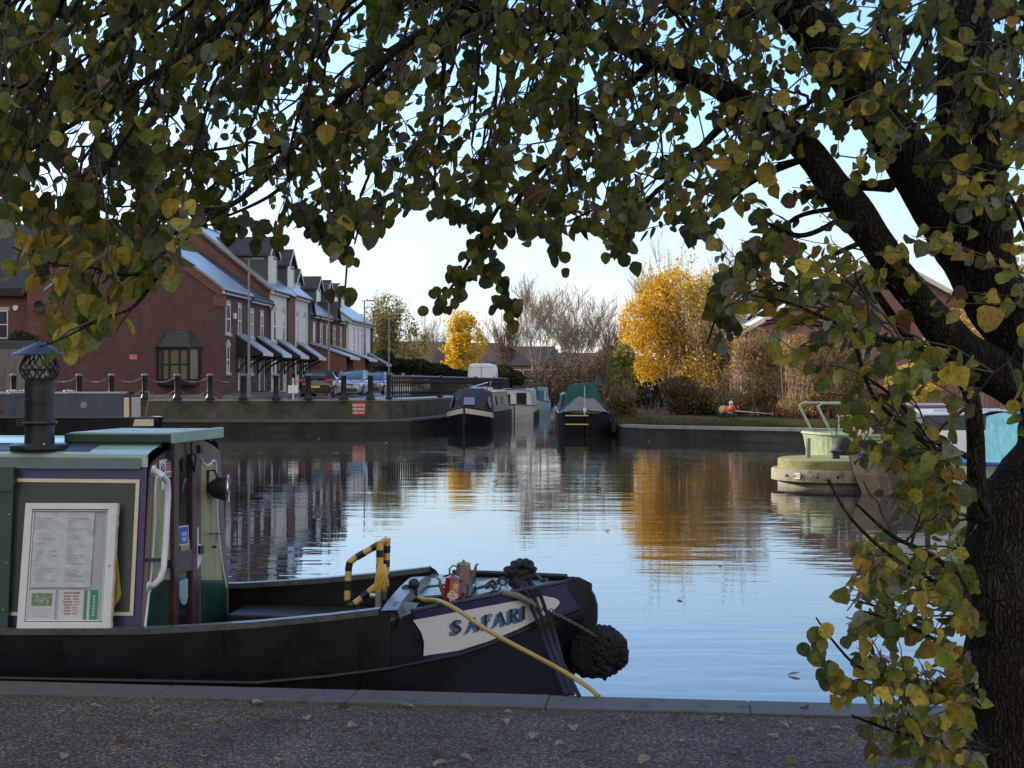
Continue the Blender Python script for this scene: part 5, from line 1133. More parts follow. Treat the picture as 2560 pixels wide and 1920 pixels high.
# bow: stations u
bow = []
SB = bl(1372, 1700, TC).x
for k in range(15):
    u = k/14; pxt = 979+(1480-979)*u
    tp = surf(pxt, lerpl(side_top, pxt)); kn = surf(pxt, lerpl(knuck, pxt)); 
    sb = S0+(SB-S0)*u; tb = .04+(TC-.04)*u**1.2
    mid = Vector((S0+((SE+SB)/2-S0+.03)*u, TC*u**1.08, -.15)); 
    bow.append([tp, kn, mid, Vector((sb, tb, -.95)), Vector((sb, BEAM-tb, -.95)), Vector((mid.x, BEAM-mid.y, mid.z)), Vector((kn.x, BEAM-kn.y, kn.z)), Vector((tp.x, BEAM-tp.y, tp.z))])
mb.grid(bow)
hull = mb.build('hull', M['hullscuff'], B, smooth=True)
# gunwale capping
mb = MB()
pts = [Vector((x,-.005,z+.004)) for x, z in ns[:-2]]
for sgn in (0, 1):
    pp = [Vector((p.x, (BEAM-p.y) if sgn else p.y, p.z)) for p in pts]
    for i in range(len(pp)-1):
        a, b = pp[i], pp[i+1]; w_ = -.06 if sgn else .06; o_ = .012 if sgn else -.012
        q = [(a.x,a.y+o_,a.z),(b.x,b.y+o_,b.z),(b.x,b.y+w_,b.z),(a.x,a.y+w_,a.z)]
        mb.add([(x,y,z-.035) for x,y,z in q]+[(x,y,z) for x,y,z in q], [(0,1,2,3),(4,5,6,7),(0,1,5,4),(2,3,7,6)]+([(1,2,6,5)] if i == len(pp)-2 else []))
mb.build('gunwale', M['gunwale'], B)
mb = MB(); 
kz = [bl(px, py, 0) for px, py in ((640,1708),(820,1692),(975,1672))]+[surf(px,py,.0) for px,py in knuck[1:7]]
mb.tube([Vector((-9,-.01,kz[0].z-.02))]+[p+Vector((0,-.008,0)) for p in kz], .012, 6); mb.build('rubbing_strake', M['blackhull'], B)
# blue bow band and white name panel
def ledge(v): return lerpl([(0,1031),(.35,1051),(.65,1059),(1,1057)], v)
def band(top, bot, x0, x1, off, lefted=True, n=26, m=8, rightround=0):
    rows = []
    for i in range(n+1):
        u = i/n; r_ = []
        for j in range(m+1):
            v = j/m; px = x0+(x1-x0)*u
            if lefted: px += (ledge(v)-1031)*(1-u)
            py = lerpl(top, px)*(1-v)+lerpl(bot, px)*v
            r_.append(surf(px, py, off))
        rows.append(r_)
    return rows
tb_ = [(1031,1532),(1413,1460),(1449,1460)]; bb_ = [(1031,1658),(1055,1655),(1145,1637),(1218,1613),(1290,1585),(1344,1563),(1449,1520)]
mb = MB(); rows = []
for i in range(29):
    u = i/28; r_ = []
    for j in range(9):
        v = j/8; px = 1031+(ledge(v)-1031)*(1-u)+(lerpl([(0,1413),(1,1447)], v)-1031)*u
        py = lerpl(tb_, px)*(1-v)+lerpl(bb_, px)*v; r_.append(surf(px, py, .004))
    rows.append(r_)
mb.grid(rows); mb.build('bow_band', M['navy'], B, smooth='all', fixn=False)
tw = [(1031,1551),(1355,1490),(1397,1490)]; bw_ = [(1031,1645),(1057,1640),(1145,1627),(1218,1604),(1290,1575),(1355,1542),(1397,1524)]
mb = MB(); rows = []
for i in range(33):
    u = i/32; r_ = []
    for j in range(9):
        v = j/8; rr = 1355+42*math.sqrt(max(0, 1-(2*v-1)**2))
        px = 1031+(ledge(v)-1031)*(1-u)+(rr-1031)*u
        py = lerpl(tw, px)*(1-v)+lerpl(bw_, px)*v; r_.append(surf(px, py, .008))
    rows.append(r_)
mb.grid(rows); mb.build('name_panel', M['cream'] if 0 else mat('off_white_panel', (.60,.60,.60), .4, var=.04, stain=((.4,.4,.4), 20, .68, .08)), B, smooth='all', fixn=False)
# letters, drawn as serif strokes on the curved plate
M['letter'] = mat('black_letter_paint', (.012,.014,.022), .4, var=.05); M['lettershade'] = mat('blue_letter_shade', (.07,.15,.30), .4, var=.05)
def stroke(mb, pts, w_, off, n_=1):
    L_, Rr = [], []
    for i, p in enumerate(pts):
        a = pts[max(i-1,0)]; b = pts[min(i+1,len(pts)-1)]; dx, dy = b[0]-a[0], b[1]-a[1]; l = math.hypot(dx,dy) or 1
        ww = w_[i] if hasattr(w_, '__len__') else w_
        nx, ny = -dy/l*ww/2, dx/l*ww/2; L_.append((p[0]+nx,p[1]+ny)); Rr.append((p[0]-nx,p[1]-ny))
    for i in range(len(pts)-1):
        q = [L_[i],L_[i+1],Rr[i+1],Rr[i]]; mb.add([surf(x,y,off) for x,y in q], [(0,1,2,3)])
def glyph(ch):
    if ch == 'S': return [([(.82,.22),(.74,.08),(.5,.02),(.26,.1),(.2,.26),(.35,.42),(.65,.55),(.82,.72),(.76,.9),(.5,.98),(.26,.92),(.16,.76)], [.06,.1,.12,.2,.24,.26,.26,.24,.2,.12,.1,.06]),([(.84,.02),(.84,.32)],.07),([(.14,.68),(.14,.98)],.07)]
    if ch == 'A': return [([(.5,0),(.86,1)],.22),([(.5,0),(.14,1)],.09),([(.26,.66),(.72,.66)],.07),([(0,1),(.3,1)],.07),([(.66,1),(1.05,1)],.07)]
    if ch == 'F': return [([(.25,0),(.25,1)],.22),([(.05,0),(.9,0)],.07),([(.9,-.02),(.9,.25)],.07),([(.25,.47),(.65,.47)],.07),([(.65,.36),(.65,.6)],.06),([(.05,1),(.5,1)],.07)]
    if ch == 'R': return [([(.25,0),(.25,1)],.22),([(.05,0),(.25,0),(.6,.02),(.8,.12),(.8,.36),(.6,.48),(.25,.5)],[.07,.07,.09,.2,.2,.09,.07]),([(.5,.5),(.85,.97),(1.05,.98)],[.2,.2,.08]),([(.05,1),(.45,1)],.07)]
    if ch == 'I': return [([(.5,0),(.5,1)],.3),([(.15,0),(.85,0)],.07),([(.15,1),(.85,1)],.07)]
spec_ = [('S',1126,1153,1553),('A',1163,1199,1547),('F',1206,1229,1539),('A',1231,1264,1533),('R',1268,1296,1525),('I',1297,1314,1518)]
for mi, (dx, dy, off, mm_) in enumerate(((-5,4,.0100,'lettershade'),(-8,7,.0095,'lettershade'),(0,0,.0125,'letter'))):
    for ch, xa, xb, yt in spec_:
        mb = MB()
        for pts, w_ in glyph(ch):
            sc_ = 30
            fn = lambda q: (xa+(xb-xa)*q[0]+dx, yt+32*q[1]-.17*(xb-xa)*q[0]+dy)
            stroke(mb, [fn(q) for q in pts], [z*sc_ for z in w_] if hasattr(w_,'__len__') else w_*sc_, off+.0003*random.random())
        mb.build('letter_shadow' if mi < 2 else 'letter', M[mm_], B, fixn=False)
# stem bar and rounded stem head
mb = MB(); out_ = [(1413,1459),(1435,1448),(1452,1452),(1471,1470),(1484,1490),(1490,1512),(1490,1546),(1484,1582),(1468,1625),(1440,1680),(1405,1728),(1360,1790)]
inn = [(1405,1500),(1420,1495),(1430,1497),(1440,1505),(1447,1515),(1450,1530),(1450,1550),(1445,1585),(1430,1625),(1405,1680),(1370,1728),(1330,1790)]
for i in range(len(out_)-1):
    q = [out_[i],out_[i+1],inn[i+1],inn[i]]; a = [bl(x,y,TC) for x,y in q]
    wd = lambda p, o: .02 if o else .05
    mb.add([v+Vector((0,-.03,0)) for v in a]+[v+Vector((0,.03,0)) for v in a], [(0,1,2,3),(7,6,5,4),(0,4,5,1),(2,6,7,3)])
mb.build('stem', M['blackhull'], B)
mb = MB(); mb.tube([bl(x,y,TC)+Vector((-.008,0,-.004)) for x,y in out_[:-2]], .02, 8); mb.build('stem_rim', M['blackhull'], B, smooth=True)
# foredeck
mb = MB(); rows = []
for r_ in bow:
    a, b = r_[0], r_[-1]; rows.append([a+Vector((0,.012,-.03)), a.lerp(b,.25)+Vector((0,0,-.03)), a.lerp(b,.5)+Vector((0,0,-.026)), a.lerp(b,.75)+Vector((0,0,-.03)), b+Vector((0,-.012,-.03))])
mb.grid(rows); mb.build('foredeck', M['deckgrey'], B, smooth='all')
mb = MB(); pp = [surf(px, lerpl(tb_, px)-3, -.01) for px in range(1031,1415,20)]
mb.tube(pp, .014, 6); mb.tube([Vector((p.x,BEAM-p.y,p.z)) for p in pp], .014, 6); mb.build('toe_rail', M['steel'], B, smooth=True)
# arched bulkhead cap between well deck and foredeck
mb = MB(); rows = []; zs = bl(962,1528,0).z; zc_ = fr(1040,1443,S0-.03).z
for k in range(17):
    t = BEAM*k/16; z = zs+(zc_-zs)*math.sin(math.pi*k/16)**.7 if k <= 8 else zs-.05+(zc_-zs+.05)*math.cos(math.pi*min(k-8,4)/8)
    rows.append([Vector((S0-.07,t,z-.03)),Vector((S0-.06,t,z)),Vector((S0+.03,t,z+.006)),Vector((S0+.05,t,z-.05)),Vector((S0+.0,t,z-.12))])
mb.grid(rows); mb.build('bulkhead_cap', M['gunwale'], B, smooth=True)
mb = MB(); mb.add([(S0-.02,.01,-.2),(S0-.02,BEAM-.01,-.2)]+[(S0-.02,BEAM*k/8,zs-.04+(zc_-zs)*math.sin(math.pi*k/8)**.7) for k in range(8,-1,-1)], [tuple(range(11))]); mb.build('bulkhead', M['dgreen'], B)
mb = MB(); 
a = bl(974,1556,.0); b = surf(1031,1532,0)
mb.add([a, b, b+Vector((0,.22,.02)), a+Vector((0,.12,.10))], [(0,1,2,3)]); mb.build('deck_fillet', M['deckgrey'], B)
mb = MB()
for q_ in (150, 560, 900):
    mb = MB(); a_ = bl(q_, 1600, -.003); mb.tube([Vector((a_.x,-.003,.2)), Vector((a_.x+.004,-.003,-.05)), Vector((a_.x,.003,-.4))], .004, 5); mb.build('weld_seam', M['hullscuff'], B)
mb = MB()
for q_ in range(0, 30): mb.ball((-9+.27*q_, -.012, zL-.018), .006, 6, 4)
mb.build('rivet_row', M['steel'], B)
# well deck floor, bench
mb = MB(); mb.add([(-2.1,.03,-.22),(S0,.03,-.22),(S0,BEAM-.03,-.22),(-2.1,BEAM-.03,-.22)], [(0,1,2,3)]); mb.build('well_deck', M['deckgrey'], B)
mb = MB(); mb.box(-2.05,-1.15,BEAM-.5,BEAM-.06,-.22,.08); mb.box(-1.1,S0-.05,BEAM-.45,BEAM-.06,-.22,.04); mb.build('deck_bench', M['steel'], B, bev=.01)
# foredeck locker lids
def lid(px0, px1, t0, t1, dz, m, name='locker_lid', edge='dgreen'):
    p0 = surf(px0, lerpl(tb_, px0)); s0 = bl(px0, 1480, (t0+t1)/2).x; s1 = bl(px1, 1480, (t0+t1)/2).x
    z0 = .322; z1 = .352
    mb = MB(); q = [(s0,t0,z0),(s1,t0,z1),(s1,t1,z1),(s0,t1,z0)]
    mb.add([(x,y,z-.03) for x,y,z in q]+[(x,y,z+dz) for x,y,z in q], [(0,3,2,1),(4,5,6,7),(0,1,5,4),(1,2,6,5),(2,3,7,6),(3,0,4,7)]); o = mb.build(name, M[edge], B, bev=.004)
    mb = MB(); g = .022
    q = [(s0+g,t0+g,z0),(s1-g,t0+g,z1),(s1-g,t1-g,z1),(s0+g,t1-g,z0)]
    mb.add([(x,y,z+dz-.01) for x,y,z in q]+[(x,y,z+dz+.004) for x,y,z in q], [(4,5,6,7),(0,1,5,4),(1,2,6,5),(2,3,7,6),(3,0,4,7)]); mb.build('lid_top', M[m], o)
lid(1050,1180,.50,.90,.022,'gunwale'); lid(1184,1246,.60,.90,.018,'gunwale'); lid(1055,1180,.93,1.32,.022,'gunwale'); lid(1184,1240,.93,1.22,.018,'gunwale')
mb = MB()
for px, py, t in ((1230,1462,.91),(1226,1472,.55)):
    p = bl(px,py,t); mb.tube([p+Vector((-.03,0,0)),p+Vector((0,0,.025)),p+Vector((.03,0,0))], .012, 6); mb.build('deck_catch', M['steel'], B, smooth=True); mb = MB()
for px, py, t in ((1236,1488,tt(bl(1236,1488,.5).x)+.07),(1257,1455,1.1)):
    mb.build('deck_ring', M['steel'], B, smooth=True); mb = MB(); p = bl(px,py,t); mb.tube([p+Vector((.024*math.cos(q),0,.0+.024*math.sin(q))) for q in [2*math.pi*k/12 for k in range(12)]], .008, 6, closed=True)
mb.build('deck_ring', M['steel'], B, smooth=True)
# --- cabin
sF = bl(363, 1572, .13).x
ztop_n = 1.205
def wallt(z): return .13+(.245-.13)*(z-.25)/(.95)
def cw(px, py, off=0):
    t = .18
    for _ in range(6): p = bl(px, py, t); t = wallt(p.z)
    p = bl(px, py, t); return p+Vector((0,-off,off*.12))
mb = MB(); prof = [(.13,.2),(wallt(ztop_n),ztop_n),(.5,ztop_n+.05),(TC,ztop_n+.075),(BEAM-.5,ztop_n+.05),(BEAM-wallt(ztop_n),ztop_n),(BEAM-.13,.2)]
mb.grid([[Vector((s,t,z)) for t, z in prof] for s in (-9, sF-.028)]); mb.add([(-9,t,z) for t,z in prof], [tuple(range(7))])
mb.build('cabin_side', M['purple'], B)
mb = MB(); mb.grid([[Vector((s,t,z+dz)) for t, z, dz in ((wallt(ztop_n)-.02,ztop_n-.075,0),(wallt(ztop_n)-.016,ztop_n+.0,0),(wallt(ztop_n)+.02,ztop_n+.012,0),(wallt(ztop_n)+.05,ztop_n+.012,.008),(.5,ztop_n+.05,.008),(TC,ztop_n+.075,.008),(BEAM-.5,ztop_n+.05,.008),(BEAM-wallt(ztop_n)-.05,ztop_n+.012,.008),(BEAM-wallt(ztop_n),ztop_n+.012,0),(BEAM-wallt(ztop_n)+.02,ztop_n-.07,0))] for s in (-9, -4, sF-.02)])
mb.build('roof', M['mint'], B, smooth=True)
mb = MB(); mb.grid([[Vector((s, wallt(z)-.024, z)) for z in (ztop_n-.085, ztop_n-.02)] for s in (-9, sF-.06)]); mb.build('roof_coaming', mat('blue_grey_coaming', (.10,.14,.16), .35, var=.15), B)
mb = MB()
def wpoly(mb, pts, off, th=.004):
    a = [cw(x,y,off) for x,y in pts]; b = [cw(x,y,off-th) for x,y in pts]; n = len(pts)
    mb.add(a+b, [tuple(range(n)), tuple(range(2*n-1,n-1,-1))]+[(i,(i+1)%n,n+(i+1)%n,n+i) for i in range(n)])
wpoly(mb, [(-700,1207),(341,1210),(326,1531),(-700,1531)], .006); mb.build('side_panel', M['panelgreen'], B)
mb = MB(); wpoly(mb, [(45,1197),(350,1200),(350,1209),(45,1206)], .008); wpoly(mb, [(341,1209),(350,1209),(334,1540),(325,1540)], .009); wpoly(mb, [(-500,1531),(326,1531),(326,1540),(-500,1540)], .008); mb.build('coach_line', M['cream'], B)
mb = MB(); wpoly(mb, [(-300,1168),(45,1170),(28,1572),(-300,1572)], .05, .05); o = mb.build('side_door', M['dgreen'], B)
mb = MB(); wpoly(mb, [(-300,1175),(48,1177),(46,1230),(-300,1228)], .075, .03); mb.build('door_rail', M['dgreen'], o)
mb = MB(); wpoly(mb, [(-300,1262),(8,1262),(2,1400),(-300,1400)], .055, .01); mb.build('door_panel', M['grain'], o)
mb = MB()
for x,y in ((34,1288),(27,1408),(19,1525)): mb.ball(cw(x,y,.055), .006, 8, 4)
mb.build('screw', M['silver'], o)
# front bulkhead of the cabin
def fpoly(mb, pts, d, th=.004, s=None):
    s_ = sF if s is None else s
    a = [fr(x,y,s_+d) for x,y in pts]; b = [p-Vector((th,0,0)) for p in a]; n = len(pts)
    mb.add(a+b, [tuple(range(n)), tuple(range(2*n-1,n-1,-1))]+[(i,(i+1)%n,n+(i+1)%n,n+i) for i in range(n)])
mb = MB(); fpoly(mb, [(362,1600),(384,1166),(398,1150),(430,1123),(438,1100),(505,1092),(512,1104),(530,1112),(550,1128),(556,1200),(562,1311),(567,1400),(572,1468),(574,1600)], 0, .03); fb = mb.build('cabin_front', M['brownborder'], B)
mb = MB(); fpoly(mb, [(386,1205),(390,1190),(408,1180),(436,1178),(436,1450),(375,1450)], .003); mb.build('grained_panel', M['grain'], fb); mb = MB(); fpoly(mb, [(503,1152),(516,1162),(525,1158),(535,1150),(540,1158),(542,1200),(549,1350),(556,1451),(503,1451)], .003); mb.build('grained_panel', M['grain'], fb)
mb = MB(); fpoly(mb, [(375,1451),(436,1451),(436,1592),(361,1592)], .003); mb.build('green_panel', M['dgreen'], fb); mb = MB(); fpoly(mb, [(503,1452),(557,1452),(566,1480),(568,1592),(503,1592)], .003); mb.build('green_panel', M['dgreen'], fb); mb = MB()
pe = [(532+14*math.cos(2*math.pi*k/16), 1227+22*math.sin(2*math.pi*k/16)) for k in range(16)]; fpoly(mb, pe, .007); mb.build('lamp_disc', M['dgreen'], fb)  # dark green disc on the cabin front beside the headlamp
mb = MB()
mb.tube([fr(x,y,sF+.006) for x,y in ((436,1172),(428,1180),(412,1182),(396,1186),(389,1200),(387,1240),(387,1300),(383,1370),(376,1450),(362,1575))], .0075, 6); mb.build('coach_line', M['white'], fb, smooth=True); mb = MB()
mb.tube([fr(x,y,sF+.006) for x,y in ((503,1147),(508,1158),(517,1166),(526,1160),(533,1152),(539,1156),(541,1180),(541,1230),(543,1300),(549,1370),(558,1430),(566,1468))], .0085, 6); mb.build('coach_line', M['white'], fb, smooth=True)
mb = MB(); fpoly(mb, [(436,1100),(448,1100),(447,1592),(436,1592)], .03, .03); fpoly(mb, [(482,1098),(500,1096),(499,1592),(482,1592)], .03, .03); fpoly(mb, [(447,1099),(483,1097),(483,1135),(470,1138),(455,1145),(447,1152)], .028, .03); fpoly(mb, [(447,1378),(482,1375),(482,1425),(447,1437)], .028, .03)
door = mb.build('cabin_door', M['maroon'], B, bev=.003)
mb = MB(); fpoly(mb, [(446,1130),(484,1130),(484,1592),(446,1592)], .008); mb.build('door_glass', M['glass'], door)
mb = MB(); fpoly(mb, [(449,1454)]+[(470,1447),(470,1495),(467,1508),(461,1514),(454,1510),(450,1498)], .014, .006); mb.build('letter_pane', mat('pale_blue_panel', (.30,.42,.46), .3), door)
M['stickerblue'] = mat('blue_sticker', (.03,.07,.42), .35, var=.05)
mb = MB(); fpoly(mb, [(447,1317),(471,1314),(472,1362),(449,1366)], .014, .004); st_ = mb.build('sticker_edge', M['signwhite'], door)
mb = MB(); fpoly(mb, [(449,1320),(470,1317),(470,1359),(450,1362)], .017, .003); mb.build('sticker', M['stickerblue'], st_)
def ftext(name, s, px, py, size, m, parent, d, sx=1.0, tilt=0):
    c = fr(px, py, sF+d); Mx = Matrix.Translation(c) @ Matrix.Rotation(R(90),4,'Z') @ X90 @ Matrix.Rotation(tilt,4,'Z')
    return text(name, s, size, m, parent, Mx, .0008, bold=.0006, sx=sx)
ftext('sticker_text', 'GOOD', 460, 1337, .032, M['signwhite'], st_, .0195); ftext('sticker_text', 'TABLE', 460, 1350, .032, M['signwhite'], st_, .0195)
mb = MB(); fpoly(mb, [(452,1367),(474,1350),(475,1375),(453,1378)], .0125, .003); mb.build('brown_label', mat('tan_paper', (.42,.28,.16), .7), door)
mb = MB(); mb.tube([fr(478,1108,sF+.05), fr(480,1130,sF+.05), fr(490,1142,sF+.055), fr(486,1180,sF+.05), fr(479,1155,sF+.05), fr(478,1112,sF+.05)], .008, 6); mb.build('door_hook', M['steel'], door)
for q_ in ([(434,1130),(441,1130),(441,1152),(434,1152)],[(432,1401),(440,1401),(440,1422),(432,1422)],[(501,1114),(509,1114),(509,1134),(501,1134)],[(501,1365),(510,1365),(510,1386),(501,1386)]):
    mb = MB(); fpoly(mb, q_, .05, .04); mb.build('hinge', M['steel'], door)
mb = MB(); fpoly(mb, [(494,1320),(497,1320),(497,1360),(503,1362),(503,1408),(494,1424)], .034, .008); mb.build('latch_plate', M['white'], door)
mb = MB(); fpoly(mb, [(400,1152),(429,1146),(429,1192),(400,1200)], .009, .005); sn = mb.build('warning_notice', M['signwhite'], B)
mb = MB()
for k in range(6): fpoly(mb, [(415,1156+6.4*k-1),(427,1153.5+6.4*k-1),(427,1158+6.4*k-1),(415,1160.5+6.4*k-1)], .0115, .002)
mb.tube([fr(407+4*math.cos(q),1174+14*math.sin(q),sF+.0115) for q in [2*math.pi*k/14 for k in range(14)]], .003, 4, closed=True); mb.tube([fr(404,1164,sF+.0115),fr(410,1184,sF+.0115)], .003, 4)
mb.build('notice_print', M['signred'], sn)
mb = MB(); fpoly(mb, [(404,1206),(415,1203),(414,1222),(405,1226)], .009, .005); sn = mb.build('small_notice', M['signwhite'], B)
mb = MB(); mb.tube([fr(x,y,sF+dd) for x,y,dd in ((384,1180,.01),(392,1181,.06),(405,1188,.09),(418,1205,.10),(420,1240,.10),(417,1300,.10),(413,1370,.10),(409,1420,.10),(400,1448,.09),(386,1462,.06),(374,1468,.01))], .019, 10); g = mb.build('grab_handle', M['white'], B, smooth=True)
mb = MB()
for x,y in ((384,1178),(372,1468)): mb.lathe([(.035,-.002),(.035,.008),(.02,.012)], 14, fr(x,y,sF+.0), axis='X')
mb.build('handle_flange', M['white'], g, smooth=True)
mb = MB(); fpoly(mb, [(371,1397),(405,1396),(405,1406),(371,1406)], .05, .03); mb.build('hose_clip', M['steel'], B)
mb = MB(); mb.tube([fr(526,1334,sF+.04), fr(556,1334,sF+.04)], .006, 5); mb.tube([fr(541,1334,sF+.04), fr(540,1358,sF+.04)], .003, 4); mb.ball(fr(536,1368,sF+.04), .018, 7, 4, .6); mb.build('hanging_ornament', M['steel'], B)
# headlamp
hl = E('headlamp', fr(556,1222,sF+.1)); hl.parent = B; hl.rotation_euler = (0,0,R(14))
mb = MB(); mb.lathe([(.01,-.09),(.04,-.085),(.065,-.05),(.08,0),(.085,.03)], 20, axis='X', cap=False); mb.tube([(-.03,0,.07),(-.05,0,.12),(-.09,0,.12),(-.1,0,0)], .01, 6); mb.build('lamp_shell', M['steel'], hl, smooth=True)
mb = MB(); mb.lathe([(.085,.026),(.09,.035),(.085,.042),(.078,.036)], 20, axis='X', cap=False); mb.build('lamp_rim', M['chrome'], hl, smooth=True)
mb = MB(); mb.lathe([(.078,.03),(.05,.044),(.01,.05)], 20, axis='X'); mb.build('lamp_glass', M['skyglass'], hl, smooth=True)
# sliding hatch
sh0 = bl(160, 1100, .47).x; sh1 = bl(430, 1100, .47).x; zt_ = 1.322
mb = MB(); mb.box(sh0, sh1, .47, 1.38, zt_-.06, zt_-.006); hb_ = mb.build('sliding_hatch', M['dgreen'], B, bev=.006)
mb = MB(); mb.box(sh0+.02, sh1-.03, .5, 1.35, zt_-.02, zt_+.002); mb.build('hatch_top', M['mint'], hb_, bev=.003)
mb = MB(); mb.box(sh1+.001, sh1+.03, .44, 1.41, zt_-.062, zt_+.008); mb.build('hatch_lip', M['celadon'], hb_, bev=.006)
mb = MB(); mb.box(sh0-.5, sF-.02, .42,.47, ztop_n+.03, zt_-.062); mb.box(sh0-.5, sF-.02, 1.38,1.43, ztop_n+.03, zt_-.062); mb.build('hatch_runner', M['dgreen'], B)
mb = MB(); mb.add([cw(0,1139)+Vector((-1.5,.06,.017)),cw(0,1139)+Vector((0,.06,.017))], [])
a0 = bl(-250,1130,.3).x; a1 = bl(212,1130,.3).x
mb = MB(); mb.grid([[Vector((s,t,ztop_n+.055*min(1,(t-.25)/.25)+.0135)) for t in (.27,.35,.44)] for s in (a0,a1-.0,a1+.04)]); mb.build('chimney_plate', M['steel'], B)
# chimney
cy = E('chimney', bl(99,1120,.345)); cy.location.z = ztop_n+.035; cy.parent = B
s_ = 8.42/F
mb = MB(); mb.lathe([(71*s_,-.01),(71*s_,.012),(66*s_,.02),(38*s_,.022)], 32); mb.build('flange', M['steel'], cy, smooth=True)
mb = MB(); mb.lathe([(37*s_,.0),(36*s_,.06),(36*s_,.26),(37*s_,.262),(37*s_,.29),(36*s_,.292),(36*s_,.36),(35*s_,.40),(36*s_,.41)], 32); mb.build('pipe', M['steel'], cy, smooth=True)
mb = MB()
for k in range(4): q = k*math.pi/2+.6; mb.ball((58*s_*math.cos(q),58*s_*math.sin(q),.02), .008, 8, 4)
mb.build('flange_bolt', M['silver'], cy)
mb = MB(); mb.tube([(36*s_*math.cos(q)*1.08,36*s_*math.sin(q)*1.08,.145) for q in [2*math.pi*k/24 for k in range(24)]], .012, 6, closed=True); mb.cbox((-50*s_,0,.145),.05,.02,.04); mb.build('clamp_band', M['steel'], cy, smooth=True)
mb = MB(); nb = 16; z0, z1 = .405, .555
for k in range(nb):
    q = 2*math.pi*k/nb; pts = []
    for j in range(9):
        v = j/8; rr = (34+13*math.sin(math.pi*min(1,v*1.05))**.8)*s_*(1 if v < .6 else 1)-(0 if v < .6 else (v-.6)*8*s_)
        qq = q+.28*math.sin(v*math.pi*2)*(1 if k % 2 else -1)*(1-abs(2*v-1)); pts.append((rr*math.cos(qq), rr*math.sin(qq), z0+(z1-z0)*v))
    mb.tube(pts, .005, 5)
for v, rr in ((.4,46),(.02,35)): mb.tube([(rr*s_*math.cos(q),rr*s_*math.sin(q),z0+(z1-z0)*v+.006*math.sin(q*8)) for q in [2*math.pi*k/48 for k in range(48)]], .005, 5, closed=True)
mb.build('spark_cage', M['steel'], cy)
mb = MB(); mb.lathe([(68*s_,.553),(69*s_,.556),(35*s_,.60),(6*s_,.632),(.002,.634)], 32); mb.build('hat', M['steel'], cy, smooth=True)
mb = MB(); mb.tube([(-.018,0,.628),(-.015,0,.66),(0,0,.672),(.018,0,.66),(.022,0,.628)], .004, 5); mb.build('hat_loop', M['steel'], cy)
# yellow and black taped folding ladder rail in the well deck
tr = .022; tl = .95
loop = [(968,1350),(930,1372),(886,1397),(875,1406),(872,1420),(869,1460),(868,1500),(872,1513),(882,1513),(900,1500),(945,1462)]
pts = [bl(x,y,tl) for x,y in loop]
def resample(pts, d):
    o = [pts[0]]
    for a, b in zip(pts, pts[1:]):
        n = max(1, int((b-a).length/d)); o += [a.lerp(b,k/n) for k in range(1,n+1)]
    return o
rail = E('boarding_rail', (0,0,0)); rail.parent = B
fine = resample(pts, .018)
mb = MB(); mb.tube(fine, tr*.97, 9); i = 0
while i < len(fine)-1:
    if (i//3) % 2: mb.tube(fine[i:min(i+4,len(fine))], tr*1.04, 9, 1)
    i += 3
mb.build('striped_tube', [M['tapey'], M['tapek']], rail, smooth=True)
post = [bl(x,y,tl+.02) for x,y in ((968,1347),(966,1400),(964,1460),(958,1500))]; post2 = [bl(x,y,tl-.03) for x,y in ((950,1358),(950,1420),(947,1480),(946,1530))]
mb = MB()
for pp in (post, post2): mb.tube(pp, tr, 9)
mb.build('rail_post', M['silver'], rail, smooth=True)
for pp in (post, post2):
    mb = MB(); f_ = resample(pp[:3], .02); i = 0; mb.tube(f_, tr*1.06, 9)
    while i < len(f_)-1:
        if (i//2) % 2: mb.tube(f_[i:i+3], tr*1.12, 9, 1)
        i += 2
    mb.build('tape_wrap', [M['tapey'], M['tapek']], rail, smooth=True)
mb = MB(); random.seed(5)
for k in range(9):
    p = bl(955+random.uniform(-8,8), 1412, tl-.05); mb.tube([p, p+Vector((random.uniform(-.02,.03),-.02,-.06)), p+Vector((random.uniform(-.05,.03),0,-.13-.04*random.random()))], .009, 5)
mb.build('tape_tail', M['tapey'], rail, smooth=True)
mb = MB(); p = bl(925,1488,tl); mb.tube([p, p+Vector((.07,0,-.005))], .018, 8); mb.build('rail_pin', M['silver'], rail, smooth=True)
mb = MB()
for px, py in ((1016,1480),(1035,1465)): p = bl(px,py,.55); mb.tube([p, p+Vector((0,0,-.16))], .022, 8); mb.ball(p+Vector((0,0,.01)), .035, 8, 5)
mb.build('locker_catch', M['steel'], B, smooth=True)
# T stud
ts = bl(1300, 1470, TC); mb = MB(); mb.tube([ts+Vector((0,0,-.12)), ts+Vector((0,0,.13))], .025, 10); mb.tube([ts+Vector((-.085,0,.105)), ts+Vector((.085,0,.105))], .02, 10); mb.ball(ts+Vector((0,0,.15)), .035, 10, 6); mb.build('mooring_stud', M['steel'], B, smooth=True)
mb = MB(); mb.tube([bl(1330,1430,TC), bl(1345,1443,TC), bl(1357,1453,TC), bl(1367,1450,TC-.02)], .012, 7); mb.build('stud_bar', M['dgreen'], B, smooth=True)
mb = MB(); mb.tube([surf(1256,1482,.0), surf(1288,1490,.03), surf(1320,1506,.035), surf(1346,1526,.03)], [.018,.02,.018,.014], 8); mb.build('grey_pipe', M['tarpgrey'], B, smooth=True)

# ---- things resting on or tied to the boat
def Bw(v): return Vector((v.x*CA+v.y*SA, YB-v.x*SA+v.y*CA, v.z))
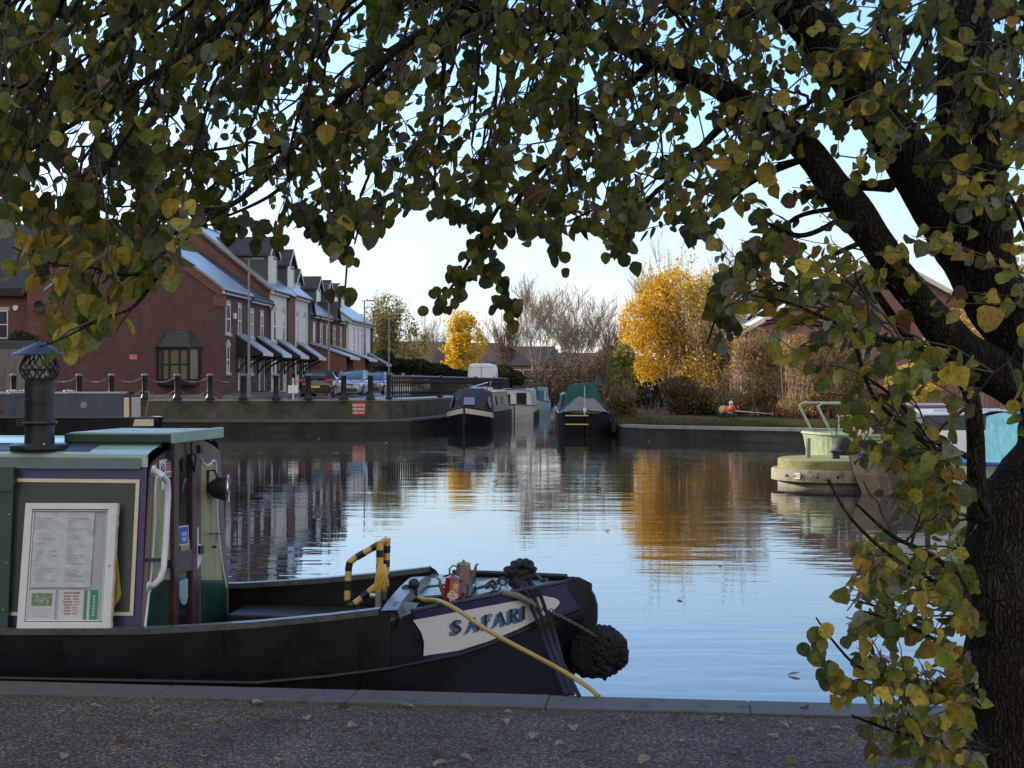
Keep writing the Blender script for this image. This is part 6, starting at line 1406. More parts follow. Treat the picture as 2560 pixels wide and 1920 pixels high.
# bow rope and knots
random.seed(11); mb = MB(); c = Bw(ts)
def coil(mb, c, r, n, th, tilt):
    rot = Matrix.Rotation(tilt, 3, 'Y') @ Matrix.Rotation(random.uniform(-.4,.4), 3, 'X')
    mb.tube([c+rot @ Vector((r*math.cos(q),r*math.sin(q),random.uniform(-.006,.006))) for q in [2*math.pi*k/n for k in range(n)]], th, 6, closed=True)
for k in range(9): coil(mb, c+Vector((random.uniform(-.02,.02),0,.0+.017*k)), random.uniform(.04,.07), 12, .019, random.uniform(-.6,.6))
for k in range(4): coil(mb, c+Vector((random.uniform(-.05,.05),-.02,.10+.012*k)), random.uniform(.03,.05), 10, .016, random.uniform(-1,1))
for k in range(8): coil(mb, c+Vector((.0+.012*k,-.05-.02*k,.03-.012*k)), random.uniform(.035,.055), 10, .018, random.uniform(.6,1.4))
k1 = mb
def twist(mb, pts, r, lay=.05):
    f_ = resample([Vector(p) for p in pts], .02); 
    for ph in (0, 2.1, 4.2):
        q = []
        for i, p in enumerate(f_):
            a = i*.02/lay*2*math.pi*.5+ph; q.append(p+Vector((math.cos(a)*r*.5, math.sin(a)*r*.5, 0)))
        mb.tube(q, r*.62, 5)
SW = lambda px,py,o: Bw(surf(px,py,o))
e1 = P(1432,1737,7.27); e2 = P(1447,1740,7.25)
twist(mb, [c+Vector((.02,-.04,.04)), SW(1322,1476,.03), SW(1334,1520,.04), SW(1350,1570,.07), P(1395,1650,7.7), e1], .0135)
twist(mb, [c+Vector((-.01,-.04,.04)), SW(1308,1480,.03), SW(1320,1520,.04), SW(1338,1575,.07), P(1385,1660,7.65), e1+Vector((-.03,0,0))], .0135)
twist(mb, [c+Vector((.06,-.04,.02)), SW(1340,1474,.03), SW(1350,1520,.05), SW(1364,1570,.08), P(1405,1655,7.75), e2], .0125)
rp = mb.build('mooring_rope', M['rope'], smooth=True); T(rp, 'black mooring rope knotted round the bow stud and running down to the quay', 'rope')
# hose
mb = MB(); hp = [P(1046,1494,8.3),P(1062,1500,8.25),P(1085,1501,8.15),P(1110,1508,8.0),P(1150,1530,7.82),P(1200,1565,7.68),P(1260,1600,7.55),P(1330,1637,7.45),P(1400,1675,7.36),P(1450,1705,7.3),P(1478,1725,7.27),P(1497,1742,7.22)]
def smooth_path(p, n=6):
    o = []
    for i in range(len(p)-1):
        a, b, c_, d = p[max(i-1,0)], p[i], p[i+1], p[min(i+2,len(p)-1)]
        for k in range(n):
            t = k/n; o.append(.5*((2*b)+(c_-a)*t+(2*a-5*b+4*c_-d)*t*t+(3*b-a-3*c_+d)*t**3))
    return o+[p[-1]]
mb.tube(smooth_path(hp), .0125, 9); T(mb.build('hose', M['hose'], smooth=True), 'yellow hose running from the bow deck down across the painted name', 'hose')
# chain to the fender
mb = MB(); cp = resample([SW(1362,1526,.02),SW(1395,1541,.03),SW(1440,1564,.03),P(1492,1592,8.5)], .022)
for k in range(len(cp)-1):
    a, b = cp[k], cp[k+1]; m_ = (a+b)/2; t_ = (b-a).normalized(); sd_ = Vector((0,1,0)) if k % 2 else t_.cross(Vector((0,1,0)))
    mb.tube([m_+t_*.018*math.cos(q)+sd_*.009*math.sin(q) for q in [2*math.pi*j/8 for j in range(8)]], .0035, 5, closed=True)
mb.tube([SW(1364,1530,.02),SW(1372,1520,.03),SW(1378,1534,.03)], .004, 5)
T(mb.build('chain', M['chainm']), 'thin rusty chain from the bow panel to the rope fender', 'chain')
# rope bow fender
random.seed(21); fc = P(1492,1632,8.62); mb = MB(); Yr = 8.62/F
def ell(a, b): return fc+Vector((0,0,0))
ax = (P(1550,1608,8.62)-P(1432,1668,8.62)).normalized(); e1_ = ax.cross(Vector((0,1,0))).normalized(); e2_ = Vector((0,1,0)); fc = P(1494,1634,8.62)
def fsurf(a, th, k=1.0):      # fat egg, narrower towards the stem
    wx = .165*math.cos(a); rr = .138*math.sin(a)*(1+.14*math.cos(a)); wb = 1+.22*mnoise.noise(Vector((math.cos(a)*1.6, math.sin(a)*math.cos(th)*1.6, math.sin(a)*math.sin(th)*1.6+5))); wx *= wb; rr *= wb; return fc+ax*wx*k+(e1_*math.cos(th)+e2_*math.sin(th))*rr*k
mb.grid([[fsurf(math.pi*(i+.01)/12.02, 2*math.pi*j/18, .93) for j in range(18)] for i in range(13)], closed=True)
for k in range(640):
    a_ = math.acos(random.uniform(-1,1)); th = random.uniform(0, 2*math.pi); p = fsurf(a_, th); q_ = fsurf(a_+.12, th+random.choice((.28,-.28,.15)))
    d_ = (q_-p).normalized(); nrm = (p-fc).normalized()
    mb.tube([p-d_*.03-nrm*.012, p-d_*.012+nrm*.009, p+d_*.012+nrm*.009, p+d_*.03-nrm*.012], .015, 5)
mb.tube([P(1505,1672,8.6),P(1511,1690,8.6),P(1512,1702,8.6)], [.03,.025,.01], 6)
T(mb.build('bow_fender', M['ropefender'], smooth=True), 'big black knotted rope fender hanging under the narrowboat bow', 'fender')
# coffee pots
M['potred'] = mat('red_enamel', (.20,.012,.015), .2, var=.15, coat=.4); M['potgrey'] = mat('faded_painted_tin', (.16,.10,.09), .4, var=.3, vs=20, stain=((.3,.27,.2), 25, .6, .08))
M['petal'] = mat('white_flower_paint', (.6,.55,.5), .4); M['orangep'] = mat('orange_flower_paint', (.55,.22,.08), .4); M['yellowp'] = mat('yellow_flower_paint', (.6,.45,.15), .4)
def pot(loc, h, w_, rz, label, m, dark, flowers, lean=0):
    r = E('coffee_pot', loc, rz, label, 'coffee pot'); b = w_/2
    mb = MB(); mb.lathe([(b*.92,0),(b,.01*h),(b*.99,h*.1),(b*.93,h*.4),(b*.78,h*.72),(b*.70,h*.82),(b*.74,h*.835)], 24); mb.build('body', M[m], r, smooth=True)
    mb = MB(); mb.lathe([(b*.76,h*.835),(b*.72,h*.88),(b*.35,h*.93),(b*.12,h*.94)], 20); mb.ball((0,0,h*.97), b*.15, 10, 6); mb.build('lid', M[dark], r, smooth=True)
    mb = MB(); mb.tube([(b*.85,0,h*.35),(b*1.25,0,h*.6),(b*1.35,0,h*.80),(b*1.6,0,h*.86)], [b*.3,b*.2,b*.13,b*.10], 10); mb.build('spout', M[m], r, smooth=True)
    mb = MB(); mb.tube([(-b*.72,0,h*.74),(-b*1.15,0,h*.80),(-b*1.55,0,h*.66),(-b*1.5,0,h*.4),(-b*1.1,0,h*.22),(-b*.9,0,h*.2)], .006, 8); mb.build('handle', M[dark], r, smooth=True)
    if flowers:
        random.seed(4); 
        for nm, mm_, cs in (('white_flower','petal',((-.25,.34),(.3,.32),(.0,.2))),('orange_flower','orangep',((.25,.5),)),('yellow_flower','yellowp',((-.05,.42),(.32,.62)))):
            mb = MB()
            for a, z in cs:
                for k in range(7):
                    q = 2*math.pi*k/7; aa = -R(90)+a*1.2+.17*math.cos(q)-rz; zz = (z+.06*math.sin(q))*h; rr = b*(1.0-.28*max(0,(zz/h-.1)))+.001
                    mb.ball((rr*math.cos(aa), rr*math.sin(aa), zz), .0075, 7, 4)
            mb.build(nm, M[mm_], r, smooth=True)
    return r
p = P(1132,1502,8.22); p.z = .322; pot(p, .185, .115, R(180), 'red enamel coffee pot painted with flowers on the boat foredeck', 'potred', 'potred', True)
p = P(1159,1458,8.75); p.z = .355; pot(p, .165, .115, R(-5), 'faded tin coffee pot with a tapered lid behind the red one', 'potgrey', 'brass', False)
# notice board leaning on the cabin side
cA = [(46.5,1573),(279,1573),(297,1260),(69,1259.5)]
q = [bl(*cA[0],.04), bl(*cA[1],.04), bl(*cA[2],.165), bl(*cA[3],.165)]
nb_ = E('notice_board', Bw(q[0]), -AL, 'white framed notice board leaning against the cabin side', 'notice board')
o0 = q[0]; U = (q[1]-q[0]); V_ = (q[3]-q[0]); Wd = U.length; Ht = V_.length; U.normalize(); Vn = V_.normalized(); N_ = U.cross(Vn).normalized()
if N_.y > 0: N_ = -N_
def nbp(u, v, w_=0): 
    sh = (q[2]-q[1])-(q[3]-q[0]); return U*u+Vn*v+sh*(u/Wd)*(v/Ht)+N_*w_
def nbox(mb, pts, w0, w1):
    n = len(pts); a = [nbp(x,y,w1) for x,y in pts]; b = [nbp(x,y,w0) for x,y in pts]
    mb.add(a+b, [tuple(range(n)), tuple(range(2*n-1,n-1,-1))]+[(i,(i+1)%n,n+(i+1)%n,n+i) for i in range(n)])
fw = .036
mb = MB(); nbox(mb, [(0,0),(Wd,0),(Wd-fw*1.4,fw*1.1),(fw*1.2,fw*1.1)], 0,.03); nbox(mb, [(0,Ht),(fw*1.2,Ht-fw),(Wd-fw*1.4,Ht-fw),(Wd,Ht)][::-1], 0,.03); nbox(mb, [(0,0),(fw*1.2,fw*1.1),(fw*1.2,Ht-fw),(0,Ht)], 0,.0295); nbox(mb, [(Wd,0),(Wd,Ht),(Wd-fw*1.4,Ht-fw),(Wd-fw*1.4,fw*1.1)], 0,.0295)
i0, i1, j0, j1 = fw*1.2+.004, Wd-fw*1.4-.004, fw*1.1+.004, Ht-fw-.004
for a, b, c_, d in ((i0,i1,j0,j0+.007),(i0,i1,j1-.007,j1),(i0,i0+.007,j0,j1),(i1-.007,i1,j0,j1)): nbox(mb, [(a,c_),(b,c_),(b,d),(a,d)], .0,.022)
mb.build('frame', M['white'], nb_, bev=.002)
M['paper'] = mat('damp_paper', (.40,.44,.48), .35, var=.05, vs=25, bump=.004, bs=14, coat=.3); M['boardback'] = mat('grey_backing', (.33,.38,.42), .5, var=.04)
mb = MB(); nbox(mb, [(i0,j0),(i1,j0),(i1,j1),(i0,j1)], -.004,.006); mb.build('backing', M['boardback'], nb_)
mb = MB(); random.seed(9); gw = (i1-i0)*.80; gh0 = j0+(j1-j0)*.30; rows = []
for a in range(25):
    r_ = []
    for b in range(18):
        x = i0+.01+gw*b/17; y = gh0+(j1-.012-gh0)*a/24
        r_.append(nbp(x, y, .012+.010*abs(mnoise.noise(Vector((x*11, y*7, 3))))+.006*mnoise.noise(Vector((x*40+y*30,y*22,7)))))
    rows.append(r_)
mb.grid(rows); mb.build('crumpled_sheet', M['paper'], nb_, smooth='all', fixn=False)
M['inkgrey'] = mat('faded_print', (.26,.29,.33), .5)
mb = MB()
for col in (0, 1):
    for k in range(26):
        if random.random() < .2: continue
        x = i0+.03+col*gw*.5; y = j1-.05-k*.0145
        if y < gh0+.03: break
        L_ = gw*.38*random.uniform(.4,1); nbox(mb, [(x,y),(x+L_,y+random.uniform(-.003,.003)),(x+L_,y+.002),(x,y+.002)], .0165,.0172)
mb.build('faded_lines', M['inkgrey'], nb_)
j = j0+.002; hh = (j1-j0)*.275
def leaflet(u0, u1, m, name, w_=.012): 
    mb = MB(); a = i0+.004+(i1-i0)*u0; b = i0+.004+(i1-i0)*u1; nbox(mb, [(a,j),(b,j),(b,j+hh),(a,j+hh)], w_-.003, w_); return mb.build(name, m, nb_), a, b
white2 = mat('white_paper', (.46,.50,.55), .5, var=.03)
lf, a, b = leaflet(0, .36, white2, 'photo_leaflet')
mb = MB(); nbox(mb, [(a+.02,j+hh*.48),(b-.02,j+hh*.48),(b-.02,j+hh*.9),(a+.02,j+hh*.9)], .012,.0125); mb.build('leaflet_picture', mat('green_photo_print', (.16,.24,.12), .5, var=.6, vs=45, stain=((.42,.45,.48), 22, .55, .06)), lf)
mb = MB(); nbox(mb, [(a+.035,j+hh*.6),(b-.05,j+hh*.70),(b-.045,j+hh*.76),(a+.04,j+hh*.67)], .0127,.0131); 
for k in range(4): nbox(mb, [(a+.02+.006*k,j+hh*(.38-.08*k)),(b-.02-.006*k,j+hh*(.38-.08*k)),(b-.02-.006*k,j+hh*(.395-.08*k)),(a+.02+.006*k,j+hh*(.395-.08*k))], .012,.0125)
mb.build('leaflet_lines', M['inkgrey'], lf)
lf, a, b = leaflet(.40, .735, mat('cream_paper', (.50,.52,.50), .5, var=.03), 'hours_sheet', .0125)
M['redink'] = mat('dark_red_ink', (.30,.06,.09), .6)
Mrot = Matrix((( U.x, Vn.x, N_.x, 0), (U.y, Vn.y, N_.y, 0), (U.z, Vn.z, N_.z, 0), (0,0,0,1)))
for k, s in enumerate(('OPENING TIMES','Monday - Closed','Tuesday - Closed','Wednesday - 9 to 3','Thursday - 9 to 3','Friday - 9 to 3','Saturday - 9 to 3','Sunday - 9 to 3')):
    pnt = nbp((a+b)/2, j+hh*(.90-.095*k), .0136)
    text('handwriting', s, .0135 if k else .0145, M['redink'], lf, Matrix.Translation(pnt) @ Mrot, .0002, bold=.0003, shear=.2, sx=.95)
lf, a, b = leaflet(.745, .91, mat('green_leaflet', (.02,.22,.14), .4, var=.1), 'rating_leaflet', .0122)
mb = MB(); mb_w = b-a
nbox(mb, [(a+mb_w*.22,j+.004),(a+mb_w*.42,j+.004),(a+mb_w*.42,j+hh-.004),(a+mb_w*.22,j+hh-.004)], .0122,.0127)
for k in range(7): nbox(mb, [(a+mb_w*.68,j+hh*(.16+.1*k)),(a+mb_w*.82,j+hh*(.16+.1*k)),(a+mb_w*.82,j+hh*(.22+.1*k)),(a+mb_w*.68,j+hh*(.22+.1*k))], .0122,.0127)
mb.build('leaflet_marks', white2, lf)
mb = MB(); mb.lathe([(.006,0),(.006,.004),(.003,.005)], 12, nbp(Wd-.022,Ht*.5,.031)+Vector((0,-.004,0)), axis='Y'); mb.build('frame_lock', M['silver'], nb_, smooth=True)
mb = MB(); random.seed(2)
for k in range(40):
    v = Ht*k/40; d = .004+.004*random.random(); nbox(mb, [(Wd-.001,v),(Wd+d,v),(Wd+d+.001,v+Ht/40),(Wd-.001,v+Ht/40)], .0,.024)
mb.build('peeling_edge', mat('yellowed_sealant', (.48,.44,.33), .7, var=.2, vs=30), nb_)
# yellow cloth tucked behind the board
q = [(283,1362),(290,1370),(296,1430),(302,1488),(300,1500),(290,1512),(286,1520),(280,1508),(277,1440)]
mb = MB(); a = [bl(x,y,.13+.012*math.sin(i*2)) for i,(x,y) in enumerate(q)]; a = [Bw(v) for v in a]; n = len(a)
mb.add(a+[v+Vector((0,.012,0)) for v in a], [tuple(range(n)), tuple(range(2*n-1,n-1,-1))]+[(i,(i+1)%n,n+(i+1)%n,n+i) for i in range(n)])
T(mb.build('cloth', mat('yellow_cloth', (.45,.33,.03), .8, var=.15, bump=.004, bs=30)), 'yellow cloth hanging behind the right edge of the white notice board', 'cloth')
# ------------------------------------------------------------------ foliage
M['leaf'] = leafmat('autumn_leaf', .52, .5, spots=(.05,.03,.012), vs=60, spec=.3)
M['farleaf'] = leafmat('distant_leaf', .35, .8, None, vs=3, spec=.15)
def leaf(mb, p, d, n, L_, w_, fold, curl, col):
    """an ovate leaf: base p, direction d, face normal n"""
    d = d.normalized(); s = d.cross(n).normalized(); n = s.cross(d).normalized()
    st = random.choice((((0,0),(.10,.34),(.32,.52),(.58,.50),(.82,.33),(1,0)),((0,0),(.12,.30),(.34,.50),(.58,.47),(.80,.30),(1,0)),((0,0),(.08,.36),(.30,.53),(.60,.54),(.86,.36),(1,0)))); mid = []; lf_ = []; rt = []
    for u, ww in st:
        c = p+d*(u*L_)-n*(curl*L_*u*u); mid.append(c)
        if 0 < u < 1:
            jit = 1+random.uniform(-.12,.12)
            lf_.append(c+s*(ww*w_*jit)+n*(fold*ww*w_)); rt.append(c-s*(ww*w_*jit)+n*(fold*ww*w_))
    b = len(mb.v); vs = mid+lf_+rt; mb.v += [tuple(v) for v in vs]; k = len(lf_)
    m = [b+i for i in range(6)]; l = [b+6+i for i in range(k)]; r = [b+6+k+i for i in range(k)]
    fs = [(m[0],m[1],l[0]),(m[0],r[0],m[1])]
    for i in range(k-1): fs += [(m[i+1],m[i+2],l[i+1],l[i]),(m[i+1],r[i],r[i+1],m[i+2])]
    fs += [(m[k],m[k+1],l[k-1]),(m[k],r[k-1],m[k+1])]
    mb.f += fs; mb.m += [0]*len(fs); mb.col += [(*col,1)]*len(vs)
def inpoly(x, y, poly):
    c = False; n = len(poly); j = n-1
    for i in range(n):
        if (poly[i][1] > y) != (poly[j][1] > y) and x < (poly[j][0]-poly[i][0])*(y-poly[i][1])/(poly[j][1]-poly[i][1])+poly[i][0]: c = not c
        j = i
    return c
def PX(v): return 1280+F*v.x/v.y, HZ-F*(v.z-EYE)/v.y
random.seed(101)
tree = E('tree', (P(2530,0,5).x, 5.0, -.02), 0, 'big leaning tree on the near towpath whose leafy boughs arch over the whole view', 'tree')
TO = Vector(tree.location)
nodes = []            # (pos, radius)
tr_mb = MB(); br_mb = MB(); tw_mb = MB()
def addlimb(mb, pts, n=14, store=True, ns=5, rough=0):
    pp = [P(x,y,Y) for x,y,Y,r in pts]; rr = [r/F*Y for x,y,Y,r in pts]
    sp_ = smooth_path(pp, ns); sr = []
    for i in range(len(rr)-1): sr += [rr[i]+(rr[i+1]-rr[i])*k/ns for k in range(ns)]
    sr.append(rr[-1])
    if rough: sr = [r*(1+rough*mnoise.noise(p*9)) for p, r in zip(sp_, sr)]
    mb.tube([p-TO for p in sp_], sr, n)
    if store: nodes.extend((p, r) for p, r in zip(sp_, sr))
# trunk, forked stems, the leaning limb
addlimb(tr_mb, [(2580,2150,5.0,150),(2545,1950,5.0,122),(2530,1750,5.0,112),(2515,1550,5.0,112),(2503,1380,5.0,108),(2550,1260,5.0,96),(2635,1120,5.02,88),(2625,980,5.05,86),(2550,830,5.05,90),(2460,700,5.05,92),(2420,590,5.05,86)], 18, rough=.22)
addlimb(tr_mb, [(2460,700,5.08,70),(2380,560,5.05,76),(2310,450,5.0,72),(2240,350,4.95,62),(2160,240,4.9,56),(2070,110,4.85,56),(1990,20,4.8,54),(1930,-80,4.75,50),(1820,-240,4.6,40),(1650,-380,4.4,30)], 14, rough=.15)
addlimb(tr_mb, [(2430,640,5.1,62),(2390,480,5.15,54),(2382,350,5.2,46),(2386,200,5.2,42),(2392,50,5.25,40),(2398,-120,5.3,36),(2380,-300,5.3,30)], 14, rough=.15)
addlimb(tr_mb, [(2500,760,5.0,66),(2480,620,4.95,54),(2478,480,4.95,44),(2462,330,4.95,36),(2448,200,4.9,30),(2452,60,4.9,28),(2470,-120,4.9,24)], 12, rough=.15)
addlimb(tr_mb, [(2560,980,5.0,60),(2475,925,4.95,56),(2390,860,4.9,48),(2310,770,4.85,42),(2240,680,4.8,40),(2180,590,4.8,42),(2120,510,4.85,46),(2080,460,4.9,40),(2030,390,4.95,36),(1960,320,5.0,33),(1870,260,5.05,28),(1760,205,5.1,25),(1640,150,5.15,22),(1480,90,5.2,19),(1280,40,5.2,17),(1050,-10,5.15,15),(800,-60,5.0,13),(560,-90,4.8,11),(300,-120,4.5,9),(0,-150,4.3,7)], 12, rough=.15)
addlimb(tr_mb, [(2085,492,4.85,14),(2045,488,4.8,13),(2002,488,4.8,12)], 8, False, rough=.3)
addlimb(tr_mb, [(2225,465,4.95,20),(2185,466,4.9,16),(2142,464,4.9,14)], 8, False, rough=.3)
addlimb(tr_mb, [(2450,1300,4.9,34),(2442,1200,4.88,24),(2438,1080,4.85,22),(2425,980,4.85,20),(2380,930,4.85,17),(2300,880,4.9,13),(2230,790,4.95,11),(2170,700,5.0,8)], 9)
tr_mb.build('trunk', M['bark'], tree, smooth='all')
# secondary boughs traced from the photograph
for pts in (
  [(1480,90,5.2,14),(1300,-10,5.3,12),(1133,43,5.3,12),(980,170,5.3,10),(860,300,5.2,9),(790,365,5.1,7),(690,480,5.0,5),(560,545,4.9,3)],
  [(1050,-10,5.0,12),(850,-60,4.6,11),(643,0,4.3,10),(440,150,4.1,8),(300,240,4.0,7),(120,350,3.9,5),(-20,430,3.8,3)],
  [(1280,40,5.0,13),(1120,60,4.6,11),(990,125,4.4,10),(855,250,4.2,9),(750,350,4.1,8),(640,470,4.0,7),(500,562,3.9,6),(400,640,3.85,5),(335,690,3.8,4),(240,672,3.75,3.4),(130,660,3.7,3),(30,618,3.65,2)],
  [(480,575,3.9,4),(390,700,3.8,4),(330,770,3.7,4),(250,800,3.65,3.5),(150,850,3.6,2.5),(100,868,3.6,2)],
  [(1640,150,5.1,14),(1540,240,5.3,11),(1450,330,5.5,9),(1340,430,5.7,8),(1260,500,5.8,6),(1200,600,5.8,5),(1150,690,5.8,4),(1090,765,5.8,2.5)],
  [(1340,430,5.7,6),(1262,560,5.8,5),(1225,640,5.9,4),(1252,710,5.9,3.4),(1282,780,5.9,2.5)],
  [(860,300,5.2,5),(862,420,5.2,4),(866,520,5.2,3.5),(868,640,5.2,3),(862,735,5.2,2.5)],
  [(1870,260,5.0,14),(1780,340,5.4,10),(1700,430,5.6,8),(1620,500,5.7,6),(1540,600,5.7,3)],
  [(2030,390,4.9,10),(1930,430,5.1,8),(1860,470,5.2,6),(1790,540,5.3,3)],
  [(2130,520,4.8,9),(2080,560,4.8,8),(2000,590,4.8,7),(1920,560,4.8,5)],
  [(2120,520,4.85,8),(1990,545,4.9,6),(1900,640,5.0,4.5),(1830,690,5.0,3.5),(1768,860,5.0,2.5)],
  [(2170,600,4.8,8),(2060,650,4.7,6),(1960,720,4.6,5),(1870,800,4.5,3)],
  [(2156,690,4.7,5),(2120,760,4.5,5),(2150,900,4.4,5),(2190,1000,4.3,5),(2286,1087,4.4,6),(2400,1180,4.6,7),(2470,1290,4.8,8)],
  [(2400,900,4.8,9),(2260,860,4.5,7),(2120,820,4.3,5),(1980,760,4.2,3.5),(1880,740,4.1,2.5)],
  [(2470,1560,4.9,9),(2380,1480,4.6,6),(2240,1400,4.3,5),(2130,1300,4.2,4),(2070,1200,4.2,3)],
  [(2450,1480,4.9,9),(2330,1390,4.5,6),(2230,1340,4.3,5),(2140,1260,4.2,3)],
  [(2480,1760,4.9,9),(2380,1720,4.6,6),(2260,1700,4.4,5),(2150,1670,4.3,4),(2080,1600,4.3,3),(2040,1545,4.3,2)],
  [(2440,1640,4.9,8),(2340,1600,4.6,5),(2260,1560,4.5,4),(2160,1530,4.4,3)],
  [(2500,1880,4.9,9),(2380,1860,4.5,6),(2240,1830,4.3,4.5),(2130,1790,4.2,3)],
  [(2440,1150,4.9,9),(2330,1100,4.6,6),(2240,1000,4.4,4),(2160,940,4.3,3)],
  [(1820,-240,4.6,20),(1500,-200,4.3,16),(1150,-170,4.1,13),(700,-160,3.9,10),(250,-90,3.8,7)],
  [(1990,20,4.8,16),(1800,40,5.0,12),(1650,0,5.4,10),(1450,-40,5.8,9),(1250,-60,6.0,8)],
  [(2392,50,5.25,14),(2300,60,5.0,10),(2180,120,4.8,8),(2060,220,4.7,6),(1960,330,4.6,4)],
  [(2386,200,5.2,12),(2500,120,5.0,9),(2600,40,4.9,6)],
  [(2478,480,4.9,10),(2530,400,4.8,7),(2600,360,4.8,5)],
  [(2470,420,4.9,8),(2540,520,4.7,6),(2580,640,4.7,4)],
): addlimb(br_mb, pts, 6, ns=6)
# region masks in picture columns/rows, used only to decide how far the crown droops
P1 = [(-60,-80),(2640,-80),(2640,330),(2500,430),(2380,330),(2300,380),(2150,420),(2060,430),(1960,390),(1900,420),(1840,470),(1800,580),(1740,600),(1640,580),(1600,560),(1540,630),(1450,580),(1380,600),(1300,590),(1260,530),(1200,530),(1130,590),(1080,550),(1040,495),(1000,530),(940,610),(880,640),(830,635),(760,560),(700,590),(640,550),(560,540),(500,580),(420,640),(330,700),(250,700),(150,600),(60,560),(-60,560)]
P2 = [(1760,700),(1790,650),(1880,610),(1990,640),(2060,580),(2130,610),(2190,720),(2300,860),(2400,960),(2420,1130),(2380,1280),(2250,1220),(2180,1150),(2130,1120),(2080,1010),(1990,900),(1890,880),(1830,800),(1765,850)]
P3 = [(2120,1090),(2240,1130),(2400,1180),(2420,1470),(2300,1500),(2180,1450),(2110,1540),(2120,1400),(2190,1300)]
P4 = [(2110,1440),(2200,1400),(2420,1470),(2460,1750),(2440,1930),(2180,1930),(2150,1780),(2060,1730),(2090,1600)]
P5 = [(2500,450),(2620,400),(2620,1120),(2545,1100),(2540,800)]
P6 = [(20,600),(120,640),(330,640),(420,610),(450,700),(350,820),(240,840),(150,890),(95,860),(200,770),(100,720),(30,680)]
P7 = [(1950,30),(2560,60),(2560,420),(2400,620),(2200,520),(2000,380)]
P8 = [(2120,480),(2300,560),(2420,800),(2300,800),(2180,640)]
P9 = [(1700,400),(1850,380),(2020,400),(2120,520),(2060,600),(1900,600),(1760,620)]
P0 = [(100,-430),(1400,-520),(2500,-560),(2700,-80),(-60,-80),(-100,-250)]
PL = [(-420,-250),(-60,-300),(-60,420),(-380,330)]
GAPS = [((2050,400),90,70),((1080,250),55,45),((880,140),45,60),((1330,390),80,40),((1290,440),60,40),((700,120),40,60),((90,170),50,30),((820,450),50,60),((250,390),50,40),((1600,430),50,50),((1900,80),30,30),((330,480),60,30),((640,370),30,60),((560,480),40,30),((110,455),60,40),((2250,150),40,60),((1960,150),40,40),((2330,300),30,50)]
def area(poly): return abs(sum(poly[i][0]*poly[(i+1)%len(poly)][1]-poly[(i+1)%len(poly)][0]*poly[i][1] for i in range(len(poly))))/2
def depth(x, y, reg):
    if reg == 'c':
        t = min(max(x/2560,0),1); lo = 3.5+1.4*t if t < .4 else 4.1; hi = 5.2+2.6*t if t < .5 else 6.4-.6*(t-.5)
        return lo+(hi-lo)*random.random()**1.1
    if reg == 'l': return random.uniform(3.55,3.95)
    return random.uniform(4.1,5.0)
def sample(poly, n, reg):
    xs = [p[0] for p in poly]; ys = [p[1] for p in poly]; out_ = []
    while len(out_) < n:
        x, y = random.uniform(min(xs),max(xs)), random.uniform(min(ys),max(ys))
        if not inpoly(x,y,poly): continue
        if reg == 'c':
            if any(((x-g[0])/a)**2+((y-g[1])/b)**2 < 1 for g,a,b in GAPS) and random.random() < .9: continue
            v = mnoise.noise(Vector((x/120,y/100,4)))
            if v < -.18 and random.random() < .8: continue
            if mnoise.noise(Vector((x/55,y/50,9))) < -.12 and random.random() < .7: continue
            if y < 60 and random.random() < .25: continue
        out_.append((P(x,y,depth(x,y,reg)), reg))
    return out_
def grow(targets, mb, r0, r1, n, maxlen, droop, keep=True, nseg=6):
    kd = KDTree(len(nodes))
    for i, (p, r) in enumerate(nodes): kd.insert(p, i)
    kd.balance(); new = []; paths = []
    for tg, reg in targets:
        q = tg+Vector((random.uniform(.0,.5)*maxlen, random.uniform(-.2,.2)*maxlen, random.uniform(.2,.7)*maxlen)) if reg == 'c' or reg == 'l' else tg+Vector((.5*maxlen,0,-.1*maxlen))
        co, i, dist = kd.find(q); d = tg-co
        if d.length > maxlen*2.2 or d.length < .04: continue
        m_ = co.lerp(tg,.5)+Vector((random.uniform(-.1,.1),random.uniform(-.1,.1),droop+random.uniform(-.05,.08)))*d.length
        pts = []
        for k in range(nseg+1):
            t = k/nseg; p = co*(1-t)**2+m_*2*t*(1-t)+tg*t*t
            if 0 < k < nseg: p += Vector((random.uniform(-1,1),random.uniform(-1,1),random.uniform(-1,1)))*d.length*.025
            pts.append(p)
        a = min(r0, nodes[i][1]*.8); rr = [a+(r1-a)*k/nseg for k in range(nseg+1)]
        mb.tube([p-TO for p in pts], rr, n, cap=False); paths.append((pts, reg))
        new += [(p, r) for p, r in zip(pts[1:], rr[1:])]
    if keep: nodes.extend(new)
    return paths
C1 = sample(P1, 130, 'c')+sample(P0, 70, 'c')+sample(PL, 16, 'c'); grow(C1, br_mb, .010, .004, 5, .9, .1, nseg=8)
C2 = sample(P1, 300, 'c')+sample(P0, 130, 'c')+sample(PL, 30, 'c')+sample(P2, 26, 'r')+sample(P3, 16, 'r')+sample(P4, 26, 'r')+sample(P5, 8, 'r')+sample(P6, 8, 'l'); grow(C2, tw_mb, .0055, .0025, 4, .45, .12)
C3 = sample(P1, 1500, 'c')+sample(P0, 560, 'c')+sample(PL, 130, 'c')+sample(P2, 105, 'r')+sample(P3, 60, 'r')+sample(P4, 108, 'r')+sample(P5, 26, 'r')+sample(P6, 34, 'l')+sample(P7, 45, 'r')+sample(P8, 12, 'r')+sample(P9, 24, 'r')
paths = grow(C3, tw_mb, .0028, .0014, 3, .26, .1, keep=False, nseg=5)
br_mb.build('branches', M['bark'], tree, smooth='all'); tw_mb.build('twigs', M['twig'], tree)
GREEN = [(.085,.105,.022),(.11,.13,.024),(.06,.085,.026),(.14,.16,.028),(.18,.18,.03),(.085,.10,.04),(.12,.125,.026),(.15,.16,.11)]
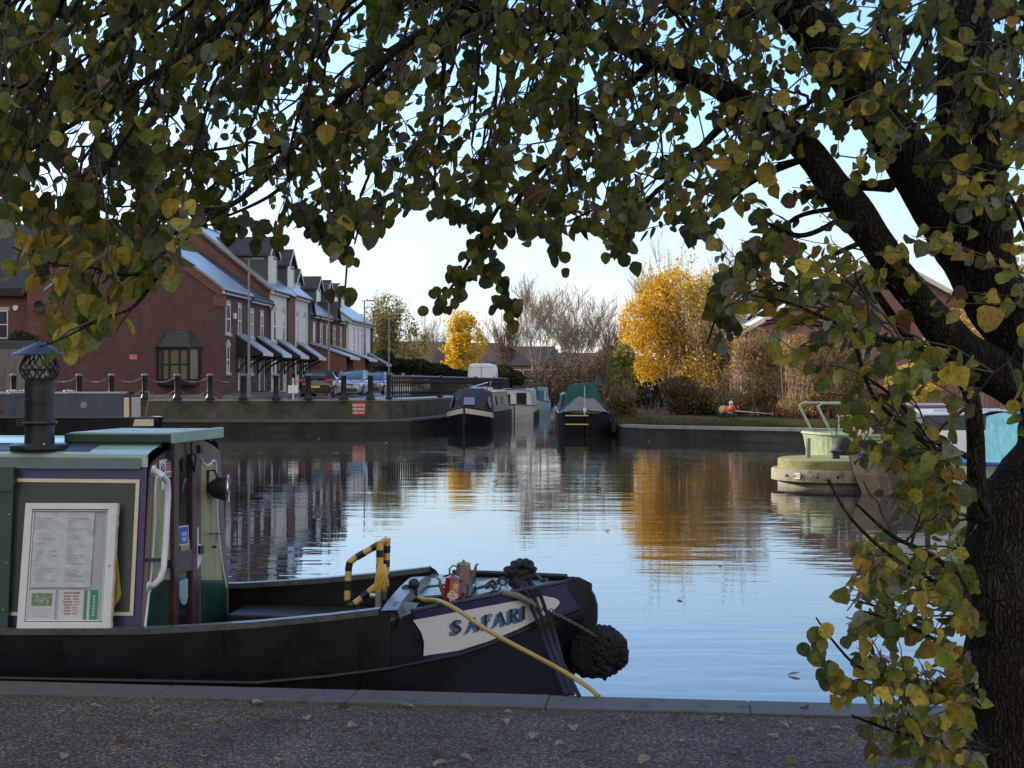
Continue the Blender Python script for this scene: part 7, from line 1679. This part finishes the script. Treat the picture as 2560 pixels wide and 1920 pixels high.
YEL = [(.27,.21,.03),(.32,.24,.04),(.22,.19,.03),(.26,.16,.03),(.22,.19,.05)]
BRN = [(.09,.045,.018),(.13,.08,.03),(.16,.12,.06)]
lm = MB(); cnt = 0
def leafcol(reg):
    u = random.random(); yf = {'c':.18,'l':.45,'r':.45}[reg]
    c = random.choice(YEL if u < yf else (BRN if u > .95 else GREEN)); k = random.uniform(.8,1.45)
    if reg != 'c': k *= 1.3
    return tuple(x*k for x in c)
sunk = Vector((0,0,1))
for pts, reg in paths:
    cl = [(pts[i+1]-pts[i]).length for i in range(len(pts)-1)]; tot_ = sum(cl)
    s_ = tot_*.15; side = 1
    while s_ <= tot_+.001:
        r_ = s_; i = 0
        while i < len(cl)-1 and r_ > cl[i]: r_ -= cl[i]; i += 1
        p = pts[i].lerp(pts[i+1], min(r_/max(cl[i],1e-6),1)); td = (pts[i+1]-pts[i]).normalized()
        lat = td.cross(Vector((random.uniform(-1,1),random.uniform(-1,1),random.uniform(-1,1)))).normalized()*side; side = -side
        d = (td*.5+lat*.7+Vector((0,0,-.75))).normalized()
        n = Vector((random.uniform(-1,1),random.uniform(-1.3,.6),random.uniform(-.2,1))).normalized()
        if abs(n.dot(d)) > .9: n = Vector((1,.2,.1))
        L_ = min(max(random.gauss(.042 if reg == 'c' else .048,.012),.022),.08)*(1.0 if reg != 'l' else 1.08)
        pb = p+d*.012
        x, y = PX(pb+d*L_*.5); 
        leaf(lm, pb-TO, d, n, L_, L_*random.uniform(.68,1.02), random.choice((.1,.2,.35,.5,.9)), random.choice((-.2,0,.15,.3,.5,.9)), leafcol(reg)); cnt += 1
        s_ += random.uniform(.024,.044)
# tip clusters on the traced hanging sprays
for (x0,y0),(x1,y1),Y,n in (((1230,560),(1090,770),5.8,60),((1225,640),(1285,785),5.9,44),((866,690),(862,745),5.2,6),((740,520),(900,640),5.2,46),((1080,520),(1340,560),5.8,70),((1540,560),(1560,640),5.6,30),((2020,1545),(2060,1640),4.3,10),((1960,560),(1800,700),4.9,60),((1770,700),(1830,850),5.0,34),((2040,1690),(2090,1640),4.3,8),((560,540),(700,590),4.9,30),((1700,540),(1790,560),5.4,24),((1370,560),(1400,640),5.7,20)):
    for k in range(n):
        t = random.random(); c = P(x0+(x1-x0)*t+random.gauss(0,16), y0+(y1-y0)*t+random.gauss(0,16), Y+random.uniform(-.12,.12))
        d = Vector((random.uniform(-.6,.6),random.uniform(-.5,.5),-1)).normalized(); n_ = Vector((random.uniform(-1,1),-1,random.uniform(-.2,.6))).normalized(); L_ = random.uniform(.04,.066)
        leaf(lm, c-TO, d, n_, L_, L_*random.uniform(.66,.9), random.uniform(.05,.4), random.uniform(-.1,.4), leafcol('c'))
lm.build('foliage', M['leaf'], tree, smooth='all', fixn=False)
print('leaves', cnt, 'faces', len(lm.f))

# ------------------------------------------------------------------ distant trees
rmin = .015
def branches(mb, p, d, L_, r, lvl, maxl, spread, tips, up=.15, nsub=(3,4), sides=4):
    n = 4; pts = [p]; rr = [r]; q = p.copy(); dd = d.copy()
    for k in range(n):
        dd = (dd+Vector((random.uniform(-1,1),random.uniform(-1,1),random.uniform(-.3,1)*up*2))*.13).normalized(); q = q+dd*L_/n; pts.append(q.copy()); rr.append(max(r*(1-.55*(k+1)/n), rmin))
    mb.tube(pts, rr, max(3, sides-lvl), cap=False)
    if lvl >= maxl: tips.append((pts[-1], dd)); tips.append((pts[2], dd)); return
    for k in range(random.randint(*nsub)):
        i = random.choice((1,2,3,4)) if lvl else random.choice((2,3,4)); a = Vector((random.uniform(-1,1),random.uniform(-1,1),random.uniform(-1,1))); a = (a-dd*a.dot(dd)).normalized()
        nd_ = (dd*math.cos(spread)+a*math.sin(spread)+Vector((0,0,up))).normalized()
        branches(mb, pts[i], nd_, L_*random.uniform(.6,.8), rr[i]*.62, lvl+1, maxl, spread, tips, up, nsub, sides)
def quadleaf(mb, p, s, col):
    a = Vector((random.gauss(0,1),random.gauss(0,1),random.gauss(0,1))).normalized(); b = a.orthogonal().normalized(); b.rotate(Matrix.Rotation(random.uniform(0,6.28),3,a)); c = a.cross(b)
    k = len(mb.v); mb.v += [tuple(p+b*s), tuple(p+c*s*.6), tuple(p-b*s), tuple(p-c*s*.6)]; mb.f.append((k,k+1,k+2,k+3)); mb.m.append(0); mb.col += [(*col,1)]*4
def pick(cols): c = random.choice(cols); k = random.uniform(.7,1.3); return tuple(x*k for x in c)
def fartree(name, loc, h, label, cat='tree', stems=1, spread=.5, maxl=4, L0=.32, r0=.12, bark='brownbark', leaves=0, cols=None, lsize=.09, crown=None, lean=.1, nsub=(3,4), up=.15, group=None, seed=None, base_h=.0, z=0):
    if seed is not None: random.seed(seed)
    t = E(name, (loc[0], loc[1], z), 0, label, cat, group); mb = MB(); tips = []
    for k in range(stems):
        a = 2*math.pi*k/stems+random.random(); off = Vector((math.cos(a),math.sin(a),0))*(.15 if stems > 1 else 0)
        d = (Vector((math.cos(a),math.sin(a),0))*(lean if stems == 1 else random.uniform(.05,.5)*lean*4)+Vector((0,0,1))).normalized()
        branches(mb, off, d, h*L0*random.uniform(.85,1.1), r0*(1 if stems == 1 else random.uniform(.5,1)), 0, maxl, spread, tips, up, nsub)
    # scale to the wanted height
    zm = max(v[2] for v in mb.v); k = h/zm; mb.v = [(x*k,y*k,z_*k) for x,y,z_ in mb.v]; tips = [(p*k, d) for p, d in tips]
    mb.build('trunk', M[bark], t)
    if leaves:
        lb = MB()
        for i in range(leaves):
            if crown and random.random() < .8:
                cx, cy, cz, rx, ry, rz = random.choice(crown)
                while True:
                    u = Vector((random.uniform(-1,1),random.uniform(-1,1),random.uniform(-1,1)))
                    if u.length < 1: break
                u = u.normalized()*(u.length**.5)*random.choice((1,1,1,1.12,1.22))
                p = Vector((cx+u.x*rx, cy+u.y*ry, cz+u.z*rz))
                if mnoise.noise(p*1.1+Vector((loc[0],0,0)))+.5*mnoise.noise(p*2.7) < -.14: continue
            else:
                p, d = random.choice(tips); p = p+Vector((random.gauss(0,.25),random.gauss(0,.25),random.gauss(0,.25)))
            quadleaf(lb, p, lsize*random.uniform(.6,1.3), pick(cols))
        lb.build('foliage', M['farleaf'], t, fixn=False)
    return t
GOLD = [(.78,.52,.035),(.72,.44,.03),(.80,.58,.07),(.66,.36,.03),(.52,.42,.05)]
ORNG = [(.45,.20,.04),(.38,.17,.05),(.5,.27,.05)]
TAN = [(.34,.24,.10),(.42,.30,.11),(.26,.18,.08),(.48,.34,.09)]
OLIVE = [(.12,.12,.03),(.16,.15,.03),(.09,.09,.03),(.2,.17,.04)]
DKGR = [(.02,.03,.014),(.03,.04,.016),(.018,.024,.013)]
def at(px, Y): return (X(px, Y), Y)
def hz_(py, Y): return EYE-(py-HZ)/F*Y
Yg = 88; k = Yg/F; c0 = X(1690,Yg)
cr = [(X(a,Yg)-c0, b_, hz_(y_,Yg), rx*k, 1.6, rz*k) for a,b_,y_,rx,rz in ((1690,0,725,45,50),(1640,0,830,80,95),(1680,.5,770,75,75),(1610,-.5,870,60,80),(1640,.3,890,60,60),(1590,0,810,40,60),(1660,0,740,60,45),(1740,.8,800,65,70),(1730,.5,870,60,60),(1780,.9,840,45,60),(1800,.8,800,40,55),(1760,.9,900,50,45))]
fartree('golden_tree', (c0,Yg), hz_(640,Yg), 'bright golden yellow tree standing behind the far bank, its lower crown in shade', stems=9, spread=.35, maxl=3, L0=.42, r0=.10, leaves=46000, cols=GOLD+GOLD+ORNG, lsize=.085, crown=cr, lean=.14, up=.3, seed=31, bark='palebark')
Yg = 90; k = Yg/F; c0 = X(1760,Yg)
cr = [(X(a,Yg)-c0, b_, hz_(y_,Yg), rx*k, 1.8, rz*k) for a,b_,y_,rx,rz in ((1770,0,830,70,80),(1830,.3,880,80,80),(1750,0,910,70,70),(1900,0,930,65,60),(1720,0,950,60,50),(1800,0,940,80,60))]
fartree('willow_tree', (c0,85), hz_(690,Yg), 'tawny half bare willow with fanning pale stems right of the golden tree', stems=16, spread=.3, maxl=3, L0=.5, r0=.07, leaves=15000, cols=TAN+[(.6,.42,.06),(.5,.34,.05),(.55,.40,.09)], lsize=.085, crown=cr, lean=.17, up=.25, seed=32, bark='palebark')
fartree('bare_tree', at(1665,94), hz_(560,94), 'bare twiggy tree rising above the golden crown', stems=5, spread=.32, maxl=4, L0=.42, r0=.09, lean=.08, up=.3, nsub=(4,5), seed=35, bark='palebark')
fartree('bare_tree', at(1800,96), hz_(585,96), 'thin bare tree top showing between the golden crown and the near branches', stems=4, spread=.32, maxl=4, L0=.42, r0=.08, lean=.08, up=.3, nsub=(4,5), seed=36, bark='palebark')
fartree('bare_tree', at(1342,118), hz_(690,118), 'tall bare pale tree at the canal end, left of the two', spread=.5, maxl=5, L0=.40, r0=.17, lean=.03, up=.28, nsub=(3,4), seed=41, bark='palebark', z=.5, stems=2)
fartree('bare_tree', at(1440,120), hz_(715,120), 'wide forked bare tree at the canal end, right of the two', spread=.58, maxl=5, L0=.38, r0=.15, lean=.06, up=.2, nsub=(3,4), seed=43, bark='palebark', z=.2, stems=3)
fartree('bare_tree', at(1265,122), hz_(770,122), 'lower bare spreading tree beside the small yellow tree', spread=.45, maxl=4, L0=.4, r0=.1, lean=.1, up=.3, seed=44, bark='brownbark', stems=5, leaves=500, cols=TAN, lsize=.07, z=.8)
fartree('bare_tree', at(1540,112), hz_(780,112), 'slender bare tree just left of the golden tree', spread=.4, maxl=4, L0=.4, r0=.08, lean=.08, up=.3, seed=45, bark='brownbark', stems=4)
Yg = 130; k = Yg/F; c0 = X(1160,Yg)
cr = [(X(a,Yg)-c0, 0, hz_(y_,Yg), rx*k, 1.5, rz*k) for a,y_,rx,rz in ((1150,905,42,38),(1165,860,40,40),(1140,930,34,20),(1185,895,30,35),(1160,830,24,24))]
fartree('yellow_tree', (c0,Yg), hz_(795,Yg), 'small bright yellow tree beside the white van', spread=.4, maxl=3, L0=.4, r0=.1, leaves=9000, cols=GOLD, lsize=.13, crown=cr, seed=51, stems=3, z=.9, up=.3)
Yg = 124; k = Yg/F; c0 = X(975,Yg)
cr = [(X(a,Yg)-c0, 0, hz_(y_,Yg), rx*k, 2, rz*k) for a,y_,rx,rz in ((960,850,50,50),(1000,860,50,60),(970,800,35,35),(940,890,40,40),(1030,890,40,40),(980,920,60,30))]
fartree('green_yellow_tree', (c0,Yg), hz_(750,Yg), 'pale green and yellow thinning tree beyond the white end house', spread=.42, maxl=4, L0=.38, r0=.12, leaves=9000, cols=OLIVE+[(.30,.25,.05),(.36,.28,.06)], lsize=.11, crown=cr, seed=52, stems=4, z=.9, up=.3)
fartree('bare_tree', at(1060,134), hz_(800,134), 'small bare tree above the distant white house', spread=.42, maxl=4, L0=.4, r0=.08, seed=53, bark='palebark', stems=4, z=.9, up=.3)
# hedge and shrubs
def shrub(name, label, cat, pts, Y, n, cols, lsize, dep=1.5, z=0, stems=30, group=None, seed=1, bark='brownbark'):
    random.seed(seed); n = int(n*1.5); lsize *= 1.25; k = Y/F; c0 = X(pts[0][0],Y); t = E(name, (c0,Y,z), 0, label, cat, group)
    mb = MB()
    for i in range(stems):
        px, py, rx, rz = random.choice(pts); b0 = Vector((X(px+random.uniform(-.5,.5)*rx,Y)-c0, random.uniform(-dep,dep)*.5, 0)); tp = Vector((X(px+random.uniform(-1,1)*rx,Y)-c0, random.uniform(-dep,dep), hz_(py-rz*random.uniform(.2,1.25),Y)-z))
        m_ = (b0+tp)/2+Vector((random.uniform(-.2,.2),0,.3)); mb.tube([b0,m_,tp], [.03,.018,.006], 4, cap=False)
        for _ in range(3):
            q = b0.lerp(tp,random.uniform(.4,.9)); mb.tube([q, q+Vector((random.uniform(-.5,.5),random.uniform(-.4,.4),random.uniform(.2,.8)))], [.01,.004], 3, cap=False)
    mb.build('stems', M[bark], t); lb = MB()
    for i in range(n):
        px, py, rx, rz = random.choice(pts)
        while True:
            u = Vector((random.uniform(-1,1),random.uniform(-1,1),random.uniform(-1,1)))
            if u.length < 1: break
        u = u.normalized()*(u.length**.6); p = Vector((X(px+u.x*rx,Y)-c0, u.y*dep, max(.05,hz_(py+u.z*rz,Y)-z)))
        if mnoise.noise(p*1.3+Vector((Y,px,0))) < -.25: continue
        quadleaf(lb, p, lsize*random.uniform(.6,1.3), pick(cols))
    lb.build('foliage', M['farleaf'], t, fixn=False); return t
shrub('hedge', 'dark green clipped hedge behind the far end of the railing', 'hedge', [(990,915,40,18),(1040,918,40,20),(1090,928,40,18),(1140,938,35,14),(960,905,30,30)], 116, 5200, DKGR, .12, 2, .9, 20, seed=61)
shrub('dark_bush', 'round dark evergreen bush right of the white van', 'bush', [(1255,940,35,28),(1285,950,28,22),(1240,955,30,20)], 112, 2600, DKGR+[(.05,.05,.02)], .10, 1.5, .8, 10, seed=62)
shrub('thicket', 'brown twiggy undergrowth below the bare trees at the canal end', 'thicket', [(1330,960,50,35),(1390,950,60,40),(1450,955,60,45),(1510,960,50,45),(1420,920,90,40),(1480,1000,60,20),(1370,1000,40,18),(1530,920,40,40)], 113, 5200, [(.10,.07,.045),(.13,.09,.05),(.07,.05,.035),(.16,.11,.06)], .09, 3, .1, 260, seed=63, bark='brownbark')
shrub('olive_bush', 'yellow green bush right of the tarpaulin covered boat', 'bush', [(1550,930,34,50),(1560,980,36,50),(1535,980,30,40),(1560,890,28,30)], 76, 3400, [(.22,.24,.04),(.3,.3,.05),(.13,.15,.03),(.10,.09,.04)], .065, 1.6, 0, 60, seed=64)
shrub('brown_bush', 'low brown bush left of the person in the dark coat', 'bush', [(1540,1030,35,25),(1565,1020,28,40),(1555,1000,32,30)], 68, 2400, [(.12,.08,.04),(.09,.07,.04),(.16,.11,.04)], .055, 1.2, 0, 80, seed=65)
shrub('brown_bush', 'tangled dark undergrowth between the dark coat and the red jacket', 'bush', [(1700,1000,42,40),(1720,1010,50,40),(1770,1010,50,40),(1700,970,50,30)], 74, 4200, [(.10,.07,.035),(.07,.055,.03),(.15,.11,.035)], .06, 1.6, 0, 150, seed=66)
shrub('russet_bush', 'sunlit russet bush behind the red jacket', 'bush', [(1860,960,60,70),(1920,960,60,80),(1890,900,50,45),(1830,1010,50,30),(1960,1000,50,50),(1870,860,55,45),(1930,880,50,40)], 72, 9000, [(.25,.17,.065),(.20,.13,.055),(.32,.23,.06),(.14,.09,.045)], .06, 2, 0, 160, seed=67, bark='palebark')
shrub('russet_bush', 'tall russet and copper bush behind the pale green boat rails', 'bush', [(2020,960,60,90),(2080,950,60,90),(2060,890,60,50),(2140,960,50,80),(2000,1020,60,30),(1990,880,50,45)], 68, 8500, [(.30,.19,.075),(.24,.15,.07),(.38,.26,.08),(.17,.11,.055)], .06, 2, 0, 160, seed=68, bark='palebark')
shrub('yellow_bush', 'yellow leaved tree mass in the gap between trunk and right frame edge', 'tree', [(2350,900,70,70),(2430,860,80,110),(2520,800,80,140),(2560,700,70,120),(2600,900,60,100),(2280,960,60,50)], 62, 8000, [(.5,.34,.05),(.42,.28,.05),(.55,.4,.08),(.33,.24,.06)], .07, 2.5, 0, 100, seed=69, bark='palebark')
shrub('grey_shrub', 'small grey green shrub above the fence at the left', 'bush', [(50,845,28,18),(70,850,25,14)], 76, 900, [(.06,.075,.05),(.08,.095,.06)], .07, .8, GZ, 6, seed=70)
shrub('wall_creeper', 'dark hanging greenery under the fourth porch canopy', 'creeper', [(727,915,7,26),(724,885,9,10),(730,945,6,12),(696,920,4,14)], 85.3, 700, DKGR, .07, .25, 1.2, 4, seed=71)
random.seed(77); lb = MB()
for i in range(15000):
    px = random.uniform(1480,2700); Y = random.uniform(128,142); py = random.uniform(0,1); top = 905+22*math.sin(px/90)+14*math.sin(px/37+1)+20*mnoise.noise(Vector((px/60,0,0)))
    quadleaf(lb, P(px, 985+(top-985)*py**.7, Y), .26*random.uniform(.6,1.3), pick([(.10,.075,.045),(.13,.10,.06),(.08,.07,.04),(.11,.11,.05)]))
T(lb.build('distant_wood', M['farleaf'], fixn=False), 'far off brown wood closing the horizon behind the right bank', 'trees', kind='stuff')
shrub('brown_bush', 'shadowy brown scrub closing the path behind the person in the dark coat', 'bush', [(1600,960,50,60),(1650,970,50,50),(1690,950,50,60),(1560,970,40,50)], 99, 5200, [(.12,.09,.045),(.16,.12,.05),(.09,.07,.04)], .10, 1.5, 0, 80, seed=74)
# grass along the far bank
random.seed(81); gb = MB()
for i in range(16000):
    px = random.uniform(1555,2160); Y = random.uniform(0,1)**1.3*9; x = X(px,56); y0 = 55.4-.64*(x-5)+.9+Y
    if 6.0 < x < 9.6 and random.random() < .8 and Y > .3: continue
    p = Vector((x,y0,-.02)); h = random.uniform(.05,.22); k_ = len(gb.v); a = random.uniform(-.05,.05)
    gb.v += [tuple(p+Vector((-.012,0,0))),tuple(p+Vector((.012,0,0))),tuple(p+Vector((a,random.uniform(-.05,.05),h)))]; gb.f.append((k_,k_+1,k_+2)); gb.m.append(0); gb.col += [(*pick([(.06,.065,.02),(.08,.075,.03),(.12,.085,.04),(.05,.055,.02)]),1)]*3
T(gb.build('grass', M['farleaf'], fixn=False), 'rough grass and fallen leaves fringing the far bank edge', 'grass', kind='stuff')
# ------------------------------------------------------------------ fallen leaves and small things
random.seed(91)
def fallen(mb_col, lab):
    mb = MB(); leaf(mb, Vector((-.03,0,.006)), Vector((1,0,.1)), Vector((0,.15,1)), .06, .045, .5, .25, mb_col); return mb
protos = []
for i, (c, lab) in enumerate((((.48,.38,.26),'dry tan fallen leaf on the dark gravel path'),((.20,.09,.035),'brown curled fallen leaf on the gravel path'),((.28,.24,.05),'yellow fallen leaf on the gravel path'))):
    o = fallen(c, lab).build('fallen_leaf', M['leaf'], smooth='all', fixn=False); T(o, lab, 'leaf', 'fallen leaves on the gravel'); o['_k'] = i; protos.append(o)
spots = [(645,1757,0),(1335,1840,0),(1262,1803,0),(1435,1820,0),(880,1815,0),(1090,1885,1),(940,1870,1),(2048,1862,1),(2024,1825,0),(1960,1812,0),(1100,1910,0),(1700,1850,0),(300,1850,1),(460,1810,2),(1560,1800,2),(1830,1880,1),(700,1900,0),(160,1890,0),(2070,1900,2),(1480,1895,1),(1980,1905,2),(560,1845,1),(1210,1870,1),(1610,1900,0),(2120,1850,2),(2200,1880,1),(2010,1770,1),(860,1765,1),(390,1770,0),(1800,1800,0),(1165,1895,0),(765,1795,0),(240,1765,0),(1020,1765,0),(1270,1780,0),(1690,1790,1),(1930,1840,0),(2090,1820,0),(1400,1860,0),(510,1890,0)]
used = set()
for i, (px, py, k) in enumerate(spots):
    Y = EYE*F/(py-HZ); p = Vector(((px-1280)/F*Y, Y, -.005)); s = protos[k]
    if k in used: s = s.copy(); C.objects.link(s)
    used.add(k); s.location = p; s.rotation_euler = (random.uniform(-.3,.3), random.uniform(-.3,.3), random.uniform(0,6.28)); q = random.uniform(.7,1.15); s.scale = (q,q,q)
for o in protos: del o['_k']
for o in bpy.data.objects:
    if '_k' in o: del o['_k']
# bare twigs lying on the gravel
tw0 = None
for i, (px, py, lab) in enumerate(((700,1800,'thin bent twig lying on the gravel near the kerb, left of centre'),(1450,1880,'thin forked twig lying on the gravel at the bottom, right of centre'),(330,1850,'small dry twig lying on the gravel at lower left'))):
    Y = EYE*F/(py-HZ); mb = MB(); mb.tube([(-.09,0,.004),(-.03,.02,.01),(.04,-.01,.006),(.10,.03,.006)], [.0035,.003,.0025,.0015], 5); mb.tube([(-.01,.012,.008),(.03,.05,.006)], [.002,.001], 4)
    o = T(mb.build('twig', M['twig'], at=(X(px,Y),Y,-.008)), lab, 'twig', 'twigs on the gravel'); o.rotation_euler = (0,0,random.uniform(0,3))
# floating leaves
mbp = None
for i, (px, py) in enumerate(((965,1108),(797,1099),(2120,1090),(1985,1690),(1620,1170),(1900,1172),(740,1180),(1150,1455),(1520,1330),(1700,1500),(1250,1190),(1960,1300),(1800,1420),(1622,1105))):
    Y = (EYE-WZ)*F/(py-HZ); p = Vector(((px-1280)/F*Y, Y, WZ+.004))
    if mbp is None:
        mb = MB(); leaf(mb, Vector((-.035,0,0)), Vector((1,0,0)), Vector((0,0,1)), .07, .05, .3, -.2, (.42,.38,.30)); mbp = mb.build('floating_leaf', M['leaf'], fixn=False, smooth='all'); T(mbp, 'pale leaf floating on the open water', 'leaf', 'leaves floating on the canal'); o = mbp
    else: o = mbp.copy(); C.objects.link(o)
    o.location = p; o.rotation_euler = (0,0,random.uniform(0,6.28)); q = random.uniform(.8,1.6); o.scale = (q,q,q)
# pale timber post by the tree and a dark board behind it
mb = MB(); p = P(2438,1700,5.6); mb.box(-.03,.035,-.03,.03,0,EYE-(1545-HZ)/F*5.6); r = E('timber_post', (P(2438,0,5.6).x,5.6,0), 0, 'weathered pale timber post half hidden by leaves beside the trunk', 'post'); mb.build('post', M['plank'], r, bev=.004)
mb = MB(); mb.box(.04,.9,.02,.05,.05,.62); mb.build('backboard', M['blackhull'], r)
